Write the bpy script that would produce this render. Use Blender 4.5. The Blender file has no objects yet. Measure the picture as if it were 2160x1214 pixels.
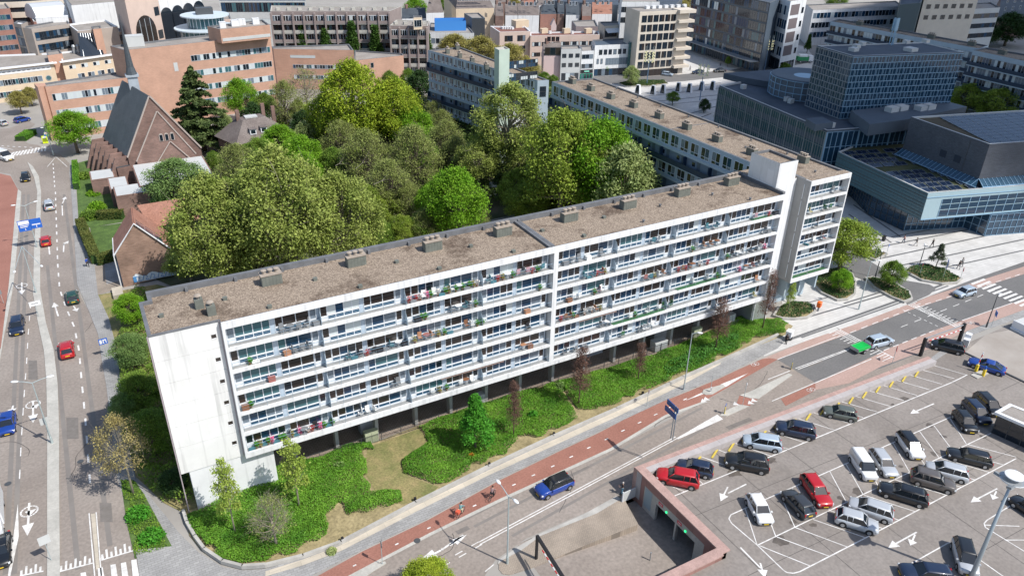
import bpy,math,random
import numpy as np
from mathutils import Vector,Matrix
R_=math.radians
random.seed(7);rng=np.random.default_rng(7)
SC=bpy.context.scene;COL=SC.collection

# ---------------------------------------------------------------- camera
CAMZ=60.0;FPX=1615.77;PITCH=0.49244244;ROLL=0.02101638;HEAD=0.51907539
cf=Vector((math.cos(PITCH)*math.sin(HEAD),math.cos(PITCH)*math.cos(HEAD),-math.sin(PITCH)))
rt=Vector((math.cos(HEAD),-math.sin(HEAD),0));up=rt.cross(cf)
CR=rt*math.cos(ROLL)+up*math.sin(ROLL);CU=-rt*math.sin(ROLL)+up*math.cos(ROLL)
cam_d=bpy.data.cameras.new('camera');cam=bpy.data.objects.new('camera',cam_d);COL.objects.link(cam)
cam_d.sensor_width=36;cam_d.lens=36*FPX/2160;cam_d.clip_start=1;cam_d.clip_end=3000
cam.matrix_world=Matrix(((CR.x,CU.x,-cf.x,0),(CR.y,CU.y,-cf.y,0),(CR.z,CU.z,-cf.z,CAMZ),(0,0,0,1)))
SC.camera=cam
# ---------------------------------------------------------------- sky, sun, exposure
SUN=Vector((.324,-.539,.777)).normalized()
w=bpy.data.worlds.new('World');SC.world=w;w.use_nodes=True
nt=w.node_tree;bg=nt.nodes['Background'];sk=nt.nodes.new('ShaderNodeTexSky')
sk.sky_type='NISHITA';sk.sun_disc=False;sk.sun_elevation=math.asin(SUN.z);sk.sun_rotation=math.atan2(SUN.x,SUN.y)
sk.altitude=50
nt.links.new(sk.outputs[0],bg.inputs[0]);bg.inputs[1].default_value=0.135
sd=bpy.data.lights.new('sun','SUN');so=bpy.data.objects.new('sun',sd);COL.objects.link(so)
sd.energy=4.5;sd.angle=R_(.5);sd.color=(1,.965,.915)
so.rotation_euler=SUN.to_track_quat('Z','Y').to_euler();so.location=(0,0,200)
SC.view_settings.view_transform='Standard';SC.view_settings.look='None'
SC.view_settings.gamma=1;SC.view_settings.exposure=0.2
SC.cycles.max_bounces=6;SC.cycles.transparent_max_bounces=8
SC.cycles.use_denoising=True

# ---------------------------------------------------------------- placing: photo pixel -> point on a horizontal plane
def ray(x,y):return cf+CR*((x-1080)/FPX)-CU*((y-607)/FPX)
def G(x,y,z=0.0):
    d=ray(x,y);t=(z-CAMZ)/d.z
    return Vector((d.x*t,d.y*t,z))
def deckz(X):return max(0.0,min(2.6,2.6*(98-X)/54))
def D(x,y):                                   # point on the sloping car park deck
    p=G(x,y,1.5)
    for _ in range(8):p=G(x,y,deckz(p.x))
    return p
def dist(P):return (Vector((0,0,CAMZ))-P).length

# ---------------------------------------------------------------- materials
MATS={}
def mat(name,col,rough=.8,var=.0,scale=1.0,spec=.5,metal=0,col2=None,bump=0,island=0,objrand=0,trans=0,coat=0,coord='Object',detail=4,emit=None,fine=None,streak=0):
    if name in MATS:return MATS[name]
    m=bpy.data.materials.new(name);m.use_nodes=True;MATS[name]=m
    n=m.node_tree.nodes;L=m.node_tree.links;b=n['Principled BSDF']
    b.inputs['Base Color'].default_value=(*col,1);b.inputs['Roughness'].default_value=rough
    b.inputs['Specular IOR Level'].default_value=spec;b.inputs['Metallic'].default_value=metal
    b.inputs['Coat Weight'].default_value=coat;b.inputs['Coat Roughness'].default_value=.05
    if emit:b.inputs['Emission Color'].default_value=(*col,1);b.inputs['Emission Strength'].default_value=emit
    cur=None
    tc=n.new('ShaderNodeTexCoord');src=tc.outputs['Object']
    if coord=='World':
        src=n.new('ShaderNodeNewGeometry').outputs['Position']
    if col2 or var:
        nz=n.new('ShaderNodeTexNoise');nz.inputs['Scale'].default_value=scale;nz.inputs['Detail'].default_value=detail;nz.inputs['Roughness'].default_value=.65
        L.new(src,nz.inputs['Vector'])
        rp=n.new('ShaderNodeValToRGB');rp.color_ramp.elements[0].position=.32;rp.color_ramp.elements[1].position=.68
        c2=col2 if col2 else tuple(min(1,c*(1+var)) for c in col)
        c1=col if col2 else tuple(c*(1-var) for c in col)
        rp.color_ramp.elements[0].color=(*c1,1);rp.color_ramp.elements[1].color=(*c2,1)
        L.new(nz.outputs['Fac'],rp.inputs[0]);cur=rp.outputs[0]
    if fine:                                       # (scale, amount): small speckle multiplied over the colour
        vz=n.new('ShaderNodeTexNoise');vz.inputs['Scale'].default_value=fine[0];vz.inputs['Detail'].default_value=2
        L.new(src,vz.inputs['Vector'])
        mr=n.new('ShaderNodeMapRange');mr.inputs['From Min'].default_value=.3;mr.inputs['From Max'].default_value=.7
        mr.inputs['To Min'].default_value=1-fine[1];mr.inputs['To Max'].default_value=1+fine[1]
        L.new(vz.outputs['Fac'],mr.inputs['Value'])
        mx=n.new('ShaderNodeMix');mx.data_type='RGBA';mx.blend_type='MULTIPLY';mx.inputs['Factor'].default_value=1
        if cur:L.new(cur,mx.inputs['A'])
        else:mx.inputs['A'].default_value=(*col,1)
        L.new(mr.outputs[0],mx.inputs['B']);cur=mx.outputs['Result']
    if streak:                                     # rain streaks running down a wall
        mp=n.new('ShaderNodeMapping');mp.inputs['Scale'].default_value=(1.6,1.6,.09);L.new(src,mp.inputs[0])
        vz=n.new('ShaderNodeTexNoise');vz.inputs['Scale'].default_value=1.3;vz.inputs['Detail'].default_value=5;L.new(mp.outputs[0],vz.inputs['Vector'])
        mr=n.new('ShaderNodeMapRange');mr.inputs['From Min'].default_value=.52;mr.inputs['From Max'].default_value=.72;mr.inputs['To Min'].default_value=1;mr.inputs['To Max'].default_value=1-streak*1.6
        L.new(vz.outputs['Fac'],mr.inputs['Value']);mx=n.new('ShaderNodeMix');mx.data_type='RGBA';mx.blend_type='MULTIPLY';mx.inputs['Factor'].default_value=1
        if cur:L.new(cur,mx.inputs['A'])
        else:mx.inputs['A'].default_value=(*col,1)
        L.new(mr.outputs[0],mx.inputs['B']);cur=mx.outputs['Result']
    def vary(cur,out,lo,hi):
        hs=n.new('ShaderNodeHueSaturation');m_=n.new('ShaderNodeMapRange')
        m_.inputs['To Min'].default_value=lo;m_.inputs['To Max'].default_value=hi
        L.new(out,m_.inputs['Value']);L.new(m_.outputs[0],hs.inputs['Value'])
        if cur:L.new(cur,hs.inputs['Color'])
        else:hs.inputs['Color'].default_value=(*col,1)
        return hs.outputs[0]
    if island:
        g_=n.new('ShaderNodeNewGeometry');cur=vary(cur,g_.outputs['Random Per Island'],1-island,1+island)
    if objrand:
        o_=n.new('ShaderNodeObjectInfo');cur=vary(cur,o_.outputs['Random'],1-objrand,1+objrand)
    if cur:L.new(cur,b.inputs['Base Color'])
    if bump:
        bz=n.new('ShaderNodeTexNoise');bz.inputs['Scale'].default_value=scale*6;L.new(src,bz.inputs['Vector'])
        bp=n.new('ShaderNodeBump');bp.inputs['Strength'].default_value=bump;bp.inputs['Distance'].default_value=.05
        L.new(bz.outputs['Fac'],bp.inputs['Height']);L.new(bp.outputs[0],b.inputs['Normal'])
    if trans:
        tr=n.new('ShaderNodeBsdfTranslucent');mxs=n.new('ShaderNodeMixShader');mxs.inputs[0].default_value=trans
        if cur:L.new(cur,tr.inputs[0])
        else:tr.inputs[0].default_value=(*col,1)
        out=n['Material Output'];L.new(b.outputs[0],mxs.inputs[1]);L.new(tr.outputs[0],mxs.inputs[2]);L.new(mxs.outputs[0],out.inputs[0])
    return m
def brickmat(name,c1,c2,mortar,sc=1.0,bw=.25,bh=.08,rough=.85,axis='wall',msize=.012,wvar=.15):
    if name in MATS:return MATS[name]
    m=bpy.data.materials.new(name);m.use_nodes=True;MATS[name]=m
    n=m.node_tree.nodes;L=m.node_tree.links;b=n['Principled BSDF'];b.inputs['Roughness'].default_value=rough
    pos=n.new('ShaderNodeNewGeometry').outputs['Position']
    sep=n.new('ShaderNodeSeparateXYZ');L.new(pos,sep.inputs[0])
    cmb=n.new('ShaderNodeCombineXYZ')
    if axis=='wall':
        ad=n.new('ShaderNodeMath');L.new(sep.outputs[0],ad.inputs[0]);L.new(sep.outputs[1],ad.inputs[1])
        L.new(ad.outputs[0],cmb.inputs[0]);L.new(sep.outputs[2],cmb.inputs[1])
    else:
        L.new(sep.outputs[0],cmb.inputs[0]);L.new(sep.outputs[1],cmb.inputs[1])
    bt=n.new('ShaderNodeTexBrick');L.new(cmb.outputs[0],bt.inputs['Vector'])
    bt.inputs['Scale'].default_value=sc;bt.inputs['Brick Width'].default_value=bw;bt.inputs['Row Height'].default_value=bh
    bt.inputs['Mortar Size'].default_value=msize;bt.inputs['Color1'].default_value=(*c1,1);bt.inputs['Color2'].default_value=(*c2,1);bt.inputs['Mortar'].default_value=(*mortar,1)
    nz=n.new('ShaderNodeTexNoise');nz.inputs['Scale'].default_value=.35;nz.inputs['Detail'].default_value=5;L.new(pos,nz.inputs['Vector'])
    mr=n.new('ShaderNodeMapRange');mr.inputs['From Min'].default_value=.3;mr.inputs['From Max'].default_value=.7;mr.inputs['To Min'].default_value=1-wvar;mr.inputs['To Max'].default_value=1+wvar
    L.new(nz.outputs[0],mr.inputs['Value'])
    mx=n.new('ShaderNodeMix');mx.data_type='RGBA';mx.blend_type='MULTIPLY';mx.inputs['Factor'].default_value=1
    L.new(bt.outputs['Color'],mx.inputs['A']);L.new(mr.outputs[0],mx.inputs['B']);L.new(mx.outputs['Result'],b.inputs['Base Color'])
    return m

ASPH=mat('asphalt_light',(.222,.188,.162),.9,col2=(.30,.26,.227),scale=.09,fine=(3,.14),coord='World',detail=8)
ASPHD=mat('asphalt_dark',(.125,.122,.12),.9,col2=(.165,.16,.155),scale=.12,fine=(4,.12),coord='World',detail=8)
DECK=mat('deck_asphalt',(.19,.167,.148),.9,col2=(.285,.255,.23),scale=.07,fine=(3,.12),coord='World',detail=9)
RED=mat('red_asphalt',(.26,.115,.085),.9,col2=(.33,.155,.115),scale=.15,fine=(5,.14),coord='World',detail=6)
REDP=mat('red_pale',(.42,.29,.25),.9,col2=(.36,.25,.21),scale=.2,fine=(4,.1),coord='World')
MARK=mat('road_paint',(.5,.48,.45),.7,col2=(.8,.79,.77),scale=1.2,coord='World',detail=6)
MARKW=mat('road_paint_worn',(.42,.40,.37),.7,col2=(.66,.65,.62),scale=1.2,coord='World')
PAVE=brickmat('paving_grey',(.27,.265,.26),(.33,.325,.315),(.2,.195,.185),1,.6,.3,axis='flat',msize=.02,wvar=.13)
PAVEL=brickmat('paving_light',(.50,.485,.46),(.56,.545,.52),(.4,.39,.37),1,1.2,.6,axis='flat',msize=.02,wvar=.1)
PAVEC=brickmat('paving_cream',(.46,.41,.33),(.52,.46,.37),(.36,.33,.27),1,2.0,.9,axis='flat',msize=.02,wvar=.12)
PAVEB=brickmat('paving_brown',(.30,.25,.20),(.35,.29,.23),(.2,.17,.14),1,.3,.15,axis='flat',msize=.02,wvar=.2)
PAVER=brickmat('paving_red',(.36,.22,.19),(.42,.27,.23),(.28,.18,.15),1,.4,.2,axis='flat',msize=.02,wvar=.15)
PAVET=brickmat('paving_terrace',(.30,.235,.19),(.36,.285,.235),(.19,.16,.13),1,.5,.25,axis='flat',msize=.035,wvar=.15)
KERB=mat('kerb_concrete',(.40,.385,.355),.9,var=.18,scale=.6,coord='World')
CONC=mat('concrete_pale',(.43,.415,.375),.9,var=.14,scale=.4,fine=(5,.08),coord='World')
SOILG=mat('urban_ground',(.27,.25,.225),.95,col2=(.36,.34,.31),scale=.06,coord='World',detail=6)
EARTH=mat('dry_earth',(.22,.18,.09),.95,col2=(.37,.30,.16),scale=.5,fine=(4,.2),coord='World')
GRASSG=mat('grass_green',(.045,.085,.018),.95,col2=(.10,.17,.035),scale=.6,fine=(6,.3),coord='World')
GRASSD=mat('grass_dry',(.13,.15,.045),.95,col2=(.30,.24,.11),scale=.35,fine=(5,.25),coord='World')
WHITE=mat('white_render',(.70,.705,.705),.8,var=.05,scale=.5,coord='World',streak=.14)
WHITEP=mat('white_paint',(.74,.75,.76),.5)
GABLE=mat('gable_render',(.68,.675,.65),.85,col2=(.76,.755,.735),scale=.35,coord='World',detail=8,streak=.16)
PALE=mat('pale_blue_grey_render',(.40,.48,.53),.8,var=.05,scale=.4,coord='World')
GREYW=mat('grey_concrete',(.33,.33,.33),.85,var=.12,scale=.5,coord='World')
DARKG=mat('dark_grey_metal',(.07,.075,.08),.5)
MIDG=mat('mid_grey_metal',(.22,.24,.255),.5)
STEEL=mat('galvanised_steel',(.42,.44,.45),.4,metal=.5)
BLACK=mat('black_plastic',(.015,.015,.017),.6)
GLASS=mat('window_glass',(.012,.02,.03),.08,spec=.9)
GLASSB=mat('window_glass_blue',(.015,.05,.10),.1,spec=.8)
GLASSC=mat('window_glass_curtain',(.16,.20,.24),.25,var=.25,scale=4,spec=.8)
GLASST=mat('window_glass_teal',(.05,.13,.15),.2,spec=.8)
GLASSW=mat('window_glass_brown',(.034,.027,.024),.15,spec=.8)
GLASSL=mat('window_blind_white',(.55,.6,.6),.4)
GLASSCAR=mat('car_glass',(.01,.014,.018),.04,spec=1.0)
def gravel():
    m=bpy.data.materials.new('roof_gravel');m.use_nodes=True;n=m.node_tree.nodes;L=m.node_tree.links;b=n['Principled BSDF'];b.inputs['Roughness'].default_value=.95
    pos=n.new('ShaderNodeNewGeometry').outputs['Position']
    v=n.new('ShaderNodeTexVoronoi');v.inputs['Scale'].default_value=9;L.new(pos,v.inputs['Vector'])
    r=n.new('ShaderNodeValToRGB');e=r.color_ramp.elements;e[0].position=0;e[0].color=(.16,.122,.09,1);e[1].position=1;e[1].color=(.40,.325,.25,1)
    q=e.new(.5);q.color=(.26,.205,.155,1)
    sp=n.new('ShaderNodeSeparateColor');L.new(v.outputs['Color'],sp.inputs[0]);L.new(sp.outputs[0],r.inputs[0])
    z=n.new('ShaderNodeTexNoise');z.inputs['Scale'].default_value=.22;z.inputs['Detail'].default_value=10;z.inputs['Roughness'].default_value=.72;L.new(pos,z.inputs['Vector'])
    r2=n.new('ShaderNodeValToRGB');e=r2.color_ramp.elements;e[0].position=.37;e[0].color=(.42,.37,.34,1);e[1].position=.49;e[1].color=(1.02,1.01,1.0,1)
    L.new(z.outputs[0],r2.inputs[0])
    mx=n.new('ShaderNodeMix');mx.data_type='RGBA';mx.blend_type='MULTIPLY';mx.inputs['Factor'].default_value=1
    L.new(r.outputs[0],mx.inputs['A']);L.new(r2.outputs[0],mx.inputs['B']);L.new(mx.outputs['Result'],b.inputs['Base Color'])
    bp=n.new('ShaderNodeBump');bp.inputs['Strength'].default_value=.6;bp.inputs['Distance'].default_value=.08;L.new(sp.outputs[0],bp.inputs['Height']);L.new(bp.outputs[0],b.inputs['Normal'])
    return m
GRAVEL=gravel()
ROOFF=mat('roof_felt',(.24,.215,.19),.9,col2=(.33,.30,.27),scale=.25,fine=(4,.12),coord='World',detail=6)
ROOFD=mat('roof_felt_dark',(.045,.062,.085),.8,col2=(.075,.095,.125),scale=.2,coord='World',detail=6)  # bluish: the blue light of the cloud shade is put into the colour
SLATE=mat('roof_slate',(.042,.052,.062),.55,col2=(.075,.088,.10),scale=.3,fine=(5,.2),coord='World',detail=7)
SLATEB=mat('roof_tile_brown',(.13,.105,.095),.8,col2=(.19,.16,.145),scale=.4,fine=(4,.2),coord='World')
TILER=mat('roof_tile_red',(.26,.12,.08),.85,col2=(.34,.17,.12),scale=.4,fine=(4,.2),coord='World')
LEAD=mat('lead_flashing',(.14,.145,.155),.7,var=.2,scale=1,coord='World')

# ---------------------------------------------------------------- mesh helper
class MB:
    def __init__(s):s.v=[];s.f=[];s.m=[]
    def face(s,pts,mi=0):
        k=len(s.v);s.v+=[tuple(p) for p in pts];s.f.append(tuple(range(k,k+len(pts))));s.m.append(mi)
    def box(s,x0,x1,y0,y1,z0,z1,mi=0,M=None):
        c=[(x0,y0,z0),(x1,y0,z0),(x1,y1,z0),(x0,y1,z0),(x0,y0,z1),(x1,y0,z1),(x1,y1,z1),(x0,y1,z1)]
        if M:c=[tuple(M @ Vector(p)) for p in c]
        k=len(s.v);s.v+=c
        for q in ((0,3,2,1),(4,5,6,7),(0,1,5,4),(1,2,6,5),(2,3,7,6),(3,0,4,7)):
            s.f.append(tuple(k+i for i in q));s.m.append(mi)
        return s
    def prism(s,poly,z0,z1,mi=0,top=True,bot=False,mt=None):
        n=len(poly);k=len(s.v)
        for z in (z0,z1):s.v+=[(p[0],p[1],z+(p[2] if len(p)>2 and False else 0)) for p in poly]
        for i in range(n):
            j=(i+1)%n;s.f.append((k+i,k+j,k+n+j,k+n+i));s.m.append(mi)
        if top:s.f.append(tuple(k+n+i for i in range(n)));s.m.append(mi if mt is None else mt)
        if bot:s.f.append(tuple(k+n-1-i for i in range(n)));s.m.append(mi)
        return s
    def tube(s,pts,rad,n=8,mi=0,cap=True):
        pts=[Vector(p) for p in pts]
        if not hasattr(rad,'__len__'):rad=[rad]*len(pts)
        k=len(s.v);a=None
        for i,p in enumerate(pts):
            d=(pts[min(i+1,len(pts)-1)]-pts[max(i-1,0)]).normalized()
            if a is None:a=d.orthogonal().normalized()
            a=(a-d*a.dot(d)).normalized();b=d.cross(a)
            for q in range(n):
                t=2*math.pi*q/n;s.v.append(tuple(p+(a*math.cos(t)+b*math.sin(t))*rad[i]))
        for i in range(len(pts)-1):
            for q in range(n):
                s.f.append((k+i*n+q,k+i*n+(q+1)%n,k+(i+1)*n+(q+1)%n,k+(i+1)*n+q));s.m.append(mi)
        if cap:
            s.f.append(tuple(k+n-1-q for q in range(n)));s.m.append(mi)
            e=k+(len(pts)-1)*n;s.f.append(tuple(e+q for q in range(n)));s.m.append(mi)
        return s
    def lathe(s,prof,n=12,mi=0,c=(0,0,0)):
        k=len(s.v)
        for r,z in prof:
            for q in range(n):
                t=2*math.pi*q/n;s.v.append((c[0]+r*math.cos(t),c[1]+r*math.sin(t),c[2]+z))
        for i in range(len(prof)-1):
            for q in range(n):s.f.append((k+i*n+q,k+i*n+(q+1)%n,k+(i+1)*n+(q+1)%n,k+(i+1)*n+q));s.m.append(mi)
        s.f.append(tuple(k+(len(prof)-1)*n+q for q in range(n)));s.m.append(mi)
        return s
    def loft(s,rings,mi=0,caps=True):
        n=len(rings[0]);k=len(s.v)
        for r in rings:s.v+=[tuple(p) for p in r]
        for i in range(len(rings)-1):
            for q in range(n):s.f.append((k+i*n+q,k+i*n+(q+1)%n,k+(i+1)*n+(q+1)%n,k+(i+1)*n+q));s.m.append(mi)
        if caps:
            s.f.append(tuple(k+n-1-q for q in range(n)));s.m.append(mi)
            s.f.append(tuple(k+(len(rings)-1)*n+q for q in range(n)));s.m.append(mi)
        return s
    def mesh(s,name,mats,org=None,smooth=False):
        me=bpy.data.meshes.new(name)
        v=s.v if org is None else [(p[0]-org[0],p[1]-org[1],p[2]-org[2]) for p in s.v]
        me.from_pydata(v,[],s.f)
        if not isinstance(mats,(list,tuple)):mats=[mats]
        for q in mats:me.materials.append(q)
        if len(mats)>1:me.polygons.foreach_set('material_index',s.m)
        if smooth:me.polygons.foreach_set('use_smooth',[True]*len(s.f))
        me.update();return me
    def build(s,name,mats,parent=None,world=False,smooth=False,loc=None):
        org=None
        if world:
            p=parent;org=Vector((0,0,0))
            while p is not None:org+=p.location;p=p.parent
            if parent is None and loc is not None:org=Vector(loc)
        return put(name,s.mesh(name,mats,org,smooth),parent,loc)
def put(name,me,parent=None,loc=None,rot=None,scale=None):
    o=bpy.data.objects.new(name,me);COL.objects.link(o);o.parent=parent
    if loc is not None:o.location=loc
    if rot is not None:o.rotation_euler=rot
    if scale is not None:o.scale=scale
    return o
def tag(o,label,cat,group=None):
    o['label']=label;o['category']=cat
    if group:o['group']=group
    return o
def thing(name,label,cat,loc=(0,0,0),rot=(0,0,0),group=None):
    o=bpy.data.objects.new(name,None);COL.objects.link(o);o.location=loc;o.rotation_euler=rot;o.empty_display_size=.3
    return tag(o,label,cat,group)
def struct(o,kind='structure'):o['kind']=kind;return o
def copytree(o,parent=None):
    c=o.copy();COL.objects.link(c);c.parent=parent
    for ch in o.children:copytree(ch,c)
    return c
def frame(p,q):                                # matrix: x along p->q, z up, origin p
    d=Vector((q[0]-p[0],q[1]-p[1],0));L=d.length;d/=L
    n=Vector((d.y,-d.x,0))
    return Matrix(((d.x,-n.x,0,p[0]),(d.y,-n.y,0,p[1]),(0,0,1,p[2] if len(p)>2 else 0),(0,0,0,1))),L
# ---------------------------------------------------------------- cloud that shades the theatre quarter
cl=MB()
prng=random.Random(3)
cpts=[Vector((136,158,0)),Vector((160,166,0)),Vector((225,178,0)),Vector((300,215,0)),Vector((520,300,0)),Vector((600,150,0)),G(2500,330,8),G(2300,470,4),G(2110,488,0),G(1915,486,0),G(1806,420,8),G(1700,330,12),G(1560,262,12)]
cw=[p+SUN*((420-p.z)/SUN.z) for p in cpts]
cc=sum(cw,Vector())/len(cw)
def ring(f,z):
    out=[]
    for i in range(len(cw)):
        a,b=cw[i],cw[(i+1)%len(cw)]
        for t in (0,.25,.5,.75):
            p=a.lerp(b,t);out.append(cc+(p-cc)*f*(1+prng.uniform(-.012,.012))+Vector((0,0,z+prng.uniform(-3,3)-p.z+420)))
    return out
cl.loft([[Vector((p.x,p.y,420)) for p in ring(.55,-4)],[Vector((p.x,p.y,424)) for p in ring(.9,0)],[Vector((p.x,p.y,432+prng.uniform(-3,3))) for p in ring(1.0,0)],
         [Vector((p.x,p.y,452+prng.uniform(-6,6))) for p in ring(.85,0)],[Vector((p.x,p.y,475+prng.uniform(-8,8))) for p in ring(.55,0)],[Vector((p.x,p.y,488)) for p in ring(.2,0)]])
struct(cl.build('cloud',mat('cloud_white',(.85,.86,.88),1,spec=0,trans=.45),smooth=True))
# ================================================================= GROUND
def sheet(name,px,z,m,kind='structure',fn=G,th=0):
    pts=[fn(*p) if fn is not G else G(p[0],p[1],0) for p in px]
    b=MB()
    if th:b.prism([(p.x,p.y) for p in pts],z-th,z)
    else:b.face([(p.x,p.y,p.z+z) for p in pts])
    me=b.mesh(name,m)
    import bmesh
    bm=bmesh.new();bm.from_mesh(me);bmesh.ops.triangulate(bm,faces=[f for f in bm.faces if len(f.verts)>4]);bmesh.ops.recalc_face_normals(bm,faces=bm.faces[:])
    if not th:
        for f in bm.faces:
            if f.normal.z<0:f.normal_flip()
    bm.to_mesh(me);bm.free()
    return struct(put(name,me),kind)
gb=MB();BX=1500
hx0,hx1,hy0,hy1=29.0,52.0,36.3,48.6
for x0,x1,y0,y1 in ((-BX,BX,hy1,BX),(-BX,BX,-300,hy0),(-BX,hx0,hy0,hy1),(hx1,BX,hy0,hy1)):
    gb.face([(x0,y0,0),(x1,y0,0),(x1,y1,0),(x0,y1,0)])
struct(gb.build('ground',SOILG))
# ramp into the garage
rb=MB();xs=[29,31,33,35,37,39,41,44,52];zs=[.01,-.06,-.2,-.38,-.55,-.7,-.8,-.85,-.85]
for i in range(8):rb.face([(xs[i],36.3,zs[i]),(xs[i+1],36.3,zs[i+1]),(xs[i+1],48.6,zs[i+1]),(xs[i],48.6,zs[i])])
struct(rb.build('ramp',ASPH))
# streets on the left
sheet('road',[(297,1232),(290,1180),(282,1143),(267,1093),(258,1043),(247,1010),(224,810),(217,772),(207,705),(187,655),(170,625),(163,600),(155,472),(150,405),(146,368),(147,345),(128,326),(100,318),(80,306),(60,303),(40,290),(75,262),(60,255),(20,270),(-40,275),(-160,300),(-160,362),(0,364),(22,367),(38,398),(33,440),(20,600),(2,730),(-120,900),(-120,1232)],.010,ASPH)
sheet('cycle_path',[(-100,362),(0,366),(22,371),(38,400),(33,440),(19,600),(2,735),(-100,920)],.020,RED)
sheet('pavement',[(38,400),(45,405),(41,470),(29,600),(8,715),(0,760),(-100,960),(-100,920),(2,735),(19,600),(33,440)],.10,CONC,th=.1)
sheet('median',[(58,342),(70,352),(82,372),(87,405),(85,530),(85,610),(97,680),(114,740),(122,810),(125,900),(125,1000),(127,1232),(100,1232),(100,900),(98,800),(93,740),(80,680),(70,620),(72,530),(79,405),(72,375),(64,357)],.12,CONC,th=.12)
sheet('pavement',[(150,400),(146,365),(150,335),(160,345),(160,405),(167,488),(200,562),(222,560),(232,600),(233,615),(207,622),(230,672),(247,738),(256,820),(262,900),(287,1010),(335,1070),(352,1090),(375,1120),(420,1165),(470,1196),(512,1203),(560,1200),(640,1175),(720,1148),(877,1065),(1030,990),(1167,926),(1300,868),(1440,797),(1560,740),(1640,705),(1660,716),(1640,735),(1513,797),(1440,827),(1187,945),(1053,1010),(903,1093),(763,1160),(660,1212),(640,1232),(297,1232),(290,1180),(285,1160),(363,1152),(303,1040),(283,1013),(255,1012),(247,1000),(224,810),(217,772),(207,705),(187,655),(163,600),(155,472)],.08,PAVE,th=.08)
sheet('cream_paving',[(560,1205),(640,1180),(720,1150),(877,1067),(1030,992),(1167,928),(1300,868),(1440,799),(1520,762),(1520,768),(1440,812),(1300,880),(1180,935),(1030,1003),(877,1080),(720,1162),(640,1192),(560,1216)],.095,PAVEC)
sheet('driveway',[(233,560),(262,605),(233,615),(207,622),(200,562)],.085,PAVEB)
sheet('hardstanding',[(225,600),(262,590),(245,545),(218,540)],.088,PAVE)
# front street
sheet('front_road',[(430,1360),(720,1232),(787,1190),(907,1127),(1053,1056),(1287,949),(1440,870),(1500,838),(1640,757),(1763,711),(1920,640),(2050,588),(2160,552),(2400,470),(2400,590),(2160,652),(2041,697),(1960,757),(1720,850),(1540,925),(1340,1010),(1312,1048),(1200,1095),(1110,1135),(1045,1180),(1010,1232),(960,1360)],.012,ASPH)
sheet('dark_road',[(1640,758),(1763,711),(1920,640),(2050,588),(2160,552),(2400,470),(2400,590),(2160,652),(2041,697),(1962,735),(1860,776),(1720,807)],.018,ASPHD)
sheet('cycle_path',[(430,1318),(670,1214),(763,1163),(903,1096),(1053,1013),(1187,948),(1260,914),(1362,861),(1455,824),(1513,800),(1560,778),(1607,757),(1632,752),(1640,758),(1484,846),(1403,875),(1287,945),(1053,1052),(907,1123),(787,1186),(700,1232),(430,1360)],.03,RED)
sheet('road_edge',[(430,1360),(700,1232),(787,1186),(907,1123),(1053,1052),(1287,945),(1403,875),(1484,846),(1487,849),(1405,880),(1290,950),(1055,1058),(909,1129),(789,1192),(720,1232),(450,1366)],.04,CONC)
sheet('pale_cycle_path',[(1607,757),(1717,712),(1907,645),(1925,640),(1960,625),(2050,597),(2160,562),(2400,480),(2400,494),(2160,578),(2050,612),(1920,654),(1793,703),(1640,758),(1625,755)],.032,REDP)
sheet('pale_cycle_path',[(1720,807),(1860,743),(1864,739),(1978,694),(2029,676),(2135,639),(2160,632),(2400,560),(2400,600),(2160,653),(2041,697),(1962,735),(1860,772),(1790,808),(1720,822)],.032,REDP)
sheet('red_patch',[(1647,841),(1700,817),(1722,806),(1722,822),(1700,834),(1657,856)],.03,RED)
sheet('red_patch',[(1550,860),(1560,834),(1575,838),(1598,842),(1582,855)],.03,RED)
sheet('pavement',[(1540,932),(1720,858),(1860,800),(1960,757),(2041,698),(2160,654),(2400,590),(2400,620),(2160,668),(2050,706),(2020,730),(1965,765),(1720,862),(1540,940)],.06,PAVE,th=.06)
sheet('island',[(1560,834),(1578,828),(1663,788),(1671,791),(1600,841),(1582,840)],.1,CONC,th=.1)
sheet('island',[(1518,877),(1525,869),(1560,853),(1580,857),(1533,878)],.1,CONC,th=.1)
sheet('island',[(1481,829),(1484,822),(1525,811),(1530,816),(1502,832),(1488,833)],.1,CONC,th=.1)
sheet('island',[(741,1214),(780,1195),(812,1184),(815,1188),(790,1203),(768,1218)],.1,CONC,th=.1)
sheet('island',[(1052,1200),(1052,1185),(1062,1180),(1100,1160),(1140,1130),(1260,1082),(1310,1052),(1318,1055),(1345,1103),(1345,1106),(1240,1148),(1120,1198),(1075,1212),(1060,1210)],.06,PAVEB,th=1.1)
sheet('kerb_strip',[(1050,1190),(1052,1180),(1100,1148),(1140,1125),(1230,1085),(1300,1046),(1310,1052),(1260,1082),(1140,1130),(1100,1160),(1062,1180)],.07,KERB,th=.07)
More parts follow.
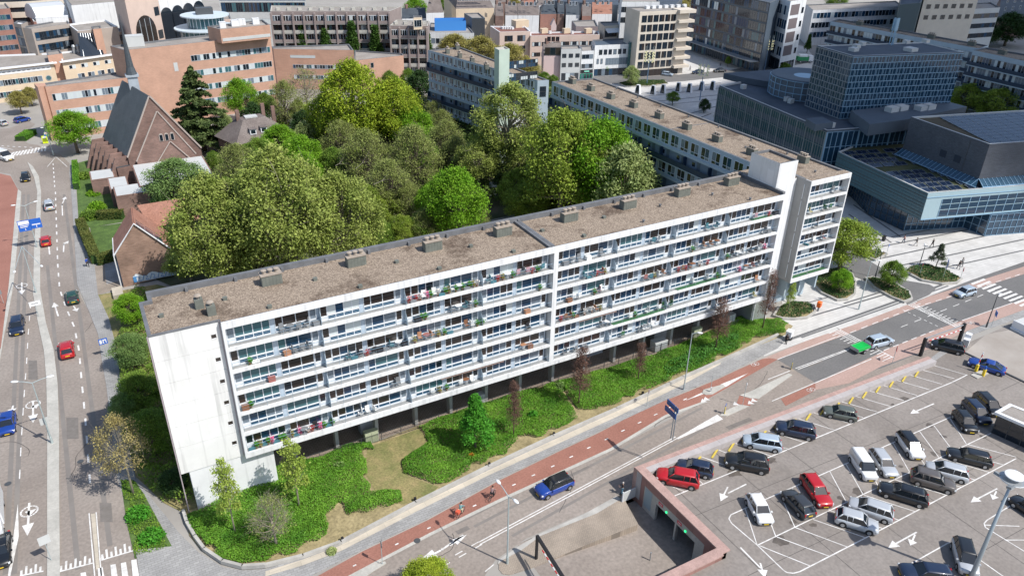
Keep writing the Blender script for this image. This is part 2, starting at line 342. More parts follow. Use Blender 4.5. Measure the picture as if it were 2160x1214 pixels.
# plaza to the right and the square behind
sheet('plaza',[(1625,705),(1640,700),(1650,640),(1640,610),(1730,585),(1700,500),(1760,430),(1820,400),(1900,430),(2400,380),(2400,470),(2160,552),(2050,590),(1925,638),(1800,685),(1720,712),(1640,740),(1610,752)],.05,PAVEL,th=.05)
sheet('side_road',[(1730,520),(1760,500),(1800,530),(1850,560),(1900,590),(1960,600),(1975,608),(1960,622),(1915,642),(1880,618),(1840,598),(1790,580),(1750,545)],.06,ASPHD)
sheet('square',[(1225,178),(1330,112),(1430,95),(1550,60),(1700,100),(1740,150),(1600,260),(1480,320),(1250,240)],.05,PAVEL,th=.05)
sheet('square_road',[(1225,160),(1300,145),(1430,158),(1540,148),(1700,120),(1720,130),(1560,160),(1440,172),(1330,178),(1225,176)],.06,ASPHD)
sheet('terrace',[(640,985),(700,962),(790,930),(960,868),(1165,808),(1370,750),(1500,700),(1570,665),(1560,560),(1100,700),(640,850),(570,900)],.03,PAVET)
# stripes of the paving on the plaza
st=MB()
for a,b,wd in (((1660,718),(1990,600),.5),((1690,712),(2000,603),.3),((1700,670),(1905,610),.35),((1780,640),(1912,600),.35),((1700,640),(1800,612),.25),((1790,560),(2160,480),.4),((1830,575),(2160,505),.4),((1860,520),(2160,462),.4),((1900,585),(2160,528),.35),((1880,500),(2160,447),.3),((1800,432),(1900,500),.4),((1790,452),(1880,512),.4),((1240,230),(1520,200),.5),((1260,215),(1520,186),.5),((1300,205),(1520,175),.5),((1420,250),(1520,222),.5),((1440,262),(1500,240),.5),((1290,232),(1520,210),.4)):
    p,q=G(*a),G(*b);M,L=frame(p,q);st.box(0,L,-wd/2,wd/2,.051,.058,0,M)
struct(st.build('paving_bands',mat('paving_band',(.13,.13,.13),.9)))
# lawns, beds
sheet('lawn',[(190,480),(262,470),(245,520),(238,555),(205,560)],.06,GRASSG,kind='stuff')
sheet('verge',[(207,622),(262,612),(330,600),(420,620),(420,1080),(395,1085),(345,1060),(287,1005),(262,900),(256,820),(247,738),(230,672)],.05,GRASSD,kind='stuff')
sheet('church_garden',[(160,345),(215,330),(300,470),(262,468),(190,480),(167,478),(162,405)],.05,GRASSG,kind='stuff')
sheet('courtyard_ground',[(450,330),(900,200),(1170,180),(1600,350),(1050,460),(700,540),(400,620),(330,590),(330,420)],.04,mat('courtyard_floor',(.05,.07,.025),.95,col2=(.15,.13,.08),scale=.15,coord='World'))
BED_OUT=[(388,1082),(420,1070),(580,985),(640,968),(700,962),(795,932),(960,868),(1165,808),(1370,752),(1560,668),(1640,672),(1672,688),(1660,705),(1560,745),(1440,797),(1300,864),(1167,922),(1030,986),(877,1060),(720,1142),(640,1172),(560,1192),(512,1197),(470,1190),(430,1165),(400,1130)]
sheet('planting_soil',BED_OUT,.12,EARTH,th=.12)
sheet('dry_lawn',[(775,945),(885,905),(905,935),(852,970),(862,1005),(925,1028),(905,1048),(850,1065),(800,1050),(770,1000)],.14,GRASSD,kind='stuff')
wallb=MB()
kw=[(388,1082),(395,1105),(412,1135),(432,1162),(470,1188),(512,1199),(560,1196),(640,1176),(720,1147),(877,1064),(1030,988),(1167,924),(1300,866),(1440,799),(1560,746),(1640,709)]
for i in range(len(kw)-1):
    M,L=frame(G(*kw[i]),G(*kw[i+1]));wallb.box(-.05,L+.05,-.16,.16,.09,.5 if i>5 else .55,0,M)
tag(wallb.build('kerb_wall',KERB),'low pale concrete edging wall curving around the long planting bed','wall')
sheet('round_bed',[(1634,665),(1660,640),(1700,637),(1717,650),(1712,665),(1690,675),(1655,672)],.14,GRASSD,kind='stuff')
# ---------------------------------------------------------------- parking deck
dk=MB()
PARL=G(1338,985,3.4);PARR=G(1958,751,.8)
def pary(X):return PARL.y+(PARR.y-PARL.y)*(X-PARL.x)/(PARR.x-PARL.x)
xx=[44.3,60,80,98,110]
for i in range(4):dk.face([(xx[i],-40,deckz(xx[i])+.02),(xx[i+1],-40,deckz(xx[i+1])+.02),(xx[i+1],pary(xx[i+1]),deckz(xx[i+1])+.02),(xx[i],pary(xx[i]),deckz(xx[i])+.02)])
dk.face([(110,-40,.02),(260,-40,.02),(260,54,.02),(110,pary(110),.02)])
dk.face([(15,-40,2.62),(44.3,-40,2.62),(44.3,35.6,2.62),(15,35.6,2.62)])
struct(dk.build('parking_deck',DECK))
def strip(b,p,q,wd,z=.012,fn=D,seg=1):
    P,Q=(fn(*p),fn(*q))
    for k in range(seg):
        a=P.lerp(Q,k/seg);c=P.lerp(Q,(k+1)/seg)
        if fn is D:a.z=deckz(a.x)+.02;c.z=deckz(c.x)+.02
        d=(c-a);d.z=0;d.normalize();n=Vector((-d.y,d.x,0))*wd/2;up_=Vector((0,0,z))
        b.face([a-n+up_,c-n+up_,c+n+up_,a+n+up_])
def C9(x,y):return (1440+x/3,810+y/3)
ml=MB()
strip(ml,C9(-130,738),C9(1700,-10),.13,seg=8);strip(ml,C9(1700,-10),(2040,790),.13,z=.0125,seg=6)
tops=[(-180,530),(-140,485),(75,443),(182,398),(287,357),(388,317),(490,278),(585,240),(682,203),(775,165),(865,130),(957,97),(1045,62),(1130,28),(1215,-8),(1300,-40),(1380,-75),(1460,-105),(1530,-135)]
bots=[(10,678),(130,632),(355,543),(455,503),(560,455),(665,410),(765,367),(863,327),(955,288),(1050,245),(1140,210),(1230,175),(1315,140),(1400,103),(1480,70),(1562,35),(1640,0),(1720,-35),(1790,-60)]
tops[0]=(-179,603);tops[1]=(-40,483)
for t,b_ in zip(tops,bots):strip(ml,C9(*t),C9(*b_),.1,z=.014)
up_l=[((395,785),(470,1015)),((505,742),(590,965)),((615,690),(710,905)),((720,640),(825,850)),((930,550),(1035,745)),((1030,500),(1140,695)),((1135,455),(1240,650)),((1330,370),(1435,555)),((1500,300),(1620,462)),((1590,262),(1705,415)),((1690,215),(1795,378)),((825,592),(930,800)),((1235,410),(1340,605)),((1415,335),(1530,508))]
for a,b_ in up_l:strip(ml,C9(*a),C9(*b_),.1,z=.014)
lo_l=[((485,1020),(810,1150)),((595,965),(930,1088)),((710,905),(1040,1028)),((825,855),(1155,970)),((935,800),(1260,910)),((1040,748),(1365,858)),((1145,700),(1470,805)),((1240,655),(1575,752)),((1345,605),(1665,700)),((1435,560),(1760,650)),((1530,510),(1850,605)),((1625,465),(1940,557)),((1710,420),(2030,510)),((1800,380),(2110,460))]
for a,b_ in lo_l:strip(ml,C9(*a),C9(*b_),.1,z=.014)
def poly_line(pts,wd,z):
    for i in range(len(pts)-1):strip(ml,C9(*pts[i]),C9(*pts[i+1]),wd,z=z+.0002*(i%2),seg=2)
poly_line([(700,1195),(660,1190),(640,1178),(475,1020),(310,880),(292,850),(305,825),(395,785),(1040,500),(1430,325),(1690,210),(1800,165)],.12,.016)
poly_line([(700,1195),(740,1185),(1160,970),(1690,690),(2110,470)],.12,.018)
poly_line([(475,1017),(1040,745),(1430,560),(1950,310)],.12,.020)
poly_line([(1365,1180),(1680,1003),(1700,997),(1725,1000),(1745,1015),(2050,1230)],.12,.016)
poly_line([(2200,690),(1925,860),(1907,880),(1915,905),(2200,1080)],.12,.016)
poly_line([(1910,890),(2130,898)],.1,.018);poly_line([(2040,985),(2170,985)],.1,.018);poly_line([(1870,1100),(1878,1230)],.1,.018)
def arrow(b,tail,tip,z,fn,wd=.16,hl=1.3,hw=.45):
    P,Q=fn(*tail),fn(*tip);d=Q-P;d.z=0;L=d.length;d.normalize();n=Vector((-d.y,d.x,0))
    def pt(s_,t):
        q=P+d*s_+n*t
        q.z=(deckz(q.x)+.02 if fn is D else 0)+z;return q
    b.face([pt(0,-wd/2),pt(L-hl,-wd/2),pt(L-hl,wd/2),pt(0,wd/2)])
    b.face([pt(L-hl,-hw),pt(L,0),pt(L-hl,hw)])
arrow(ml,C9(1590,123),C9(1440,187),.016,D);arrow(ml,C9(402,632),C9(285,690),.016,D,hl=.1,hw=.1);arrow(ml,C9(285,650),C9(240,740),.018,D,hl=1.2,hw=.5)
arrow(ml,C9(1480,935),C9(1300,1035),.016,D);arrow(ml,C9(1470,950),C9(1440,1020),.018,D,hl=.9);arrow(ml,C9(1990,660),C9(1822,747),.016,D);arrow(ml,C9(1985,675),C9(1960,730),.018,D,hl=.9)
arrow(ml,C9(365,1032),C9(500,1170),.016,D,hl=.3,hw=.1);arrow(ml,C9(490,1130),C9(520,1225),.018,D,hl=1.0,hw=.5)
struct(ml.build('parking_markings',MARK))
jb=MB();rj=random.Random(4)
for i in range(12):
    x=46.5+8.2*i
    for k in range(7):jb.face([(x+.02*k,2+7*k,deckz(x)+.026),(x+.05+.02*k,2+7*k,deckz(x)+.026),(x+.07+.02*k,min(9+7*k,pary(x)-1.6),deckz(x)+.026),(x+.02+.02*k,min(9+7*k,pary(x)-1.6),deckz(x)+.026)])
for y in (8,16.3,24.6,32.9,41.2):
    for i in range(13):
        x0,x1=45+5*i,50+5*i
        if x0<98<x1:x1=98
        jb.face([(x0,y,deckz(x0)+.025),(x1,y,deckz(x1)+.025),(x1,y+.05,deckz(x1)+.025),(x0,y+.05,deckz(x0)+.025)])
struct(jb.build('deck_joints',mat('joint_tar',(.06,.055,.05),.8)))
ob=MB()
for (x,y) in [C9(*q) for q in ((700,870),(1000,720),(1110,680),(1350,640),(1380,520),(1590,440),(1650,330),(1560,260),(1330,128),(1410,92),(830,890),(1900,330),(1770,430),(560,480),(330,560),(620,990),(1700,620))]:
    c_=D(x,y);n_=11;rr0=rj.uniform(.25,.75);k=len(ob.v)
    for a in range(n_):t_=2*math.pi*a/n_;r1=rr0*rj.uniform(.6,1.2);px_=c_.x+r1*1.3*math.cos(t_);ob.v.append((px_,c_.y+r1*math.sin(t_),deckz(px_)+.0235))
    ob.f.append(tuple(range(k,k+n_)));ob.m.append(0)
struct(ob.build('oil_stains',mat('oil_stain',(.085,.07,.06),.55,col2=(.14,.12,.10),scale=1.5,coord='World')))
# yellow wheel stops, one per bay
yb=None
for i in range(1,18):
    t0,t1=Vector(C9(*tops[i])),Vector(C9(*tops[i+1] if i+1<len(tops) else (1600,-160)))
    if i==1:t1=Vector(C9(75,443))
    m_=t0.lerp(t1,.5)
    a=D(t0.x+1,t0.y+23);c=D(t0.x+12,t0.y+7)
    if yb is None:
        b=MB();b.box(-.9,.9,-.1,.1,.0,.13);b.box(-.7,-.6,-.11,.11,0,.05,1);b.box(.6,.7,-.11,.11,0,.05,1)
        yb=b.mesh('wheel_stop',[mat('yellow_stop',(.56,.43,.07),.6),BLACK])
    mid=(a+c)/2;ang=math.atan2(c.y-a.y,c.x-a.x)
    o=put('wheel_stop',yb,None,(mid.x,mid.y,deckz(mid.x)+.02),(0,0,ang))
    tag(o,'yellow wheel stop bar at the head of parking bay %s counted from the garage wall'%['one','two','three','four','five','six','seven','eight','nine','ten','eleven','twelve','thirteen','fourteen','fifteen','sixteen','seventeen','eighteen'][i-1],'wheel stop','yellow wheel stops along the parapet')
# ---------------------------------------------------------------- road markings on the ground
rm=MB()
def gl(a,b,wd=.13,z=.045,seg=1):strip(rm,a,b,wd,z=z,fn=G,seg=seg)
def dashes(pts,n,on=.45,wd=.13,z=.045):
    ps=[G(*p) for p in pts];Ls=[0]
    for i in range(len(ps)-1):Ls.append(Ls[-1]+(ps[i+1]-ps[i]).length)
    def at(s):
        for i in range(len(ps)-1):
            if s<=Ls[i+1]+1e-6:return ps[i].lerp(ps[i+1],(s-Ls[i])/(Ls[i+1]-Ls[i]))
        return ps[-1]
    for k in range(n):
        a,c=at(Ls[-1]*k/n),at(Ls[-1]*(k+on)/n)
        d=(c-a).normalized();q=Vector((-d.y,d.x,0))*wd/2;u=Vector((0,0,z));rm.face([a-q+u,c-q+u,c+q+u,a+q+u])
dashes([(1010,1143),(1425,921)],1,1.0,.12);dashes([(1012,1148),(1427,925)],1,1.0,.12)
dashes([(850,1232),(1028,1132)],5,.45,.12);dashes([(860,1236),(1035,1137)],5,.45,.12);dashes([(985,1236),(1060,1175)],2,.5,.12)
rm.face([G(*p)+Vector((0,0,.046)) for p in ((1425,925),(1513,874),(1525,884),(1431,926))])
rm.face([G(*p)+Vector((0,0,.046)) for p in ((1519,811),(1531,816),(1578,787))])
rm.face([G(*p)+Vector((0,0,.046)) for p in ((1445,845),(1480,828),(1484,831))])
for x,y in ((748,1192),(837,1147),(905,1113),(1001,1066),(1084,1022),(1125,1002),(1166,983),(1205,963),(1242,944),(1279,926),(1314,908),(1349,891),(1383,874),(1415,858),(1445,842)):
    gl((x-3.5,y+1.6),(x+3.5,y-1.6),.16)
dashes([(1793,702),(1920,652),(2050,611),(2160,576)],17,.55,.14);dashes([(1640,758),(1763,711)],1,1,.12)
dashes([(1864,739),(1978,694)],6,.6,.14);gl((2029,676),(2135,639),.13)
dashes([(1900,690),(2110,607)],8,.5,.12);gl((1720,807),(1838,757),.13);gl((1678,777),(1797,733),.13);gl((1683,779),(1790,738),.13,.047)
dashes([(1620,800),(1666,782)],1,1);gl((1628,846),(1720,807),.12,.047)
def teeth(a,b,n,dx,dy,wd=.12):
    gl(a,b,.16,.05)
    for i in range(n):
        t=(i+.3)/n;p=(a[0]+(b[0]-a[0])*t,a[1]+(b[1]-a[1])*t);k=1.0 if i%2 else .6
        gl(p,(p[0]+dx*k,p[1]+dy*k),wd,.048)
teeth((1765,692),(1820,721),14,-22,9);teeth((1820,721),(1886,755),10,-20,9)
teeth((1912,641),(2018,691),27,17,-7)
dashes([(1893,648),(1996,697)],9,.5,.12);dashes([(1918,640),(2010,685)],9,.5,.1)
for i in range(11):
    x,y=2047+11.3*i,598+5.1*i
    rm.face([G(*p)+Vector((0,0,.047)) for p in ((x,y),(x+5,y+2.8),(x+33,y-8),(x+28,y-10.5))])
# left road
dashes([(117,405),(119,470),(122,560),(126,610),(140,650),(157,690),(167,740),(173,810),(180,880),(186,960),(192,1045)],27,.42,.22)
dashes([(65,640),(60,700),(56,770),(52,820),(45,930),(40,1040)],11,.4,.12)
dashes([(112,345),(116,400)],6,.45,.2)
gl((188,1082),(200,1214),.12);gl((203,1080),(214,1214),.12,.047)
sheet('island',[(192,1084),(201,1083),(210,1196),(203,1200)],.08,PAVEC,th=.08)
rm.face([G(*p)+Vector((0,0,.046)) for p in ((38,1062),(40,1130),(22,1214),(17,1214))])
teeth((126,1205),(196,1187),7,1,-19,.2);teeth((214,1181),(281,1161),7,-2,-19,.2);teeth((42,1214),(92,1204),5,1,-18,.2)
for x,y in ((206,1198),(233,1191),(255,1187),(277,1181),(170,1208)):
    rm.face([G(*p)+Vector((0,0,.047)) for p in ((x,y),(x+11,y-2),(x+18,y+40),(x+4,y+42))])
for i in range(11):gl((20+7.5*i,331-1.2*i),(30+6.6*i,321-1.2*i),.45)
gl((0,311),(28,316),.2)
for i in range(9):gl((3+12*i,308+.6*i),(8+12*i,308.5+.6*i),.35)
gl((118,331),(100,352),.12);gl((118,331),(142,352),.12,.047)
# turn arrows of the left road
def garrow(tail,tip,hl=1.8,hw=.55,wd=.22):arrow(rm,tail,tip,.047,G,wd,hl,hw)
garrow((104,445),(102,418),1.6,.5);garrow((132,455),(131,430),.2,.2,.2);garrow((130,434),(138,415),1.4,.5)
garrow((105,537),(103,520),.2,.2);garrow((134,532),(135,515),.2,.2);garrow((134,517),(145,508),1.2,.5)
garrow((123,667),(114,638),1.6,.5);garrow((155,645),(163,657),1.0,.5)
garrow((46,596),(46,622),1.6,.5);garrow((70,845),(70,892),1.8,.55);garrow((70,860),(84,850),1.0,.5);garrow((28,855),(23,874),1.2,.5)
garrow((62,1060),(58,1130),1.8,.55);garrow((60,1082),(78,1072),1.0,.5)
def ringm(c,r,wd=.18):
    c=G(*c)
    for k in range(16):
        a,b_=2*math.pi*k/16,2*math.pi*(k+.85)/16
        rm.face([(c.x+q*math.cos(t),c.y+q*math.sin(t),.049) for q,t in ((r,a),(r+wd,a),(r+wd,b_),(r,b_))])
ringm((46,603),.7);ringm((70,853),.7);ringm((62,1078),.7)
garrow((930,1160),(878,1188),2.2,.6);garrow((978,1128),(930,1160),.2,.2);garrow((948,1150),(985,1127),1.6,.45);
# cycle symbols
for c in ((1592,768),(1710,822),(2045,606),(2047,681)):
    ringm((c[0]-3,c[1]+1),.28,.08);ringm((c[0]+4,c[1]-1),.28,.08);gl((c[0]-3,c[1]+1),(c[0]+4,c[1]-1),.08,.05)
for px in ((1552,852),(1562,858),(1590,845),(1583,850),(1490,842),(1484,846)):
    p=G(*px);rm.face([p+Vector(q) for q in ((-.5,0,.05),(.3,-.4,.05),(.2,.5,.05))])
struct(rm.build('road_markings',MARK))
# manholes, tar patches and tyre-darkened lanes are part of the road surface
mh=MB()
for x,y in ((170,973),(17,1020),(1605,666),(880,1140),(1860,822),(1210,800)):
    p=G(x,y);mh.lathe([(.35,.0),(.35,.012)],12,c=(p.x,p.y,.05))
struct(mh.build('manhole_covers',DARKG))
pt_=MB()
for q in (((1290,925),(1330,906),(1338,912),(1298,931)),((1530,900),(1580,880),(1588,886),(1538,906)),((960,1120),(985,1108),(992,1115),(967,1127)),((140,880),(165,880),(166,925),(141,925)),((60,760),(78,760),(80,800),(60,800)),((210,1060),(235,1060),(238,1100),(212,1100)),((1180,1010),(1240,982),(1244,985),(1184,1013)),((1700,770),(1730,758),(1736,762),(1706,774))):
    pt_.face([G(*v)+Vector((0,0,.0195)) for v in q])
struct(pt_.build('road_patches',mat('asphalt_patch',(.15,.135,.12),.9,col2=(.20,.18,.165),scale=1.5,coord='World')))
cr_=MB();rc=random.Random(6)
for (x,y,L_,a0) in ((1580,850,9,.3),(1180,1080,7,.5),(150,1000,9,1.4),(60,960,8,1.5),(180,700,7,1.2),(1380,900,8,.4),(900,1180,5,.2),(1800,730,8,2.2)):
    p_=G(x,y);pts=[p_];a_=a0
    for k in range(12):a_+=rc.uniform(-.4,.4);pts.append(pts[-1]+Vector((math.cos(a_),math.sin(a_),0))*L_/12)
    for u_,v_ in zip(pts,pts[1:]):n_=Vector((-(v_-u_).y,(v_-u_).x,0)).normalized()*.03;z_=Vector((0,0,.021));cr_.face([u_-n_+z_,v_-n_+z_,v_+n_+z_,u_+n_+z_])
struct(cr_.build('road_cracks',mat('joint_tar',(0,0,0))))
wl=MB()
for a,b_,wd in (((60,410),(30,1210),.5),((50,410),(12,1210),.5),((135,410),(232,1150),.5),((100,560),(165,1200),.5),((1000,1110),(1480,860),.35),((960,1105),(1460,852),.35),((1080,1130),(1500,895),.35)):
    strip(wl,a,b_,wd,z=.0145,fn=G)
struct(wl.build('tyre_wear',mat('tyre_wear',(.185,.165,.15),.85,col2=(.225,.205,.185),scale=.3,coord='World')))
# ---------------------------------------------------------------- garage walls and parapet
PINK=brickmat('pink_cladding_shaded',(.25,.13,.11),(.31,.17,.145),(.2,.12,.1),1,2.5,5,msize=.03,wvar=.12)  # shaded face: its shade is put into the colour, darker than the coping
PINKT=mat('pink_coping',(.40,.265,.23),.85,var=.14,scale=1.2,fine=(6,.1),coord='World')
gw=thing('garage_wall','pink clad garage entrance wall with two vehicle openings below the parking deck','wall',(44.1,42,0))
b=MB();X0=44.1;y0,y1=36.1,49.3
# openings between y 39.3..41.7 , 42.6..45.2
b.box(X0,X0+.5,47.4,y1,-1,3.35);b.box(X0,X0+.5,y0,37.9,-1,3.35);b.box(X0,X0+.5,37.9,47.4,2.35,3.35)
b.box(15,X0+.5,35.5,y0-.002,-1,3.35);b.box(X0+.002,X0+.5,35.5,36.1,-1,3.348)
b.build('wall_face',PINK,gw,True)
b=MB();b.box(X0+.05,X0+.4,45.3,47.4,-1,2.35);b.box(X0+.05,X0+.4,37.9,39.2,-1,2.35);b.box(X0+.05,X0+.4,42.0,42.25,-1,1.45);b.box(X0+.04,X0+.4,39.2,45.3,1.45,2.35)
b.build('portal_frame',CONC,gw,True)
b=MB();b.box(X0+.03,X0+.05,46.1,47.2,-.3,2.2);b.build('door',mat('steel_blue_door',(.30,.37,.40),.5),gw,True)
b=MB();b.box(50,50.5,37,48.4,-1,2.1);b.box(X0+.5,50.5,36.6,37,-1,2.1);b.box(X0+.5,50.5,48.4,49,-1,2.1);b.build('interior',GREYW,gw,True)
for yy in (40.6,43.6):
    b=MB();b.lathe([(0,0),(.11,0),(.11,.05),(0,.05)],10);o=b.build('signal_light',mat('green_signal',(.02,.9,.25),.4,emit=2.5),gw);o.location=(-.02,yy-42,1.75);o.rotation_euler=(0,-math.pi/2,0)
for yy in (41.6,44.6):
    b=MB();b.box(X0+.01,X0+.03,yy-.35,yy+.35,1.75,2.15);b.build('sign_panel',mat('red_sign',(.6,.08,.08),.5),gw,True)
    b=MB();b.box(X0-.005,X0+.01,yy-.2,yy+.2,1.92,1.98);b.build('sign_bar',WHITEP,gw,True)
b=MB()
b.box(X0-.08,X0+.95,35.5,49.2,3.35,3.5);b.box(15,X0-.08,35.3,36.3,3.35,3.5)
b.build('coping',PINKT,gw,True)
pp=thing('parapet','long low pink and grey parapet between the street and the parking deck','wall',(70,49,0))
b=MB();b2=MB()
n=18
for i in range(n):
    xa,xb=PARL.x+(PARR.x-PARL.x)*i/n,PARL.x+(PARR.x-PARL.x)*(i+1)/n
    for (ya,yb_,off_,bb,zt) in ((.35,.95,0,b,.78),(-.45,.35,0,b2,.76)):
        za,zb=deckz(xa),deckz(xb)
        pts=[(xa,pary(xa)+ya-.9),(xb-.02,pary(xb)+ya-.9),(xb-.02,pary(xb)+yb_-.9),(xa,pary(xa)+yb_-.9)]
        k=len(bb.v);lo=0 if bb is b else 0
        bb.v+=[(p[0],p[1],-.2) for p in pts];bb.v+=[(p[0],p[1],(za if j in (0,3) else zb)+zt) for j,p in enumerate(pts)]
        for q in ((0,3,2,1),(4,5,6,7),(0,1,5,4),(1,2,6,5),(2,3,7,6),(3,0,4,7)):bb.f.append(tuple(k+t for t in q));bb.m.append(0)
b.build('coping',PINKT,pp,True);b2.build('inner_face',mat('parapet_grey',(.40,.37,.36),.85,var=.1,scale=1,coord='World'),pp,True)
# ================================================================= facade helpers
FRW=mat('window_frame_white',(.68,.71,.74),.5);FRG=mat('window_frame_grey',(.30,.33,.35),.5);FRD=mat('window_frame_dark',(.06,.065,.07),.5)
PANES=[GLASS,GLASSC,GLASSW,GLASSB,GLASSL,GLASST]
def pane_mesh(name,rects,wts,seed,y=-.03):
    r=random.Random(seed);b=MB()
    for (x0,x1,z0,z1) in rects:b.face([(x0,y,z0),(x1,y,z0),(x1,y,z1),(x0,y,z1)],r.choices(range(6),wts)[0])
    return b.mesh(name,PANES)
def win_frame(w,h,nm,fr,dz=0,bar=.06):
    b=MB();d0,d1=-.07,.01
    b.box(0,bar,d0,d1,0,h);b.box(w-bar,w,d0,d1,0,h);b.box(bar,w-bar,d0,d1,0,bar);b.box(bar,w-bar,d0,d1,h-bar,h)
    for i in range(1,nm):x=w*i/nm;b.box(x-bar/2,x+bar/2,d0+.005,d1-.002,bar,h-bar)
    if dz:b.box(bar,w-bar,d0+.008,d1-.004,dz-bar/2,dz+bar/2)
    return b.mesh('window',fr)
def windows(par,P,Q,rows,n,w,h,nm=2,fr=FRW,wts=(5,2,2,1,0,0),m0=1.0,m1=1.0,dz=0,seed=1,limit=100,out=.0):
    """n windows per row on the wall P->Q (left to right seen from outside); rows = sill heights"""
    M,L=frame(P,Q);org=par.location
    fm=win_frame(w,h,nm,fr,dz)
    pms=[pane_mesh('pane',[(w*i/nm+.01,w*(i+1)/nm-.01,.02,(dz or h)-.01) for i in range(nm)]+([(w*i/nm+.01,w*(i+1)/nm-.01,dz+.01,h-.02) for i in range(nm)] if dz else []),wts,seed*10+k) for k in range(4)]
    rz=math.atan2(M[1][0],M[0][0]);cnt=0
    rr=random.Random(seed)
    for z in rows:
        for i in range(n):
            cx=m0+(L-m0-m1)*(i+.5)/n-w/2
            p=M @ Vector((cx,-out,z));cnt+=1
            if cnt>limit:return
            o=put('window',fm,par,(p.x-org.x,p.y-org.y,p.z-org.z),(0,0,rz))
            put('pane',rr.choice(pms),o)
def ribbon(par,P,Q,rows,h,n,fr=FRW,wts=(5,2,2,1,0,0),m0=.5,m1=.5,seed=1,bar=.07,group=0,gap=.8,hb=0):
    """one long window per row with n lights"""
    M,L=frame(P,Q);org=par.location;rz=math.atan2(M[1][0],M[0][0]);W=L-m0-m1
    r=random.Random(seed)
    for z in rows:
        b=MB();pb=MB();b.box(0,W,-.06,.01,0,bar);b.box(0,W,-.06,.01,h-bar,h)
        for i in range(n+1):x=W*i/n;b.box(x-bar/2,x+bar/2,-.055,.008,bar,h-bar)
        if hb:b.box(0,W,-.05,.006,hb,hb+bar)
        for i in range(n):
            x0,x1=W*i/n+bar/2,W*(i+1)/n-bar/2
            if group and i%group==group-1:
                b.box(x0,x1,-.05,.007,bar,h-bar);continue
            pb.face([(x0,-.03,bar),(x1,-.03,bar),(x1,-.03,h-bar),(x0,-.03,h-bar)],r.choices(range(6),wts)[0])
        p=M @ Vector((m0,0,z))
        o=b.build('window',fr,par);o.location=(p.x-org.x,p.y-org.y,p.z-org.z);o.rotation_euler=(0,0,rz)
        pb.build('pane',PANES,o)
def wallbox(par,name,P,Q,z0,z1,depth,m,y0=0):
    M,L=frame(P,Q);b=MB();b.box(0,L,y0,y0+depth,z0,z1,0,M);return b.build(name,m,par,True)
def inset(poly,d):
    n=len(poly);out=[]
    A=sum(poly[i][0]*poly[(i+1)%n][1]-poly[(i+1)%n][0]*poly[i][1] for i in range(n))
    s=1 if A>0 else-1
    for i in range(n):
        p0,p1,p2=Vector(poly[i-1][:2]),Vector(poly[i][:2]),Vector(poly[(i+1)%n][:2])
        a=(p1-p0).normalized();c=(p2-p1).normalized()
        na=Vector((-a.y,a.x))*s;nc=Vector((-c.y,c.x))*s
        k=na+nc;k=k/max(.3,k.dot(na)) if k.length>1e-6 else na
        out.append(p1+k*d)
    return out
def shell(par,poly,z0,z1,wall,roofm,pw=.35,ph=.45,cop=None,rname='roof',wname='wall'):
    """walls with a parapet, and a flat roof inside it"""
    n=len(poly)
    A=sum(poly[i][0]*poly[(i+1)%n][1]-poly[(i+1)%n][0]*poly[i][1] for i in range(n))
    pl=poly if A>0 else poly[::-1]
    ins=inset(pl,pw)
    b=MB();b.prism([p[:2] for p in pl],z0,z1,0,top=False)
    for i in range(n):
        j=(i+1)%n
        b.face([(pl[i][0],pl[i][1],z1),(pl[j][0],pl[j][1],z1),(ins[j].x,ins[j].y,z1),(ins[i].x,ins[i].y,z1)],1)
        b.face([(ins[i].x,ins[i].y,z1),(ins[j].x,ins[j].y,z1),(ins[j].x,ins[j].y,z1-ph),(ins[i].x,ins[i].y,z1-ph)],1)
    b.build(wname,[wall,cop or LEAD],par,True)
    r=MB();r.face([(p.x,p.y,z1-ph+.01) for p in ins]);return r.build(rname,roofm,par,True)
def building(name,label,px,z,wall,roofm,cat='building',group=None,z0=0,ph=.45,pw=.35,cop=None):
    poly=[G(x,y,z) for x,y in px]
    c=sum(poly,Vector())/len(poly)
    t=thing(name,label,cat,(c.x,c.y,0),group=group)
    t_roof=shell(t,[(p.x,p.y) for p in poly],z0,z,wall,roofm,pw,ph,cop)
    return t,[Vector((p.x,p.y,0)) for p in poly],t_roof
def roofbox(par_roof,org,p,sx,sy,sz,m,name='roof_unit',rz=0,z=None):
    b=MB();b.box(-sx/2,sx/2,-sy/2,sy/2,0,sz);b.box(-sx/2-.04,sx/2+.04,-sy/2-.04,sy/2+.04,sz,sz+.06)
    o=b.build(name,m,par_roof);o.location=(p.x-org[0],p.y-org[1],(z if z is not None else p.z)-org[2]);o.rotation_euler=(0,0,rz);return o
CHM=mat('chimney_concrete',(.145,.155,.135),.9,var=.15,scale=1.5,coord='World');CHT=mat('chimney_top',(.33,.28,.23),.9,var=.15,scale=2)
def chimney_mesh():
    b=MB();b.box(-1.05,1.05,-.5,.5,0,1.15);b.box(-1.12,1.12,-.57,.57,1.15,1.25,1)
    for x in (-.65,0,.65):
        b.lathe([(.2,1.25),(.2,1.55),(.29,1.58),(.29,1.68),(.02,1.72)],10,1,(x,0,0))
    for i in range(6):b.box(-1.0+i*.36,-.95+i*.36,-.52,-.5,.02,1.1)
    return b.mesh('chimney',[CHM,CHT])
CHIM=chimney_mesh()
def cowl_mesh():
    b=MB();b.box(-.4,.4,-.4,.4,0,1.0);b.lathe([(.13,1.0),(.13,1.25),(.36,1.32),(.3,1.42),(.1,1.5)],10,1,(0,0,0));return b.mesh('chimney',[CHM,CHT])
COWL=cowl_mesh()
b=MB();b.box(-.2,.2,-.2,.2,0,.28);b.box(-.22,.22,-.22,.22,.28,.31);VENT=b.mesh('roof_vent',CHM)
b=MB();b.box(-.09,.09,-.09,.09,0,.3);b.lathe([(.2,.3),(.2,.36),(.05,.4)],8,0);VENTS=b.mesh('roof_vent',LEAD)

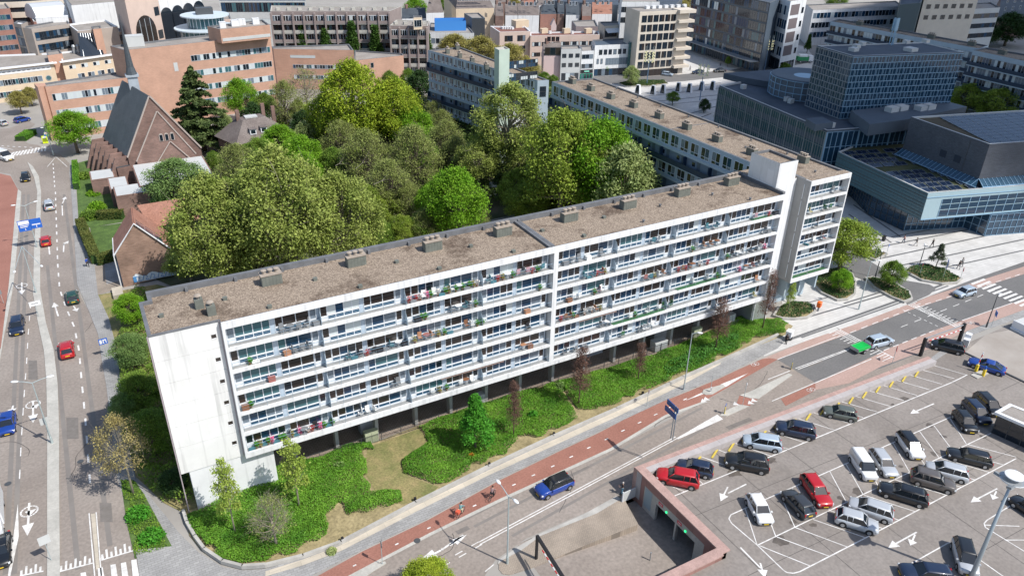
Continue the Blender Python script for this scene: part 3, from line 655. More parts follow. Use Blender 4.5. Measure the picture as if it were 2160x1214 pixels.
# ================================================================= THE LONG APARTMENT SLAB
ZR=22.05
F=[6.08+2.6*k for k in range(6)]
ab=thing('apartment_block','long white six storey apartment slab with gravel roof, balconies and open undercroft','building',(41,72,0))
AO=ab.location
SLABC=mat('balcony_floor',(.25,.25,.245),.9,col2=(.34,.34,.33),scale=.7,coord='World')
# gable: one render panel per storey with fine joints
b=MB();b.box(.64,6.95,68.66,75.2,5.4,21.84)
for k in range(6):
    z0,z1=(5.4 if k==0 else F[k]),(F[k+1]-.03 if k<5 else ZR)
    b.box(.6,5.93,68.6,68.66,z0,z1);b.box(6.42,6.95,68.6,68.66,z0,z1)
    zn=F[k]+1.0 if k<5 else F[5]+1.05
    b.box(5.93,6.42,68.6,68.66,z0,zn);b.box(5.93,6.42,68.6,68.66,zn+.5,z1)
b.build('gable_wall',GABLE,ab,True)
for k in range(6):
    zn=F[k]+1.0 if k<5 else F[5]+1.05
    b=MB();b.box(5.95,6.4,68.56,68.62,zn,zn+.06);b.box(5.95,6.4,68.652,68.655,zn+.06,zn+.5,1);b.build('window',[WHITEP,GLASSW],ab,True)
b=MB();b.box(1.4,9.9,68.68,71.3,0,5.4);b.box(9.7,9.9,71.3,76.8,0,5.4);b.box(1.4,1.6,71.3,76.8,0,5.4)
b.build('base_wall',WHITE,ab,True)
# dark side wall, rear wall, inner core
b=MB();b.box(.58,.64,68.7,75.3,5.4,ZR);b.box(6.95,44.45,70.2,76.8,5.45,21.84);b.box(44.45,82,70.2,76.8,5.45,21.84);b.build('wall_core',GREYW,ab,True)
b=MB();b.box(6.95,44.2,68.8,70.2,5.45,21.84);b.box(45.2,82,68.8,70.2,5.45,21.84);b.build('facade_wall',mat('facade_blue_shade',(.50,.58,.66),.7),ab,True)  # white wall tinted blue; the balcony shade is put into its colour
# frame: end box, central pier, end pier, top band
for x0,x1 in ((6.95,7.22),(44.42,45.05),(81.75,82.05)):b=MB();b.box(x0,x1,67.9,68.06,5.45,ZR);b.box(x0,x1,68.06,70.2,5.45,21.87);b.build('pier',WHITE,ab,True)
for x0,x1 in ((7.22,44.42),(45.05,81.75)):b=MB();b.box(x0,x1,67.9,68.06,21.28,ZR-.003);b.box(x0,x1,68.06,69.2,21.3,21.86);b.build('roof_band',WHITE,ab,True)
for k in range(6):
    for (x0,x1) in ((7.22,44.42),(45.05,81.75)):
        b=MB();zb=F[k]-.37 if k else 5.45
        b.box(x0,x1,67.9,68.05,zb,F[k],0);b.box(x0,x1,68.05,68.8,F[k]-.2,F[k]-.03,1);b.box(x0,x1,68.1,68.16,F[k]-.03,F[k]+.0,0)
        b.build('balcony',[WHITE,SLABC],ab,True)
        b=MB()
        b.tube([(x0,67.97,F[k]+.82),(x1,67.97,F[k]+.82)],.02,5);b.tube([(x0,67.97,F[k]+.42),(x1,67.97,F[k]+.42)],.009,4)
        nn=14
        for i in range(nn+1):x=x0+.1+(x1-x0-.2)*i/nn;b.tube([(x,67.97,F[k]),(x,67.97,F[k]+.82)],.016,5)
        b.build('railing',mat('railing_blue_grey',(.22,.33,.42),.4,metal=.3),ab,True)
b=MB();b.box(6.95,82.05,67.95,76.8,5.38,5.449);b.build('soffit',mat('soffit',(.36,.35,.34),.9),ab,True)
# window units
RA=[(.85,1.62),(1.68,2.5),(2.58,3.4),(3.48,4.18)];RB=[(4.75,5.45),(5.53,6.78),(6.85,8.12)]
ZU,ZT,ZL0,ZL1=.7,2.2,.17,.55
def unit(rs,door,x0):
    b=MB();a0,a1=min(rs[0][0],door[0])-x0,max(rs[-1][1],door[1])-x0
    b.box(a0-.05,a1+.05,-.07,.0,ZT,ZT+.06)
    for q in rs:
        x_0,x_1=q[0]-x0,q[1]-x0
        b.box(x_0-.05,x_0,-.07,0,0.1,ZT);b.box(x_1,x_1+.05,-.072,0,0.1,ZT)
    r0,r1=rs[0][0]-x0,rs[-1][1]-x0
    b.box(r0,r1,-.09,0,ZL1,ZU);b.box(r0,r1,-.075,0,0.0,ZL0)
    d0,d1=door[0]-x0,door[1]-x0
    b.box(d0-.06,d0,-.08,0,0,ZT);b.box(d1,d1+.06,-.08,0,0,ZT);b.box(d0,d1,-.07,0,0,.62)
    return b.mesh('window',FRW)
fA=unit(RA,(.1,.72),0);fB=unit(RB,(8.28,8.85),0)
def upane(rs,door,seed):
    r=random.Random(seed);b=MB();style=r.choice([0,0,1,2,3,4]);
    for i,q in enumerate(rs):
        mi={0:r.choices(range(6),(4,1,5,3,0,0))[0],1:r.choice((1,1,1,3)),2:5 if r.random()<.8 else 3,3:r.choice((2,2,0)),4:r.choice((1,0,2,4))}[style]
        if style !=2 and i==1 and len(rs)==4:mi=3
        b.face([(q[0],-.04,ZU),(q[1],-.04,ZU),(q[1],-.04,ZT),(q[0],-.04,ZT)],mi)
        b.face([(q[0],-.05,ZL0),(q[1],-.05,ZL0),(q[1],-.05,ZL1),(q[0],-.05,ZL1)],6)
        if r.random()<.25 and style !=2:b.face([(q[0],-.045,ZT-.5),(q[1],-.045,ZT-.5),(q[1],-.045,ZT),(q[0],-.045,ZT)],1)
    b.face([(door[0],-.04,.62),(door[1],-.04,.62),(door[1],-.04,ZT),(door[0],-.04,ZT)],r.choice((0,1,2,2)))
    return b.mesh('pane',PANES+[mat('spandrel_blue',(.008,.055,.11),.25,spec=.6)])
pA=[upane(RA,(.1,.72),100+i) for i in range(14)];pB=[upane(RB,(8.28,8.85),200+i) for i in range(14)]
STRIP=mat('panel_pale_blue',(.42,.50,.58),.6)
b=MB();b.lathe([(.02,-.12),(.1,-.1),(.12,0),(.06,.08)],8);LAMPM=b.mesh('balcony_lamp',WHITEP)
dv=MB()
dpts=[(0,68.75,.05),(0,68.05,.05),(0,68.05,.95),(0,68.55,1.75),(0,68.75,1.75)]
for i in range(5):
    a,c=Vector(dpts[i]),Vector(dpts[(i+1)%5]);dv.tube([a-Vector((0,68.8,0)),c-Vector((0,68.8,0))],.03,5,0)
dv.face([(0.0,p[1]-68.8,p[2]) for p in dpts],1);dv.box(-.02,.02,-.7,-.1,.1,.35,0)
DIVM=dv.mesh('balcony_divider',[mat('divider_frame',(.25,.32,.38),.4),mat('divider_glass',(.50,.60,.68),.25)])
MODS=[7.3+9.28*k for k in range(4)]+[44.55+9.28*k for k in range(4)]
rr=random.Random(11)
for k in range(6):
    for j,x in enumerate(MODS):
        for fm,pm in ((fA,pA),(fB,pB)):
            if j==4 and fm is fA:pass
            o=put('window',fm,ab,(x-AO.x,68.8-AO.y,F[k]-AO.z));put('pane',rr.choice(pm),o)
        if k==0 and j==0:STM=MB().box(0,.4,-.05,0,.1,2.25).mesh('facade_panel',STRIP)
        put('facade_panel',STM,ab,(x+4.26-AO.x,68.8-AO.y,F[k]-AO.z))
        for lx in (4.5,9.05):
            if lx==9.05 and j in (3,7):continue
            put('balcony_lamp',LAMPM,ab,(x+lx-AO.x,68.6-AO.y,F[k]+2.05-AO.z))
        if j not in (3,7):put('balcony_divider',DIVM,ab,(x+9.2-AO.x,68.8-AO.y,F[k]-AO.z))
# undercroft
b=MB();b.box(9.9,82,76.2,76.8,0,5.38);b.build('rear_wall',mat('dark_brick',(.13,.125,.12),.9),ab,True)
colb=MB();colb.box(-.2,.2,-.45,.45,0,5.38);CM=colb.mesh('column',mat('column_concrete',(.36,.35,.33),.85,var=.1,scale=1))
for x in (12.6,17.5,22.4,27.5,32.2,37.2,42.2,47.25,52.3,57.4,62.5,67.6,72.6,77.6):put('column',CM,ab,(x-AO.x,71.6-AO.y,0))
b=MB();b.box(20.8,22.8,72.6,73.6,0,5.38);b.box(34,41,75.4,76.2,0,5.38);b.box(54,57.5,74,76.2,0,5.38);b.box(66,69.5,73,76.2,0,5.38);b.build('store_wall',mat('store_wall',(.42,.42,.42),.9),ab,True)
# roof
rf=MB();rf.face([(.9,68.75,21.9),(7,68.75,21.9),(7,68.12,21.9),(44,68.12,21.9),(82,68.12,21.9),(82,76.5,21.9),(1.5,76.5,21.9),(1.5,75.2,21.9),(.9,75.2,21.9)])
roof=rf.build('roof',GRAVEL,ab,True)
lb=MB()
lb.box(.56,.9,68.7,75.45,21.8,22.2);lb.box(.9,1.8,75.1,75.45,21.8,22.199);lb.box(1.4,1.8,75.45,76.6,21.8,22.198)
lb.box(1.4,82.2,76.45,76.95,21.8,22.5)
lb.box(.56,6.95,68.55,68.72,21.9,22.07);lb.box(6.9,7.0,68,68.7,21.9,22.08);lb.box(7,82,68.06,68.13,21.87,22.055)
for i in range(16):lb.box(5+4.9*i,5.3+4.9*i,76.15,76.45,21.9,22.35)
lb.box(81.75,82.2,68.2,76.45,21.9,22.35)
lb.box(43.75,44.15,68.15,76.45,21.9,22.2);lb.box(44.25,44.6,68.15,76.45,21.9,22.15)
lb.build('flashing',LEAD,roof,True)
for x,y in ((573,597),(751,558),(912,526),(1060,495),(1200,465),(1324,438),(1438,412),(1542,389)):
    p=G(x,y,21.9);put('chimney',CHIM,roof,(p.x-AO.x,p.y-AO.y,21.9))
for x,y in ((421,648),(447,662)):
    p=G(x,y,21.9);put('chimney',COWL,roof,(p.x-AO.x,p.y-AO.y,21.9))
for x,y in ((341,668),(475,632),(569,649),(665,591),(760,606),(837,554),(927,568),(993,521),(1083,532),(1144,488),(1232,499),(1274,460),(1357,469),(1392,436),(1502,412),(1582,422)):
    p=G(x,y,21.9);put('roof_vent',VENT if x<1300 else VENTS,roof,(p.x-AO.x,p.y-AO.y,21.9))
b=MB();b.tube([(.5,68.5,22),(.5,68.5,.2)],.06,6);b.tube([(6.86,68.5,22),(6.86,68.5,5.5)],.05,6,0);b.build('downpipe',mat('pipe_mauve',(.38,.32,.33),.6),ab,True)
# stair tower at the bend
tw=thing('stair_tower','plain white square stair tower rising above the bend of the apartment roofs','building',(83.5,72.5,0))
shell(tw,[(81.95,69.8),(85.5,69.8),(85.5,75.2),(81.95,75.2)],8.6,25.9,WHITE,GRAVEL,.22,.35)
b=MB();b.box(82.1,85.4,69.9,75,0,8.6);b.build('lobby',GREYW,tw,True)
b=MB();b.box(82.3,82.45,69.75,69.9,.2,8.4);b.box(85.1,85.25,69.75,69.9,.2,8.4);b.box(82.45,85.1,69.75,69.9,8.2,8.4);b.box(82.45,85.1,69.75,69.9,4,4.2);o=b.build('window',WHITEP,tw,True)
b=MB();b.box(82.45,85.1,69.86,69.88,.2,8.2);b.build('pane',mat('lobby_glass',(.25,.27,.25),.2),o,True)
b=MB();b.box(81.92,81.95,70.6,71.7,22.6,24.6);b.build('door',WHITEP,tw,True)
# low link roof between tower and slab
b=MB();b.box(82.2,87.4,75.3,78.5,5,21.8);b.box(85.6,89.3,72.5,75.3,0,21.8);b.build('link_wall',WHITE,tw,True)
b=MB();b.face([(82.2,75.3,21.83),(87.4,75.3,21.83),(87.4,78.5,21.83),(82.2,78.5,21.83)]);b.face([(85.6,72.5,21.84),(89.3,72.5,21.84),(89.3,75.3,21.84),(85.6,75.3,21.84)]);b.build('link_roof',GRAVEL,tw,True)
# ================================================================= north wing (runs away from the camera)
w2=thing('apartment_wing','pale blue grey apartment wing with gravel roof running back from the white stair tower','building',(92,104,0))
WO=w2.location
polyw=[(89.4,71.0),(97.9,71.0),(97.6,137),(87.5,138),(87.5,75.3),(89.4,75.3)]
roof2=shell(w2,polyw,5.4,ZR,PALE,GRAVEL,.4,.3)
b=MB();b.box(90.6,97.2,73.2,74.2,0,5.4);b.box(90.6,97.2,74.2,136,0,5.4);b.build('base_wall',PALE,w2,True)
b=MB();b.box(93.9,94.6,73.1,73.2,.1,2.9);b.build('door',FRG,w2,True)
for x in (90.4,93.6,97.3):b=MB();b.prism([(x-.15,71.3),(x+.15,71.3),(x+.15,73.5),(x-.15,73.5)],2.2,5.4);b.build('fin',PALE,w2,True)
# south end with balconies
b=MB();b.box(89.4,97.9,70.8,70.99,21.3,ZR+.02);b.box(97.7,97.92,69.9,70.99,5.45,ZR+.01);b.box(89.38,89.6,69.9,70.99,5.45,ZR+.01);b.box(89.6,97.7,69.9,70.8,21.3,ZR+.01);b.face([(89.5,70.05,ZR+.03),(97.8,70.05,ZR+.03),(97.8,71.3,ZR+.03),(89.5,71.3,ZR+.03)],1);b.build('end_frame',[WHITE,GRAVEL],w2,True)
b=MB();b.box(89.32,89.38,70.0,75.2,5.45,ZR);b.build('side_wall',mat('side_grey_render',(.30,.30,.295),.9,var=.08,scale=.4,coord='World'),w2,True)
for k in range(6):
    b=MB();b.box(89.6,97.7,69.9,70.05,F[k]-.37 if k else 5.45,F[k],0);b.box(89.6,97.7,70.05,70.98,F[k]-.2,F[k]-.03,1);b.build('balcony',[WHITE,SLABC],w2,True)
    b=MB();b.tube([(89.6,69.97,F[k]+.82),(97.7,69.97,F[k]+.82)],.02,5)
    for i in range(4):b.tube([(91+1.9*i,69.97,F[k]),(91+1.9*i,69.97,F[k]+.82)],.015,5)
    b.build('railing',mat('railing_blue_grey',(0,0,0)),w2,True)
    for fm,pm,dx in ((fB,pB,-4.6),(fB,pB,-.2)):
        if dx<-1:o=put('window',fA,w2,(89.2-WO.x,70.97-WO.y,F[k]));put('pane',rr.choice(pA),o)
    o=put('window',fB,w2,(88.7-WO.x,70.97-WO.y,F[k]));put('pane',rr.choice(pB),o)
# west facade: rows of tall windows and dark galleries
NAVY=mat('gallery_navy',(.012,.035,.07),.5);GALW=mat('gallery_wall',(.16,.21,.26),.8)
def west(par,P,Q,f,kinds,nwin,nm,paneseed,wts,m0=.6,m1=.6,wins=True):
    M,L=frame(P,Q)
    for z,kd in zip(f,kinds):
        b=MB();b.box(0,L,-.25,0,z-.35,z+.12,0,M);b.build('band',PALE,par,True)
        if kd=='w':pass
        else:
            b=MB();b.box(0,L,-.02,.0,z+.12,z+2.25,1,M);b.box(0,L,-.8,-.02,z-.05,z+.1,2,M);b.box(0,L,-.82,-.78,z+.1,z+1.05,0,M)
            n=int(L/6)
            for i in range(n+1):x=.3+(L-.6)*i/n;b.box(x-.08,x+.08,-.8,-.02,z+.1,z+2.3,0,M)
            b.build('gallery',[NAVY,GALW,PALE],par,True)
            nd=min(int(L/4),18)
            for i in range(nd):
                x=1.5+(L-3)*i/nd;b=MB();b.box(x,x+.7,-.05,-.02,z+1.1,z+1.8,0,M);b.build('gallery_window',GLASS,par,True);b=MB();b.box(x+1.2,x+2.0,-.05,-.02,z+.12,z+2.1,0,M);b.build('door',mat('door_blue_grey',(.09,.12,.15),.5),par,True)
    windows(par,P,Q,[z+.3 for z,kd in zip(f,kinds) if kd=='w'],nwin,(L-m0-m1)/nwin*.76,2.05,2,FRW,wts,m0,m1,dz=.55,seed=paneseed)
west(w2,(87.5,138),(87.5,75.4),[F[5]-.0,F[4],F[3],F[2],F[1],F[0]],'wgwgww',24,2,5,(5,3,2,2,0,1))
for x,y in ((1207,176),(1246,191),(1288,208),(1336,226),(1390,249),(1448,272),(1512,298),(1585,326),(1693,342)):
    p=G(x,y,21.75);o=put('chimney',CHIM,roof2,(p.x-WO.x,p.y-WO.y,21.75),(0,0,math.pi/2),(.8,.9,.9))
for x,y in ((1300,189),(1345,207),(1394,226),(1452,248),(1515,270),(1584,297),(1572,313),(1660,326),(1719,364)):
    p=G(x,y,21.75);put('roof_vent',VENTS,roof2,(p.x-WO.x,p.y-WO.y,21.75))
b=MB();b.box(87.9,97.2,100.2,100.4,21.76,21.8);b.build('flashing',LEAD,roof2,True)
# ================================================================= third wing with the pale green tower
pl3=[G(903,106,18.6),G(1134,170,18.6),G(1158,169,18.6),G(970,99,18.6)]
c3=sum(pl3,Vector())/4
w3=thing('apartment_wing','blue grey apartment wing with pink reflecting windows behind the pale green tower','building',(c3.x,c3.y,0))
roof3=shell(w3,[(p.x,p.y) for p in pl3],2.8,18.6,PALE,GRAVEL,.4,.35)
f3=[2.9+2.6*k for k in range(6)]
GP=mat('glass_pink_reflection',(.50,.30,.24),.25)
west(w3,(pl3[0].x,pl3[0].y),(pl3[1].x,pl3[1].y),f3[::-1],'wgwwgw',24,2,7,(2,2,2,1,1,0))
b=MB();b.prism([(p.x,p.y) for p in inset([(q.x,q.y) for q in pl3],1.2)],0,2.8);b.build('base_wall',NAVY,w3,True)
for x,y in ((944,112),(965,104),(970,121),(996,131),(1026,145)):
    p=G(x,y,18.3);put('chimney',CHIM,roof3,(p.x-c3.x,p.y-c3.y,18.3),(0,0,1.3),(.9,.9,1))
windows(w3,(pl3[1].x,pl3[1].y),(pl3[2].x,pl3[2].y),[14.8],1,1.5,2.4,3,FRD,(1,0,0,0,0,0),.4,.4,dz=1.2)
gt=thing('green_tower','tall pale green service tower standing against the pink windowed wing','tower',(92,168,0))
pg=[G(1043,101,26.3),G(1053,106,26.3),G(1075,103,26.3)];pg.append(pg[0]+pg[2]-pg[1])
GRT=mat('pale_green_render',(.46,.55,.47),.8,var=.06,scale=.5,coord='World')
shell(gt,[(p.x,p.y) for p in pg],0,26.3,GRT,CONC,.2,.3,CONC)
M,L=frame(pg[1],pg[2]);b=MB();b.box(.1,L-.1,-.05,0,20.2,20.4,0,M);b.box(L-.5,L-.35,-.08,0,17,20.6,0,M);b.build('joint_strip',LEAD,gt,True)
lw=thing('low_link_block','low white block with grid windows between the green tower and the blue grey wing','building',(97,150,0))
q=[G(1070,230,12),G(1133,222,12),G(1136,196,12),G(1075,205,12)]
roofl=shell(lw,[(p.x,p.y) for p in q],0,12,WHITE,ROOFF,.25,.4)
windows(lw,q[0],q[1],[9.2,6.4],3,2.6,1.7,4,FRD,(1,0,0,1,1,0),.3,.3,dz=.85)
# ================================================================= OTHER BUILDINGS
ORB=brickmat('brick_orange',(.47,.27,.19),(.53,.31,.22),(.42,.28,.21),1,.6,.18,msize=.02,wvar=.1)
BRK=brickmat('brick_brown',(.17,.095,.075),(.25,.14,.11),(.2,.16,.14),1,.5,.14,msize=.02,wvar=.28)
BRR=brickmat('brick_red',(.27,.12,.09),(.33,.15,.11),(.3,.2,.17),1,.5,.14,msize=.02,wvar=.12)
BRH=brickmat('brick_weathered',(.22,.13,.09),(.32,.20,.145),(.27,.2,.16),1,.5,.14,msize=.02,wvar=.3)
CREAM=mat('cream_render',(.62,.50,.36),.85,var=.08,scale=.3,coord='World')
PINKS=mat('pinkish_stone',(.58,.45,.38),.85,var=.06,scale=.3,coord='World')
BEIGE=mat('beige_stone',(.60,.53,.44),.85,var=.08,scale=.3,coord='World')
TAUPE=mat('taupe_stone',(.36,.31,.27),.85,var=.08,scale=.3,coord='World')
LGREY=mat('light_grey_panel',(.50,.51,.50),.7,var=.05,scale=.3,coord='World')
DGREY=mat('dark_grey_panel',(.075,.10,.13),.6,var=.1,scale=.3,coord='World')  # grey tinted with the blue light missing under the cloud
OFR=mat('window_frame_pale',(.52,.56,.58),.5)
def V2(p):return (p.x,p.y)
# --- orange brick offices
t,p,r_=building('office_block','long low orange brick office wing with flat roof behind the church spire',[(95,183),(373,152),(352,136),(75,178)],13.1,ORB,ROOFF)
ribbon(t,p[0],p[1],[9.5,5.5,1.6],1.7,44,OFR,(2,3,0,0,4,1),1.0,1.0,21,group=8)
b=MB();q=[G(72,178,13.1),G(95,177,13.1),G(97,181,13.1),G(80,186,13.1)]
b.prism([(v.x,v.y) for v in q],0,13.3);b.build('end_pier',ORB,t,True)
t,p,r_=building('office_block','tall orange brick office slab with five window bands beside the cedar tree',[(263,106),(570,74),(552,60),(232,97)],20,ORB,ROOFF)
M,L=frame(p[0],p[1])
for i,(z,nn) in enumerate(((15.4,27),(11.5,27),(7.6,27),(3.7,27))):
    ribbon(t,M @ Vector((15.5 if i==0 else 14.8,0,0)),p[1],[z],1.55,nn,OFR,(3,2,0,0,4,2),.2,.6,31+i,group=7)
for (x,z) in ((4,14.6),(8,14.6)):pass
b=MB();b.box(11,12,-.05,0,13.4,15.6,0,M);b.build('door',LGREY,t,True)
q=[G(464,64,23),G(569,54,23),G(554,43,23),G(437,57,23)]
p2=thing('penthouse','orange brick plant room on the roof of the tall orange office slab','building',(q[0].x,q[0].y,20))
shell(p2,[(v.x,v.y) for v in q],19.6,23.2,ORB,ROOFF,.3,.4)
M,L=frame(q[0],q[1]);b=MB();b.box(.3,L-.2,-.06,0,-2.9,-2.1,0,M);b.build('panel_band',LGREY,p2,True)
for x,y,s in ((497,55,2.2),(509,53,2.2),(470,59,1.6),(540,51,1.8)):
    roofbox(p2,(q[0].x,q[0].y,20),G(x,y,22.8),s,1.4,1.5,WHITE,z=22.8)
v=G(285,97,19.6);roofbox(r_,(t.location.x,t.location.y,0),v,4.5,3.0,2.6,LGREY,z=19.6)
t,p,r_=building('office_block','orange brick office wing with one slit window behind the bright round trees',[(576,103),(746,106),(736,93),(573,98)],12.2,ORB,ROOFF)
ribbon(t,p[0],p[1],[9.6],.8,1,OFR,(0,1,0,0,3,0),5,12,41);ribbon(t,p[0],p[1],[6.4,3.2],1.2,22,OFR,(4,2,0,2,1,2),5.5,1,42,group=8)
t,p,r_=building('office_block','pale orange blank brick office end block with two small windows',[(747,128),(851,117),(849,113),(748,106)],9.5,ORB,ROOFF)
windows(t,p[0],p[1],[6.8,3.9],1,1.0,1.5,1,FRG,(1,0,0,0,0,0),4,9,seed=43)
# --- church
ch=thing('church','brown brick church with a steep slate roof and slim lead spire','church',(13,184,0))
A0,A1,AP=Vector((5.9,175.7,6)),Vector((20.6,175.7,6)),Vector((12.4,175.7,18.2))
dv_=Vector((-3.6,17.2,0));up6=Vector((0,0,1))
b=MB()
for o_ in (Vector((0,0,0)),dv_):
    pass
b.face([A0-up6*6,A1-up6*6,A1,AP,A0]);b.face([A0-up6*6+dv_,A0+dv_,AP+dv_,A1+dv_,A1-up6*6+dv_]);b.face([A0-up6*6,A0,A0+dv_,A0-up6*6+dv_]);b.face([A1,A1-up6*6,A1-up6*6+dv_,A1+dv_])
b.build('nave_wall',BRK,ch,True)
def slab(b,a,c,d,e,th,mi=0):
    n=(c-a).cross(e-a).normalized()
    if n.z<0:n=-n
    k=len(b.v);b.v+=[tuple(v) for v in (a,c,d,e)]+[tuple(v+n*th) for v in (a,c,d,e)]
    for q in ((0,3,2,1),(4,5,6,7),(0,1,5,4),(1,2,6,5),(2,3,7,6),(3,0,4,7)):b.f.append(tuple(k+t_ for t_ in q));b.m.append(mi)
g0=Vector((.0,.25,0))
b=MB();slab(b,A0+g0,AP+g0,AP+dv_,A0+dv_,.12);slab(b,AP+g0,A1+g0,A1+dv_,AP+dv_,.121);cr=b.build('roof',SLATE,ch,True)
TRIM=mat('church_trim',(.40,.34,.30),.85)
def gable_trim(b,a,ap,c,wd,y0,y1,cl=True):
    for s0,s1 in ((a,ap),(ap,c)):
        d=(s1-s0).normalized();n=Vector((-d.z,0,d.x)) if d.z>0 else Vector((-d.z,0,d.x))
        n=n if n.z>0 else-n
        pts=[s0,s1,s1+n*wd,s0+n*wd];k=len(b.v)
        b.v+=[(v.x,y0,v.z) for v in pts]+[(v.x,y1,v.z) for v in pts]
        for q in ((0,1,2,3),(7,6,5,4),(0,4,5,1),(1,5,6,2),(2,6,7,3),(3,7,4,0)):b.f.append(tuple(k+t_ for t_ in q));b.m.append(0)
b=MB();gable_trim(b,A0,AP,A1,.28,175.45,175.95);o=b.build('gable_trim',TRIM,ch,True)
# stepped inner gable of the entrance front
i0,i1,ip=Vector((7.4,174.6,0)),Vector((19.2,174.6,0)),Vector((13.2,174.6,15.2))
b=MB();b.face([(i0.x,174.6,0),(i1.x,174.6,0),(i1.x,174.6,5.2),(ip.x,174.6,15.2),(i0.x,174.6,5.2)]);b.face([(i0.x,174.6,0),(i0.x,174.6,5.2),(i0.x,175.7,5.2),(i0.x,175.7,0)]);b.face([(i0.x,174.6,5.2),(ip.x,174.6,15.2),(ip.x,175.7,15.2),(i0.x,175.7,5.2)]);b.face([(ip.x,174.6,15.2),(i1.x,174.6,5.2),(i1.x,175.7,5.2),(ip.x,175.7,15.2)])
b.build('front_gable',BRK,ch,True)
b=MB();gable_trim(b,Vector((7.4,0,5.2)),Vector((13.2,0,15.2)),Vector((19.2,0,5.2)),.22,174.45,174.9);gable_trim(b,Vector((11.2,0,4.2)),Vector((14.6,0,8.6)),Vector((18,0,4.2)),.18,174.35,174.6);b.build('gable_trim',TRIM,ch,True)
for x in (13.0,14.1,15.2):
    b=MB();b.box(x-.42,x+.42,174.5,174.59,8.9,10.2,0);b.lathe([(.42,0),(.42,.08)],12,0);b.v[-24:]=[(v[0]+x,174.59-v[2],10.2+v[1]) for v in b.v[-24:]]
    wq=b.build('window',TRIM,ch,True);b=MB();b.box(x-.28,x+.28,174.47,174.5,9.0,10.3);b.build('pane',GLASS,wq,True)
# side aisle with buttresses on the west side
b=MB();M,L=frame(A0+dv_-up6*6,A0-up6*6)
b.box(0,L,-2.6,0,0,4.2,0,M);b.box(0,L,-2.62,.1,4.2,4.3,1,M);b.build('aisle',[BRK,SLATE],ch,True)
for i in range(6):
    b=MB();x=.6+i*3.2;b.face([M @ Vector(q) for q in ((x,-5.0,0),(x,-2.5,6.2),(x,.1,6.2),(x,.1,0))]);b.face([M @ Vector(q) for q in ((x+.5,-5.0,0),(x+.5,.1,0),(x+.5,.1,6.2),(x+.5,-2.5,6.2))])
    b.face([M @ Vector(q) for q in ((x,-5.0,0),(x+.5,-5,0),(x+.5,-2.5,6.2),(x,-2.5,6.2))]);b.face([M @ Vector(q) for q in ((x,-2.5,6.2),(x+.5,-2.5,6.2),(x+.5,.1,6.2),(x,.1,6.2))]);b.build('buttress',BRK,ch,True)
for (x0,x1,yy0,yy1,zz) in ((1.0,4.6,163.5,170.5,3.8),(1.6,7.6,157.5,163.4,4.3),(6.2,20.5,160.5,174.6,4.6),(-2,2.6,172,178,3.4)):
    b=MB();b.box(x0,x1,yy0,yy1,0,zz);b.box(x0+.25,x1-.25,yy0+.25,yy1-.25,zz,zz+.05,1);b.build('annex',[BRK,LGREY],ch,True)
b=MB()
for (x,y,z) in ((2.3,163.45,1.6),(3.4,163.45,1.6)):b.box(x,x+.6,y-.05,y,z,z+1.3)
b.build('annex_windows',GLASS,ch,True)
# spire: square slate base, then a tall needle
S0=G(284,187,17.5);b=MB();sx,sy=S0.x,S0.y
b.box(sx-1.0,sx+1.0,sy-1.0,sy+1.0,15.5,20.2);b.box(sx-1.3,sx+1.3,sy-1.3,sy+1.3,20.2,20.6);b.build('spire_base',mat('lead_pale',(.36,.40,.44),.5,var=.1,scale=1),ch,True)
b=MB();b.lathe([(1.15,20.6),(.75,22.2),(.04,31.5)],8,0,(sx,sy,0));b.tube([(sx,sy,31.4),(sx,sy,33)],.05,5);b.tube([(sx-.4,sy,32.5),(sx+.4,sy,32.5)],.05,5);b.build('spire',SLATE,ch,True)
# --- villa with hipped roof
vl=thing('villa','brown brick villa with a hipped slate roof, dormers and tall chimneys','house',(33,181,0))
e=[Vector(v) for v in ((25.0,185,5.6),(28,175.5,5.6),(42.3,179.5,5.6),(39.5,189,5.6))]
b=MB();b.prism([(v.x,v.y) for v in inset(e,.6)],0,5.7,top=False);b.build('wall',BRK,vl,True)
rt0=[Vector(v) for v in ((30.5,183.5,9.6),(31.2,180.6,9.6),(36.6,182,9.6),(36,185,9.6))]
b=MB()
for i in range(4):j=(i+1)%4;b.face([e[i],e[j],rt0[j],rt0[i]])
b.face(rt0);vr=b.build('roof',SLATEB,vl,True)
b=MB();b.box(32,34.8,181.8,183.8,9.62,9.9);b.build('skylight',LGREY,vr,True)
for (x,y) in ((30.5,182.6),(38.6,182.6),(37,186)):
    b=MB();b.box(x-.4,x+.4,y-.4,y+.4,7,11.6);b.build('chimney',BRK,vr,True)
for (x,y) in ((32.6,178.6),(35.2,179.4)):
    b=MB();b.box(x-.7,x+.7,y-.9,y+1.2,6.9,8.1);b.box(x-.85,x+.85,y-1.05,y+1.3,8.1,8.2,1);d_=b.build('dormer',[WHITEP,SLATEB],vr,True);b=MB();b.box(x-.5,x+.5,y-.93,y-.9,7.15,7.9);b.build('pane',GLASS,d_,True)
windows(vl,(28.4,176.2),(41.6,180.0),[3.3,.9],4,1.1,1.4,2,FRW,(2,1,0,0,0,0),.8,.8,seed=51)
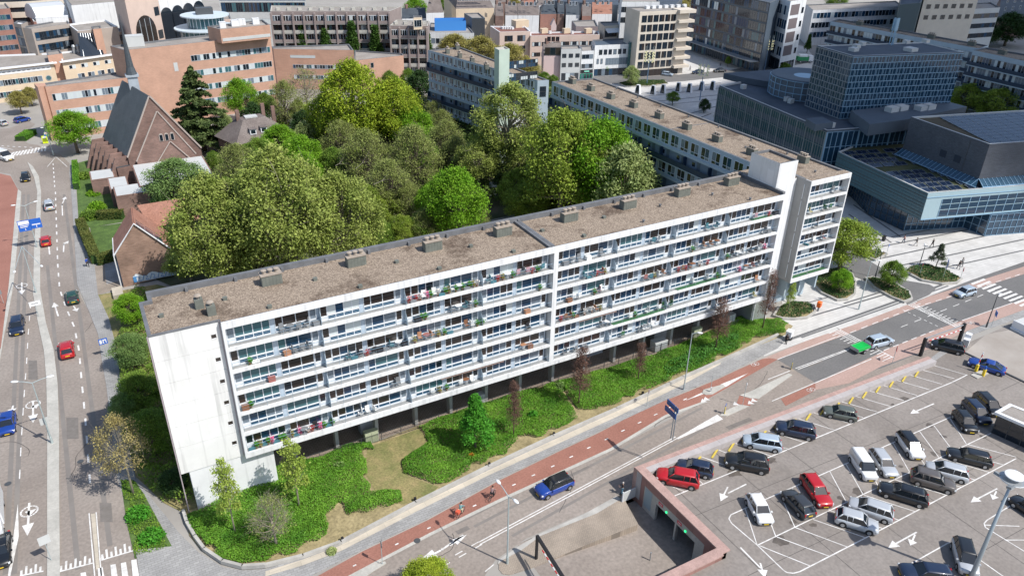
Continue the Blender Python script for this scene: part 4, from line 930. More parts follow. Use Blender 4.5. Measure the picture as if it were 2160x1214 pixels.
# --- brick house with solar panels and graffiti
hs=thing('brick_house','weathered brick gable house with red tiled roof, solar panels and a painted wall base','house',(3,130,0))
h0,hp,h1=Vector((-.6,126.2,6)),Vector((2.9,126.2,10.4)),Vector((7.4,126.2,5.2));hd=Vector((.45,7.5,0))
b=MB();b.face([h0-up6*6,h1-up6*4.6,h1,hp,h0]);b.face([h0-up6*6,h0,h0+hd,h0-up6*6+hd]);b.face([h1,h1-up6*4.6,h1-up6*4.6+hd,h1+hd]);b.face([h0+hd-up6*6,h0+hd,hp+hd,h1+hd,h1+hd-up6*4.6]);b.build('wall',BRH,hs,True)
b=MB();slab(b,h0+g0-Vector((.3,0,.45)),hp+g0,hp+hd,h0+hd-Vector((.3,0,.45)),.14);slab(b,hp+g0,h1+g0,h1+hd,hp+hd,.141)
b2=Vector((4.3,137.0,9.4));b3=Vector((13,137.0,9.4));e4=Vector((5.6,133.0,6.6));e5=Vector((14,133.0,6.6));slab(b,e4,b2,b3,e5,.14)
hr=b.build('roof',TILER,hs,True)
b=MB();b.tube([(-.95,126.0,5.8),(2.9,126.0,10.6),(7.6,126,5.1)],.13,5);b.tube([(-.95,126,5.8),(-.95,126,0)],.09,6);b.tube([(-.95,126.0,5.7),(-.5,133.6,5.7)],.1,6);b.build('gutter',WHITEP,hs,True)
PV=mat('solar_glass',(.01,.02,.045),.12,spec=.8);PVF=mat('solar_frame',(.35,.4,.45),.4,metal=.5)
b=MB();b.box(-.8,.8,-.5,.5,0,.05);b.box(-.76,.76,-.46,.46,.05,.055,1);b.box(-.01,.01,-.46,.46,.055,.06);PVM=b.mesh('solar_panel',[PVF,PV])
sl=(h1-hp).normalized();ang=math.atan2(-sl.z,sl.x)
for i in range(4):
    for j in range(3):
        q=hp+sl*(1.3+1.7*j)+Vector((0.05*i,1.0+1.75*i,.22));o=put('solar_panel',PVM,hr,(q.x-3,q.y-130,q.z));o.rotation_euler=(0,ang,0);o.scale=(1.0,1.6,1)
GRAF=mat('graffiti_white',(.62,.68,.72),.7,col2=(.80,.82,.82),scale=2);GRAFB=mat('graffiti_blue',(.08,.25,.5),.7)
b=MB();r=random.Random(5)
top=[(1.0+.5*i,1.5+.35*math.sin(i*1.3)+.15*r.random()) for i in range(18)]
b.face([(x,126.15,z) for x,z in [(9.5 if x>9.5 else x,z) for x,z in top]][::-1]+[(1.0,126.15,.45),(9.3,126.15,.45)])
b.box(8.4,9.5,126.16,126.3,0,1.9,0);gr_=b.build('graffiti',GRAF,hs,True)
b=MB()
for i in range(7):
    x=1.2+1.15*i;b.tube([(x,126.11,.6),(x+.3,126.11,1.5),(x+.8,126.11,1.2),(x+.5,126.11,.7),(x+1.0,126.11,.6)],.05,5)
b.box(1.0,1.5,126.1,126.14,.5,1.5);b.build('graffiti_outline',GRAFB,hs,True)
b=MB();b.box(-2.4,-.9,122.4,125.4,0,.7);b.build('planter_wall',PAVEC,hs,True)
# --- grey, cream and brick city blocks on the left skyline
t,p,_=building('office_block','cream office block with a white flat cornice at the left edge',[(-60,150),(112,131),(104,112),(-60,118)],9.6,CREAM,ROOFF,cop=WHITEP)
ribbon(t,p[0],p[1],[7.6],1.2,15,WHITEP,(6,1,0,0,0,0),.5,1.0,61,bar=.5);windows(t,p[0],p[1],[4.6,1.3],8,2.4,1.6,2,FRW,(3,2,0,0,0,2),1,4,seed=62)
b=MB();M,L=frame(p[0],p[1]);b.box(-.5,L+.8,-.9,.0,9.25,9.62,0,M);b.build('cornice',WHITEP,t,True)
b=MB();b.lathe([(0.01,0),(.8,0),(.8,.08),(.01,.08)],16);o=b.build('window',FRG,t);v=M @ Vector((L-2.2,-.02,5.3));o.location=(v.x-t.location.x,v.y-t.location.y,v.z);o.rotation_euler=(math.pi/2,0,math.atan2(M[1][0],M[0][0]));b=MB();b.lathe([(.01,.08),(.62,.08),(.62,.1),(.01,.1)],16);b.build('pane',GLASST,o)
t,p,_=building('office_block','cream office block with white cornice and dark roof terrace beside the orange slab',[(130,129),(243,113),(236,98),(128,110)],10,CREAM,ROOFF,cop=WHITEP)
windows(t,p[0],p[1],[7.4],4,1.9,1.1,2,WHITEP,(3,2,0,0,1,0),.8,1,seed=63);windows(t,p[0],p[1],[4.2],4,2.0,1.6,2,FRW,(3,1,0,0,2,1),3,1,seed=64)
b=MB();M,L=frame(p[0],p[1]);b.box(-.8,L,-.9,0,9.7,10.03,0,M);b.build('cornice',WHITEP,t,True)
for i,x in enumerate((158,167,191,196)):
    v=G(x,113-.12*(x-158),9.6);b=MB();b.lathe([(.45,0),(.45,2.0),(.6,2.1),(.3,2.6)],8);o=b.build('flue',STEEL,t);o.location=(v.x-t.location.x,v.y-t.location.y,9.6)
t,p,_=building('office_block','taupe office block with rows of square dark windows on the left skyline',[(66,61),(147,50),(140,40),(40,58)],17,TAUPE,ROOFF)
windows(t,p[0],p[1],[13.4,9.8,6.2],5,2.6,2.4,2,FRD,(6,1,0,2,0,0),.8,.5,dz=.7,seed=65)
v=G(112,47,16.6);roofbox(_,(t.location.x,t.location.y,0),v,9,2.6,1.6,WHITE,z=16.6)
t,p,_=building('stair_tower','narrow taupe stair tower with a glazed slot and a white wing roof',[(28,49),(44,52),(58,46),(36,44)],18,TAUPE,WHITEP)
ribbon(t,p[0],p[1],[2.5+3*i for i in range(5)],2.4,2,FRD,(3,2,0,2,0,0),.4,.4,66)
t,p,_=building('office_block','taupe office block with a slanting glazed front next to the grey windows',[(163,66),(248,56),(222,42),(143,51)],16.5,TAUPE,ROOFF,cop=WHITEP)
b=MB();M,L=frame(p[0],p[1]);b.face([M @ Vector(q) for q in ((0,0,16),(L*.45,0,15.2),(L*.3,-9,1),(-4,-6,1))]);b.face([M @ Vector(q) for q in ((L*.45,0,15.2),(L*.45,0,1),(L*.3,-9,1))]);b.face([M @ Vector(q) for q in ((0,0,16),(-4,-6,1),(0,0,1))]);b.build('sloping_glass',GLASS,t,True)
b=MB()
for i in range(1,8):b.tube([M @ Vector((L*.45*i/8,-.1,16-.1*i)),M @ Vector((-4+(L*.3+4)*i/8,-6-3*i/8-.1,1.1))],.12,4)
b.build('glazing_bar',STEEL,t,True)
t,p,_=building('pavilion','small orange brick pavilion with white roof slab and four windows',[(216,72),(266,65),(258,58),(210,64)],14,CREAM,ROOFF,cop=WHITEP)
windows(t,p[0],p[1],[11.2],4,1.8,1.9,2,WHITEP,(5,0,0,1,0,0),1.5,1,seed=67)
t,p,_=building('stair_tower','orange brick stair tower left of the small pavilion',[(196,62),(213,60),(212,54),(192,56)],17,ORB,ROOFF)
t,p,_=building('stair_tower','low orange brick stair block between the two cream offices',[(100,117),(131,113),(126,104),(97,108)],11.5,ORB,ROOFF)
t,p,_=building('office_block','dark red brick office block under the silver barrel roof',[(71,46),(205,33),(190,20),(58,22)],13,BRR,ROOFF,cop=LGREY)
windows(t,p[0],p[1],[9.6,6.2],5,3.0,2.2,2,FRD,(3,0,0,2,0,2),1,18,seed=68)
b=MB();M,L=frame(p[0],p[1]);n_=7
for i in range(n_):
    a0,a1=math.pi*i/n_,math.pi*(i+1)/n_
    b.face([M @ Vector(q) for q in ((2,9-6*math.cos(a0),12.8+5*math.sin(a0)),(L*.6,9-6*math.cos(a0),12.8+5*math.sin(a0)),(L*.6,9-6*math.cos(a1),12.8+5*math.sin(a1)),(2,9-6*math.cos(a1),12.8+5*math.sin(a1)))])
for x in (2,L*.6):b.face([M @ Vector((x,9-6*math.cos(math.pi*i/n_),12.8+5*math.sin(math.pi*i/n_))) for i in range(n_+1)])
b.build('barrel_roof',mat('silver_roof',(.60,.62,.64),.45,metal=.3),t,True)
t,p,_=building('office_block','slim steel blue block with white sloping roof edge in front of the red brick',[(148,37),(210,29),(196,21),(118,30)],12,DGREY,ROOFF,cop=WHITEP)
t,p,_=building('office_block','dark red brick block with pale windows cut by the left edge of the photo',[(-60,24),(21,18),(10,5),(-60,8)],16,BRR,ROOFF)
windows(t,p[0],p[1],[12.4,9,5.6,2.2],6,2.6,1.7,2,FRG,(3,1,0,2,0,2),.5,1,seed=69)
# curved beige office: concentric floor bands
cb=thing('curved_office','curved beige office tower with stacked ribbon floors on the far left skyline','building',(0,0,0));v=G(55,30,10);cb.location=(v.x,v.y+10,0)
for k in range(6):
    b=MB();b.lathe([(24,3.6*k),(24.3,3.6*k),(24.3,3.6*k+1.9),(24,3.6*k+1.9)],48);b.build('floor_band',BEIGE,cb)
b=MB();b.lathe([(23.8,0),(23.8,21.6)],48);b.build('window',GLASS,cb);b=MB();b.lathe([(24.4,21.6),(24.4,22.3),(.1,22.4)],48);b.build('roof',ROOFF,cb)
# white arched hall, pink gate with arches
t,p,_=building('white_hall','white office hall with an arched window and small square windows',[(150,12),(262,2),(250,-20),(130,-14)],19,WHITE,ROOFF)
windows(t,p[0],p[1],[12.2],8,2.2,1.9,1,FRD,(6,1,0,0,0,0),16,2,seed=70)
M,L=frame(p[0],p[1]);b=MB()
for (x,r0,z) in ((6,4.0,8.6),):
    b.face([M @ Vector((x+r0*math.cos(math.pi*i/10),-.06,z+r0*math.sin(math.pi*i/10))) for i in range(11)]+[M @ Vector((x-r0,-.06,z-3)),M @ Vector((x+r0,-.06,z-3))])
b.build('arched_window',GLASS,t,True)
b=MB();b.box(L*.45,L-1,-4,0,7.2,7.6,0,M);b.build('canopy',mat('canopy_green_glass',(.25,.38,.33),.3),t,True);ribbon(t,M @ Vector((L*.45,0,0)),p[1],[3.2,.4],2.4,14,FRG,(2,2,2,0,0,1),.3,.5,71)
t,p,_=building('arched_gate_building','pale pink monumental building with a tall glazed arch',[(262,-4),(330,-18),(322,-38),(235,-22)],26,PINKS,ROOFF)
M,L=frame(p[0],p[1]);b=MB();x,r0,z=L*.45,5.0,15
b.face([M @ Vector((x+r0*math.cos(math.pi*i/12),-.08,z+r0*math.sin(math.pi*i/12))) for i in range(13)]+[M @ Vector((x-r0,-.08,1)),M @ Vector((x+r0,-.08,1))]);aw=b.build('arched_window',GLASSW,t,True)
b=MB()
for i in range(1,4):b.box(x-r0+2*r0*i/4-.12,x-r0+2*r0*i/4+.12,-.15,-.08,1,19,0,M)
b.build('glazing_bar',FRG,aw,True)
windows(t,p[0],p[1],[19,12,5],1,2.4,2.6,2,FRD,(1,0,0,0,0,0),L*.8,.5,seed=72)
t,p,_=building('arcade_building','white building with three tall glazed arches at the top edge',[(331,-14),(420,-30),(410,-50),(322,-36)],24,WHITE,ROOFF)
M,L=frame(p[0],p[1]);b=MB()
for x in (L*.12,L*.38,L*.64,L*.9):
    r0,z=3.2,16;b=MB();b.face([M @ Vector((x+r0*math.cos(math.pi*i/12),-.08,z+r0*math.sin(math.pi*i/12))) for i in range(13)]+[M @ Vector((x-r0,-.08,1)),M @ Vector((x+r0,-.08,1))]);b.build('arched_window',GLASS,t,True)
# round glass tower
rtw=thing('round_tower','round pink stone tower with two glazed drums and disc shaped white roofs','building',(0,0,0));v=G(432,34,19);rtw.location=(v.x,v.y,0)
b=MB();b.lathe([(8.2,0),(8.2,12)],32);b.build('wall',mat('pink_granite',(.33,.23,.21),.7),rtw)
for (r0,z0,z1) in ((8.0,12,15.2),(5.6,15.9,19.0)):
    b=MB();b.lathe([(r0,z0),(r0,z1)],32);g_=b.build('window',GLASST,rtw)
    b=MB();b.lathe([(r0+.2,z1),(r0+1.8,z1+.15),(r0+1.8,z1+.5),(.1,z1+.7)],32);b.build('disc_roof',mat('disc_white',(.55,.62,.66),.4),rtw)
    b=MB()
    for i in range(28):a=2*math.pi*i/28;b.tube([(r0*math.cos(a),r0*math.sin(a),z0),(r0*math.cos(a),r0*math.sin(a),z1)],.1,4)
    b.build('mullion',FRW,g_)
b=MB();b.box(-2.5,2.5,-1.5,1.5,19.6,21.6);b.build('plant_box',DARKG,rtw)
t,p,_=building('pink_block','blank pale pink stone block attached to the round tower',[(456,42),(487,40),(484,28),(458,28)],15,PINKS,ROOFF)
windows(t,p[0],p[1],[1.2],2,1.2,6,1,FRD,(1,0,0,0,0,0),.5,1,seed=73)
t,p,_=building('glass_hall','long dark glass hall with a steel blue roof line at the top edge',[(462,2),(645,2),(640,-18),(462,-16)],17,LGREY,ROOFD)
ribbon(t,p[0],p[1],[13],3.4,40,FRD,(4,0,0,3,0,1),.5,.5,74,bar=.12);ribbon(t,p[0],p[1],[8.5],2,1,FRG,(0,1,0,0,3,0),.5,.5,75)
# jumble of low roofs
r=random.Random(9)
lows=[(486,36,30,9,DGREY,'low dark roofed shop beside the pink block'),(520,40,36,10,DGREY,'low navy roofed shop with a white skylight house'),(505,46,22,9,BRR,'small red brick back building under the skylight house'),(478,52,34,8,CONC,'low grey flat roofed extension near the round tower'),(548,46,28,9,CREAM,'small cream roof pavilion with tall windows'),(545,26,40,11,PINKS,'pale pink low block in front of the glass hall'),(498,24,40,10,LGREY,'pale grey low block under the glass hall')]
for x,y,wd,z,m_,lab in lows:
    t,p,rf_=building('low_building',lab,[(x-wd/2,y+4),(x+wd/2,y+2),(x+wd/2-3,y-6),(x-wd/2-1,y-4)],z,m_,ROOFD if m_ is DGREY else ROOFF)
    windows(t,p[0],p[1],[z-2.6],3,1.6,1.5,2,FRW,(3,1,0,0,1,0),.5,.5,seed=int(x))
    for k in range(3):
        v=G(x+r.uniform(-.35,.35)*wd,y+r.uniform(-3,1),z);roofbox(rf_,(t.location.x,t.location.y,0),v,r.uniform(1,2.4),1.4,r.uniform(.8,1.8),WHITE,z=z-.4)
# terraced balcony blocks
def terraced(lab,px,z,nf,nb,seed,right=True):
    t,p,rf_=building('apartment_block',lab,px,z,mat('brown_grey_brick',(.27,.22,.205),.9,var=.1,scale=.4,coord='World'),ROOFF,cop=CONC)
    M,L=frame(p[0],p[1]);fh=(z-1)/nf
    for k in range(nf):
        zz=z-1-fh*(k+1)+.2;up_=k%2==0
        b=MB();b.box(0,L,-1.5,0,zz-.25,zz,0,M);b.box(0,L,-1.55,-1.45,zz,zz+.95,1 if up_ else 0,M);b.build('balcony',[CONC,mat('brown_grey_brick',(0,0,0))],t,True)
        ribbon(t,p[0],p[1],[zz+.5],fh-1.0,nb*4,FRW if up_ else FRD,(6,2,2,0,.5,.5),.3,.3,seed+k,bar=.16 if up_ else .1)
    b=MB()
    for i in range(nb+1):b=MB();x=(L-.5)*i/nb;b.box(x,x+.5,-1.9,0,0,z-.4,0,M);b.build('pier',mat('brown_grey_brick',(0,0,0)),t,True)
    for i in range(nb):v=M @ Vector((L*(i+.5)/nb,5,0));roofbox(rf_,(t.location.x,t.location.y,0),v,1.3,1.0,.8,CONC,z=z-.4)
    return t
terraced('terraced brown brick apartment block with concrete roof behind the row of slim trees',[(570,24),(822,24),(846,14),(572,12)],19,6,11,300)
terraced('lower terraced brown apartment block with a cream roof lantern at its corner',[(822,54),(902,55),(906,44),(836,42)],16,5,4,340)
t,p,rf_=building('roof_lantern','cream roof lantern with large windows standing on the lower terraced block',[(872,38),(890,37),(890,33),(872,33)],19.2,CREAM,ROOFF,z0=15.5)
windows(t,p[0],p[1],[16.3],3,.9,2.2,1,FRW,(1,0,0,0,0,0),.2,.2,seed=80)
t,p,rf_=building('shop_building','white building with a bright blue hoarding around its roof',[(903,68),(1000,70),(985,52),(908,48)],9.5,WHITE,ROOFF)
windows(t,p[0],p[1],[5.6,2],9,1.4,1.8,1,FRG,(3,1,0,0,0,0),1,1,seed=81)
q=[G(917,64,9.4),G(983,63,9.4),G(980,56,9.4),G(917,57,9.4)]
hb=thing('hoarding','bright blue construction hoarding on the white roof','hoarding',(q[0].x,q[0].y,9.1));b=MB();b.prism([(v.x,v.y) for v in q],9.1,12.6,top=False);b.prism([(v.x,v.y) for v in inset(q,.1)],9.2,12.5,top=False);b.build('panels',mat('hoarding_blue',(.05,.24,.62),.6),hb,True)
def pitched(name,lab,px,ze,zr,wall,roofm,cat='house',nw=4,seed=1,rows=None,fr=FRW,hip=0):
    P=[G(x,y,ze) for x,y in px]      # front left, front right, back right, back left at eaves height
    c=sum(P,Vector())/4;t=thing(name,lab,cat,(c.x,c.y,0))
    b=MB();b.prism([(v.x,v.y) for v in P],0,ze,top=False)
    ml,mr=(P[0]+P[3])/2,(P[1]+P[2])/2;dd=(mr-ml)
    ml=ml+dd*hip;mr=mr-dd*hip;ml.z=mr.z=zr
    if hip==0:b.face([P[0],ml,P[3]]);b.face([P[1],P[2],mr])
    b.build('wall',wall,t,True)
    b=MB();b.face([P[0],P[1],mr,ml]);b.face([P[2],P[3],ml,mr])
    if hip:b.face([P[3],P[0],ml]);b.face([P[1],P[2],mr])
    rf_=b.build('roof',roofm,t,True)
    if nw:windows(t,P[0],P[1],rows or [ze-2.4],nw,1.2,1.5,2,fr,(3,1,1,0,0,0),.8,.8,seed=seed)
    v=ml.lerp(mr,.2);b=MB();b.box(v.x-.5,v.x+.5,v.y-.5,v.y+.5,zr-1,zr+1.4);b.build('chimney',BRK,rf_,True)
    return t,P,rf_
pitched('hall','large hall with a hipped dark roof and cream walls at the top edge',[(962,19),(1042,17),(1020,-22),(936,-12)],12,20,CREAM,SLATEB,'building',10,82,[9.6,7.4,3],FRW,.25)
pitched('house','small steep roofed grey house with white dormers near the hoarding',[(899,28),(936,27),(932,14),(902,15)],11,19,WHITE,SLATEB,'house',3,83,None,FRW,.3)
pitched('house','dark brown roofed low house left of the steep grey house',[(848,40),(899,39),(897,26),(848,27)],8,11,WHITE,SLATE,'house',0,84)
t,p,_=building('metal_shed','dark corrugated metal shed with pipes on its roof',[(995,38),(1023,38),(1010,27),(979,28)],13,DGREY,ROOFF,cat='shed')
M,L=frame(p[0],p[1]);b=MB()
for i in range(14):b.box(L*i/14,L*i/14+.25,-.12,0,.2,12.8,0,M)
b.build('corrugation',DARKG,t,True)
# row of old houses behind
olds=[((1045,34),(1062,34),BRK,SLATEB,'brown old house with a white back extension beside the hall'),((1066,33),(1092,33),WHITE,SLATEB,'white old house with brown tiled roof, second from the hall'),((1093,33),(1137,33),WHITE,SLATEB,'wide white old house with brown roof left of the brick hipped house'),
        ((1140,30),(1174,30),BRR,SLATE,'red brick house with dark hipped roof among the old houses'),((1176,30),(1190,30),BRK,SLATE,'narrow brown brick house right of the hipped brick house'),((1194,32),(1222,32),WHITE,SLATE,'white house with black dormer roof in the old row'),((1228,34),(1247,34),BRR,SLATEB,'red brick narrow house left of the rust roofed one'),((1249,30),(1291,30),WHITE,TILER,'white house with a rusty red roof in the old row'),((1105,6),(1130,6),BRR,TILER,'small red roofed house at the top edge of the old town'),((1135,12),(1165,12),WHITE,SLATEB,'white gabled house behind the brick hipped house'),((1304,30),(1322,30),WHITE,SLATE,'narrow white house left of the beige apartment tower'),((1050,5),(1075,5),BRK,SLATEB,'brown roofed house behind the hall corner')]
for i,(a,c,wm,rm_,lab) in enumerate(olds):
    pitched('house',lab,[a,c,(c[0]-2,c[1]-14),(a[0]-2,a[1]-14)],9.5,13,wm,rm_,'house',max(1,int((c[0]-a[0])/11)),90+i,[7,3.8],FRW,.0 if i !=3 else .3)
t,p,_=building('long_roof_hall','long dark roofed hall at the top edge behind the old houses',[(1165,2),(1420,18),(1440,-4),(1180,-18)],12,DGREY,ROOFD)
t,p,_=building('depot','plain mauve brick depot between the old houses and the beige shops',[(1215,56),(1262,56),(1255,42),(1206,44)],10,mat('mauve_brick',(.30,.24,.24),.85,var=.08,scale=.4,coord='World'),ROOFF)
t,p,rf_=building('corner_building','grey stone corner building with a white awning and two balconies',[(1275,55),(1304,53),(1316,45),(1262,46)],13,BEIGE,ROOFF)
windows(t,p[0],p[1],[9,4.8],1,5.2,2.3,5,FRD,(2,0,3,0,0,0),.4,.4,seed=101)
b=MB();M,L=frame(p[0],p[1]);b.face([M @ Vector(q) for q in ((.3,0,12),(L,0,12),(L,-2.2,10.8),(.3,-2.2,10.8))]);b.build('awning',WHITE,t,True)
t,p,rf_=building('office_block','pale pinkish stone office block with a rust coloured roof terrace',[(1054,68),(1119,66),(1108,56),(1034,55)],11.5,PINKS,mat('rust_roof',(.20,.09,.07),.9),cop=WHITEP)
windows(t,p[0],p[1],[8.2,4.6],2,3.0,2.0,3,FRD,(2,1,3,0,0,0),1,1,seed=102)
for i in range(5):roofbox(rf_,(t.location.x,t.location.y,0),G(1060+5*i,61+.2*i,11.1),.8,1.6,.7,WHITE,z=11.1)
roofbox(rf_,(t.location.x,t.location.y,0),G(1097,57,11.1),5.5,3.5,2.4,CREAM,z=11.1)
t,p,rf_=building('office_block','long pale stone office block with seven wide windows and rooftop plant',[(1119,76),(1265,73),(1262,66),(1118,68)],10.2,PINKS,mat('rust_roof',(0,0,0)),cop=WHITEP)
windows(t,p[0],p[1],[6.6,3.0],7,3.1,1.4,4,FRD,(3,1,2,0,1,0),.5,.5,seed=103)
for x in (1147,1194,1240):roofbox(rf_,(t.location.x,t.location.y,0),G(x,70,9.8),2.6,1.6,1.6,CREAM,z=9.8)
for x in (1160,1207,1252):roofbox(rf_,(t.location.x,t.location.y,0),G(x,71.5,9.8),1,.8,.9,WHITE,z=9.8)
# shop row facing the square
t,P,rf_=pitched('gabled_house','pale pink gabled shop house with dark red windows at the left of the shop row',[(1147,118),(1184,118),(1182,106),(1143,107)],8.2,11.6,mat('pale_pink',(.62,.47,.45),.8),SLATEB,'house',3,110,[4.6],mat('window_frame_red',(.16,.05,.05),.5))
M,L=frame(P[0],P[1]);b=MB();b.face([M @ Vector(q) for q in ((L*.35,-.1,8),(L*.65,-.1,8),(L*.65,-.1,9.6),(L*.5,-.1,11.6),(L*.35,-.1,9.6))]);b.face([M @ Vector(q) for q in ((L*.33,-.15,9.5),(L*.5,-.15,11.8),(L*.5,2.5,11.4),(L*.33,2.5,9.5))]);b.face([M @ Vector(q) for q in ((L*.5,-.15,11.8),(L*.67,-.15,9.5),(L*.67,2.5,9.5),(L*.5,2.5,11.4))]);b.build('front_gable',mat('pale_pink',(0,0,0)),t,True)
ribbon(t,P[0],P[1],[.3],2.4,3,DARKG,(3,0,1,0,0,0),.3,.3,111)
t,p,_=building('shop_building','pale grey shop building with rows of small triple windows',[(1184,104),(1226,103),(1222,95),(1182,96)],10.6,LGREY,ROOFF)
for i in range(3):windows(t,p[0].lerp(p[1],i/3),p[0].lerp(p[1],(i+1)/3),[7.8,4.8],3,.45,1.3,1,FRD,(1,0,0,0,0,0),.4,.4,seed=112)
ribbon(t,p[0],p[1],[.3],2.6,4,FRG,(2,2,0,0,1,0),.4,.4,113)
t,p,_=building('shop_building','narrow white shop with grey ribbon windows and a green shopfront',[(1227,108),(1253,107),(1250,95),(1224,97)],9.6,WHITE,ROOFF)
ribbon(t,p[0],p[1],[7.0,3.9],1.5,3,FRG,(2,3,0,0,0,0),.2,.2,114);ribbon(t,p[0],p[1],[.2],2.0,4,mat('shop_green',(.0,.22,.13),.5),(3,0,0,0,0,2),.1,.1,115,bar=.2)
M,L=frame(p[0],p[1]);b=MB();b.box(.1,L-.1,-.15,0,2.4,3.5,0,M);b.box(L*.3,L*.7,-.2,-.15,2.8,3.15,1,M);b.build('fascia_sign',[BLACK,mat('sign_mint',(.3,.8,.6),.5)],t,True)
t,p,_=building('shop_building','plain white modern shop building with scattered narrow windows',[(1255,96),(1328,93),(1322,80),(1250,84)],10.4,WHITE,DGREY)
windows(t,p[0],p[1],[7.2],6,1.2,1.7,2,FRD,(2,2,0,0,0,0),1.4,.8,seed=116);windows(t,p[0].lerp(p[1],.03),p[0].lerp(p[1],.3),[4.2],2,.8,1.7,1,FRD,(1,1,0,0,0,0),.3,.3,seed=117)
ribbon(t,p[0].lerp(p[1],.33),p[1],[3.7],2.3,8,FRG,(0,4,0,0,0,0),.1,.1,118);ribbon(t,p[0],p[1],[.2],2.3,9,FRD,(4,1,0,1,0,0),.3,.1,119)
t,p,_=building('glass_link','narrow green glass stair block between the white shop and the beige tower',[(1327,90),(1350,88),(1348,82),(1326,84)],11,GLASST,ROOFF)
ribbon(t,p[0],p[1],[.2,2.4,4.6,6.8,8.9],2.0,5,mat('green_bar',(.14,.30,.25),.5),(0,0,0,0,0,1),.05,.05,120)
t,p,rf_=building('apartment_tower','tall beige stone apartment tower with dark windows and corner balconies',[(1350,25),(1455,20),(1440,12),(1321,15)],21.5,BEIGE,ROOFF)
bt_o=t.location
windows(t,p[0],p[1],[18,15,12,9,6,3.0],6,1.9,2.2,2,FRD,(5,0,2,1,0,0),.8,5.0,seed=121);ribbon(t,p[0],p[1],[.2],2.2,10,FRD,(3,0,2,0,0,0),.8,2,122)
M,L=frame(p[0],p[1])
for k in range(6):
    b=MB();b.box(L-4.6,L+1.6,-1.4,3.5,2.4+3*k,3.3+3*k,0,M);b.build('balcony',BEIGE,t,True)
b=MB();b.box(L-4.8,L+1.7,-1.5,3.6,20.5,21.6,0,M);b.build('cornice',BEIGE,t,True)
for i in range(7):
    v=G(1365+13*i,19-.6*i,21.1);roofbox(rf_,(bt_o.x,bt_o.y,0),v,1.5,1,.9,WHITE,z=21.1)
t,p,_=building('back_building','white back building with dark window boxes above the beige tower roof',[(1312,4),(1392,4),(1384,-8),(1308,-8)],22,WHITE,ROOFF)
windows(t,p[0],p[1],[18.5,15],4,2.4,1.8,2,FRD,(2,1,0,0,0,0),.5,8,seed=123)
# dark glass offices and white tower beyond the square
t,p,_=building('glass_office','long dark glass office front in shade beyond the square',[(1462,-30),(1625,6),(1680,-20),(1500,-60)],24,DGREY,ROOFD)
ribbon(t,p[0],p[1],[.4+3.4*k for k in range(7)],3.0,34,DARKG,(5,.5,0,3,.3,1),.4,.4,124,bar=.16)
M,L=frame(p[0],p[1]);b=MB();b.box(2,L-1,-3.5,0,4.2,4.5,0,M);b.build('canopy',MIDG,t,True)
t,p,_=building('white_tower_block','white framed tower block with brown brick panels by the square',[(1613,-14),(1668,3),(1702,-2),(1650,-20)],24,WHITE,ROOFF)
ribbon(t,p[0],p[1],[5.2+4.6*k for k in range(4)],3.4,12,FRW,(2,2,0,3,2,1),.4,.4,125,bar=.22);ribbon(t,p[0],p[1],[.2],4.2,6,DARKG,(3,0,1,0,0,0),.4,.4,126,bar=.4)
M,L=frame(p[1],p[2]);
for k in range(4):b=MB();b.box(1.0,L*.62,-.06,0,5.4+4.6*k,8.9+4.6*k,0,M);b.build('brick_panel',mat('panel_brown',(.16,.13,.13),.8),t,True)
windows(t,p[1].lerp(p[2],.7),p[2],[5.6+4.6*k for k in range(4)],1,1.4,2,1,FRD,(1,0,0,0,0,0),.2,.2,seed=127);ribbon(t,p[1],p[2],[.2],3.2,5,FRW,(1,0,3,0,0,0),.5,.8,128)
t,p,_=building('office_slab','low white office slab with long window bands behind the brown roofed flats',[(1715,22),(1907,14),(1890,2),(1700,10)],14,WHITE,ROOFF)
ribbon(t,p[0],p[1],[10.6,6.8,3.0],2.4,26,FRW,(5,1,0,3,1,0),.5,.5,129,bar=.14)
t,p,_=building('dark_tower_block','tall windowless dark teal block beside the striped white offices',[(1898,10),(1942,6),(1960,-30),(1905,-30)],22,mat('dark_teal',(.03,.06,.075),.6),ROOFD)
t,p,_=building('striped_office','striped white and dark office block in the upper right corner',[(1964,24),(2110,16),(2090,5),(1935,14)],17,LGREY,ROOFF)
ribbon(t,p[0],p[1],[13.2,9.4,5.6],1.8,24,FRD,(5,0,1,3,0,0),.2,.2,130);ribbon(t,p[3],p[0],[13.2,9.4,5.6],1.8,8,FRD,(5,0,0,3,0,0),.2,.2,131)
t,p,_=building('pale_block','pale block cut by the top edge above the striped offices',[(1950,-4),(2065,-6),(2060,-20),(1950,-20)],22,BEIGE,ROOFF)
windows(t,p[0],p[1],[18,14],6,2,1.6,2,FRD,(1,0,0,0,0,0),1,1,seed=132)
t,P,_=pitched('house','steep dark roofed brick house in the upper right corner',[(2105,38),(2200,30),(2190,6),(2100,14)],9,16,BRK,SLATE,'house',6,133,[6,3])
def flats(lab,px,z,nf,n,seed,endm=PALE):
    t,p,rf_=building('apartment_wing',lab,px,z,PALE,GRAVEL)
    M,L=frame(p[0],p[1])
    for k in range(nf):
        zz=z-.9-2.9*(k+1);b=MB();b.box(0,L,-1.0,0,zz-.3,zz,0,M);b.box(0,L,-1.04,-.98,zz,zz+.95,1,M);b.build('balcony',[PALE,NAVY],t,True)
        ribbon(t,p[0],p[1],[zz+.4],2.2,n,FRG,(4,3,1,2,3,0),.3,.3,seed+k,bar=.12)
    for i in range(4):v=M @ Vector((L*(i+.6)/4,5,0));put('chimney',CHIM,rf_,(v.x-t.location.x,v.y-t.location.y,z-.45),(0,0,math.atan2(M[1][0],M[0][0])))
    return t
flats('long brown roofed apartment wing behind the dark tower of the theatre',[(1752,45),(2065,103),(2085,96),(1770,40)],19,4,46,400)
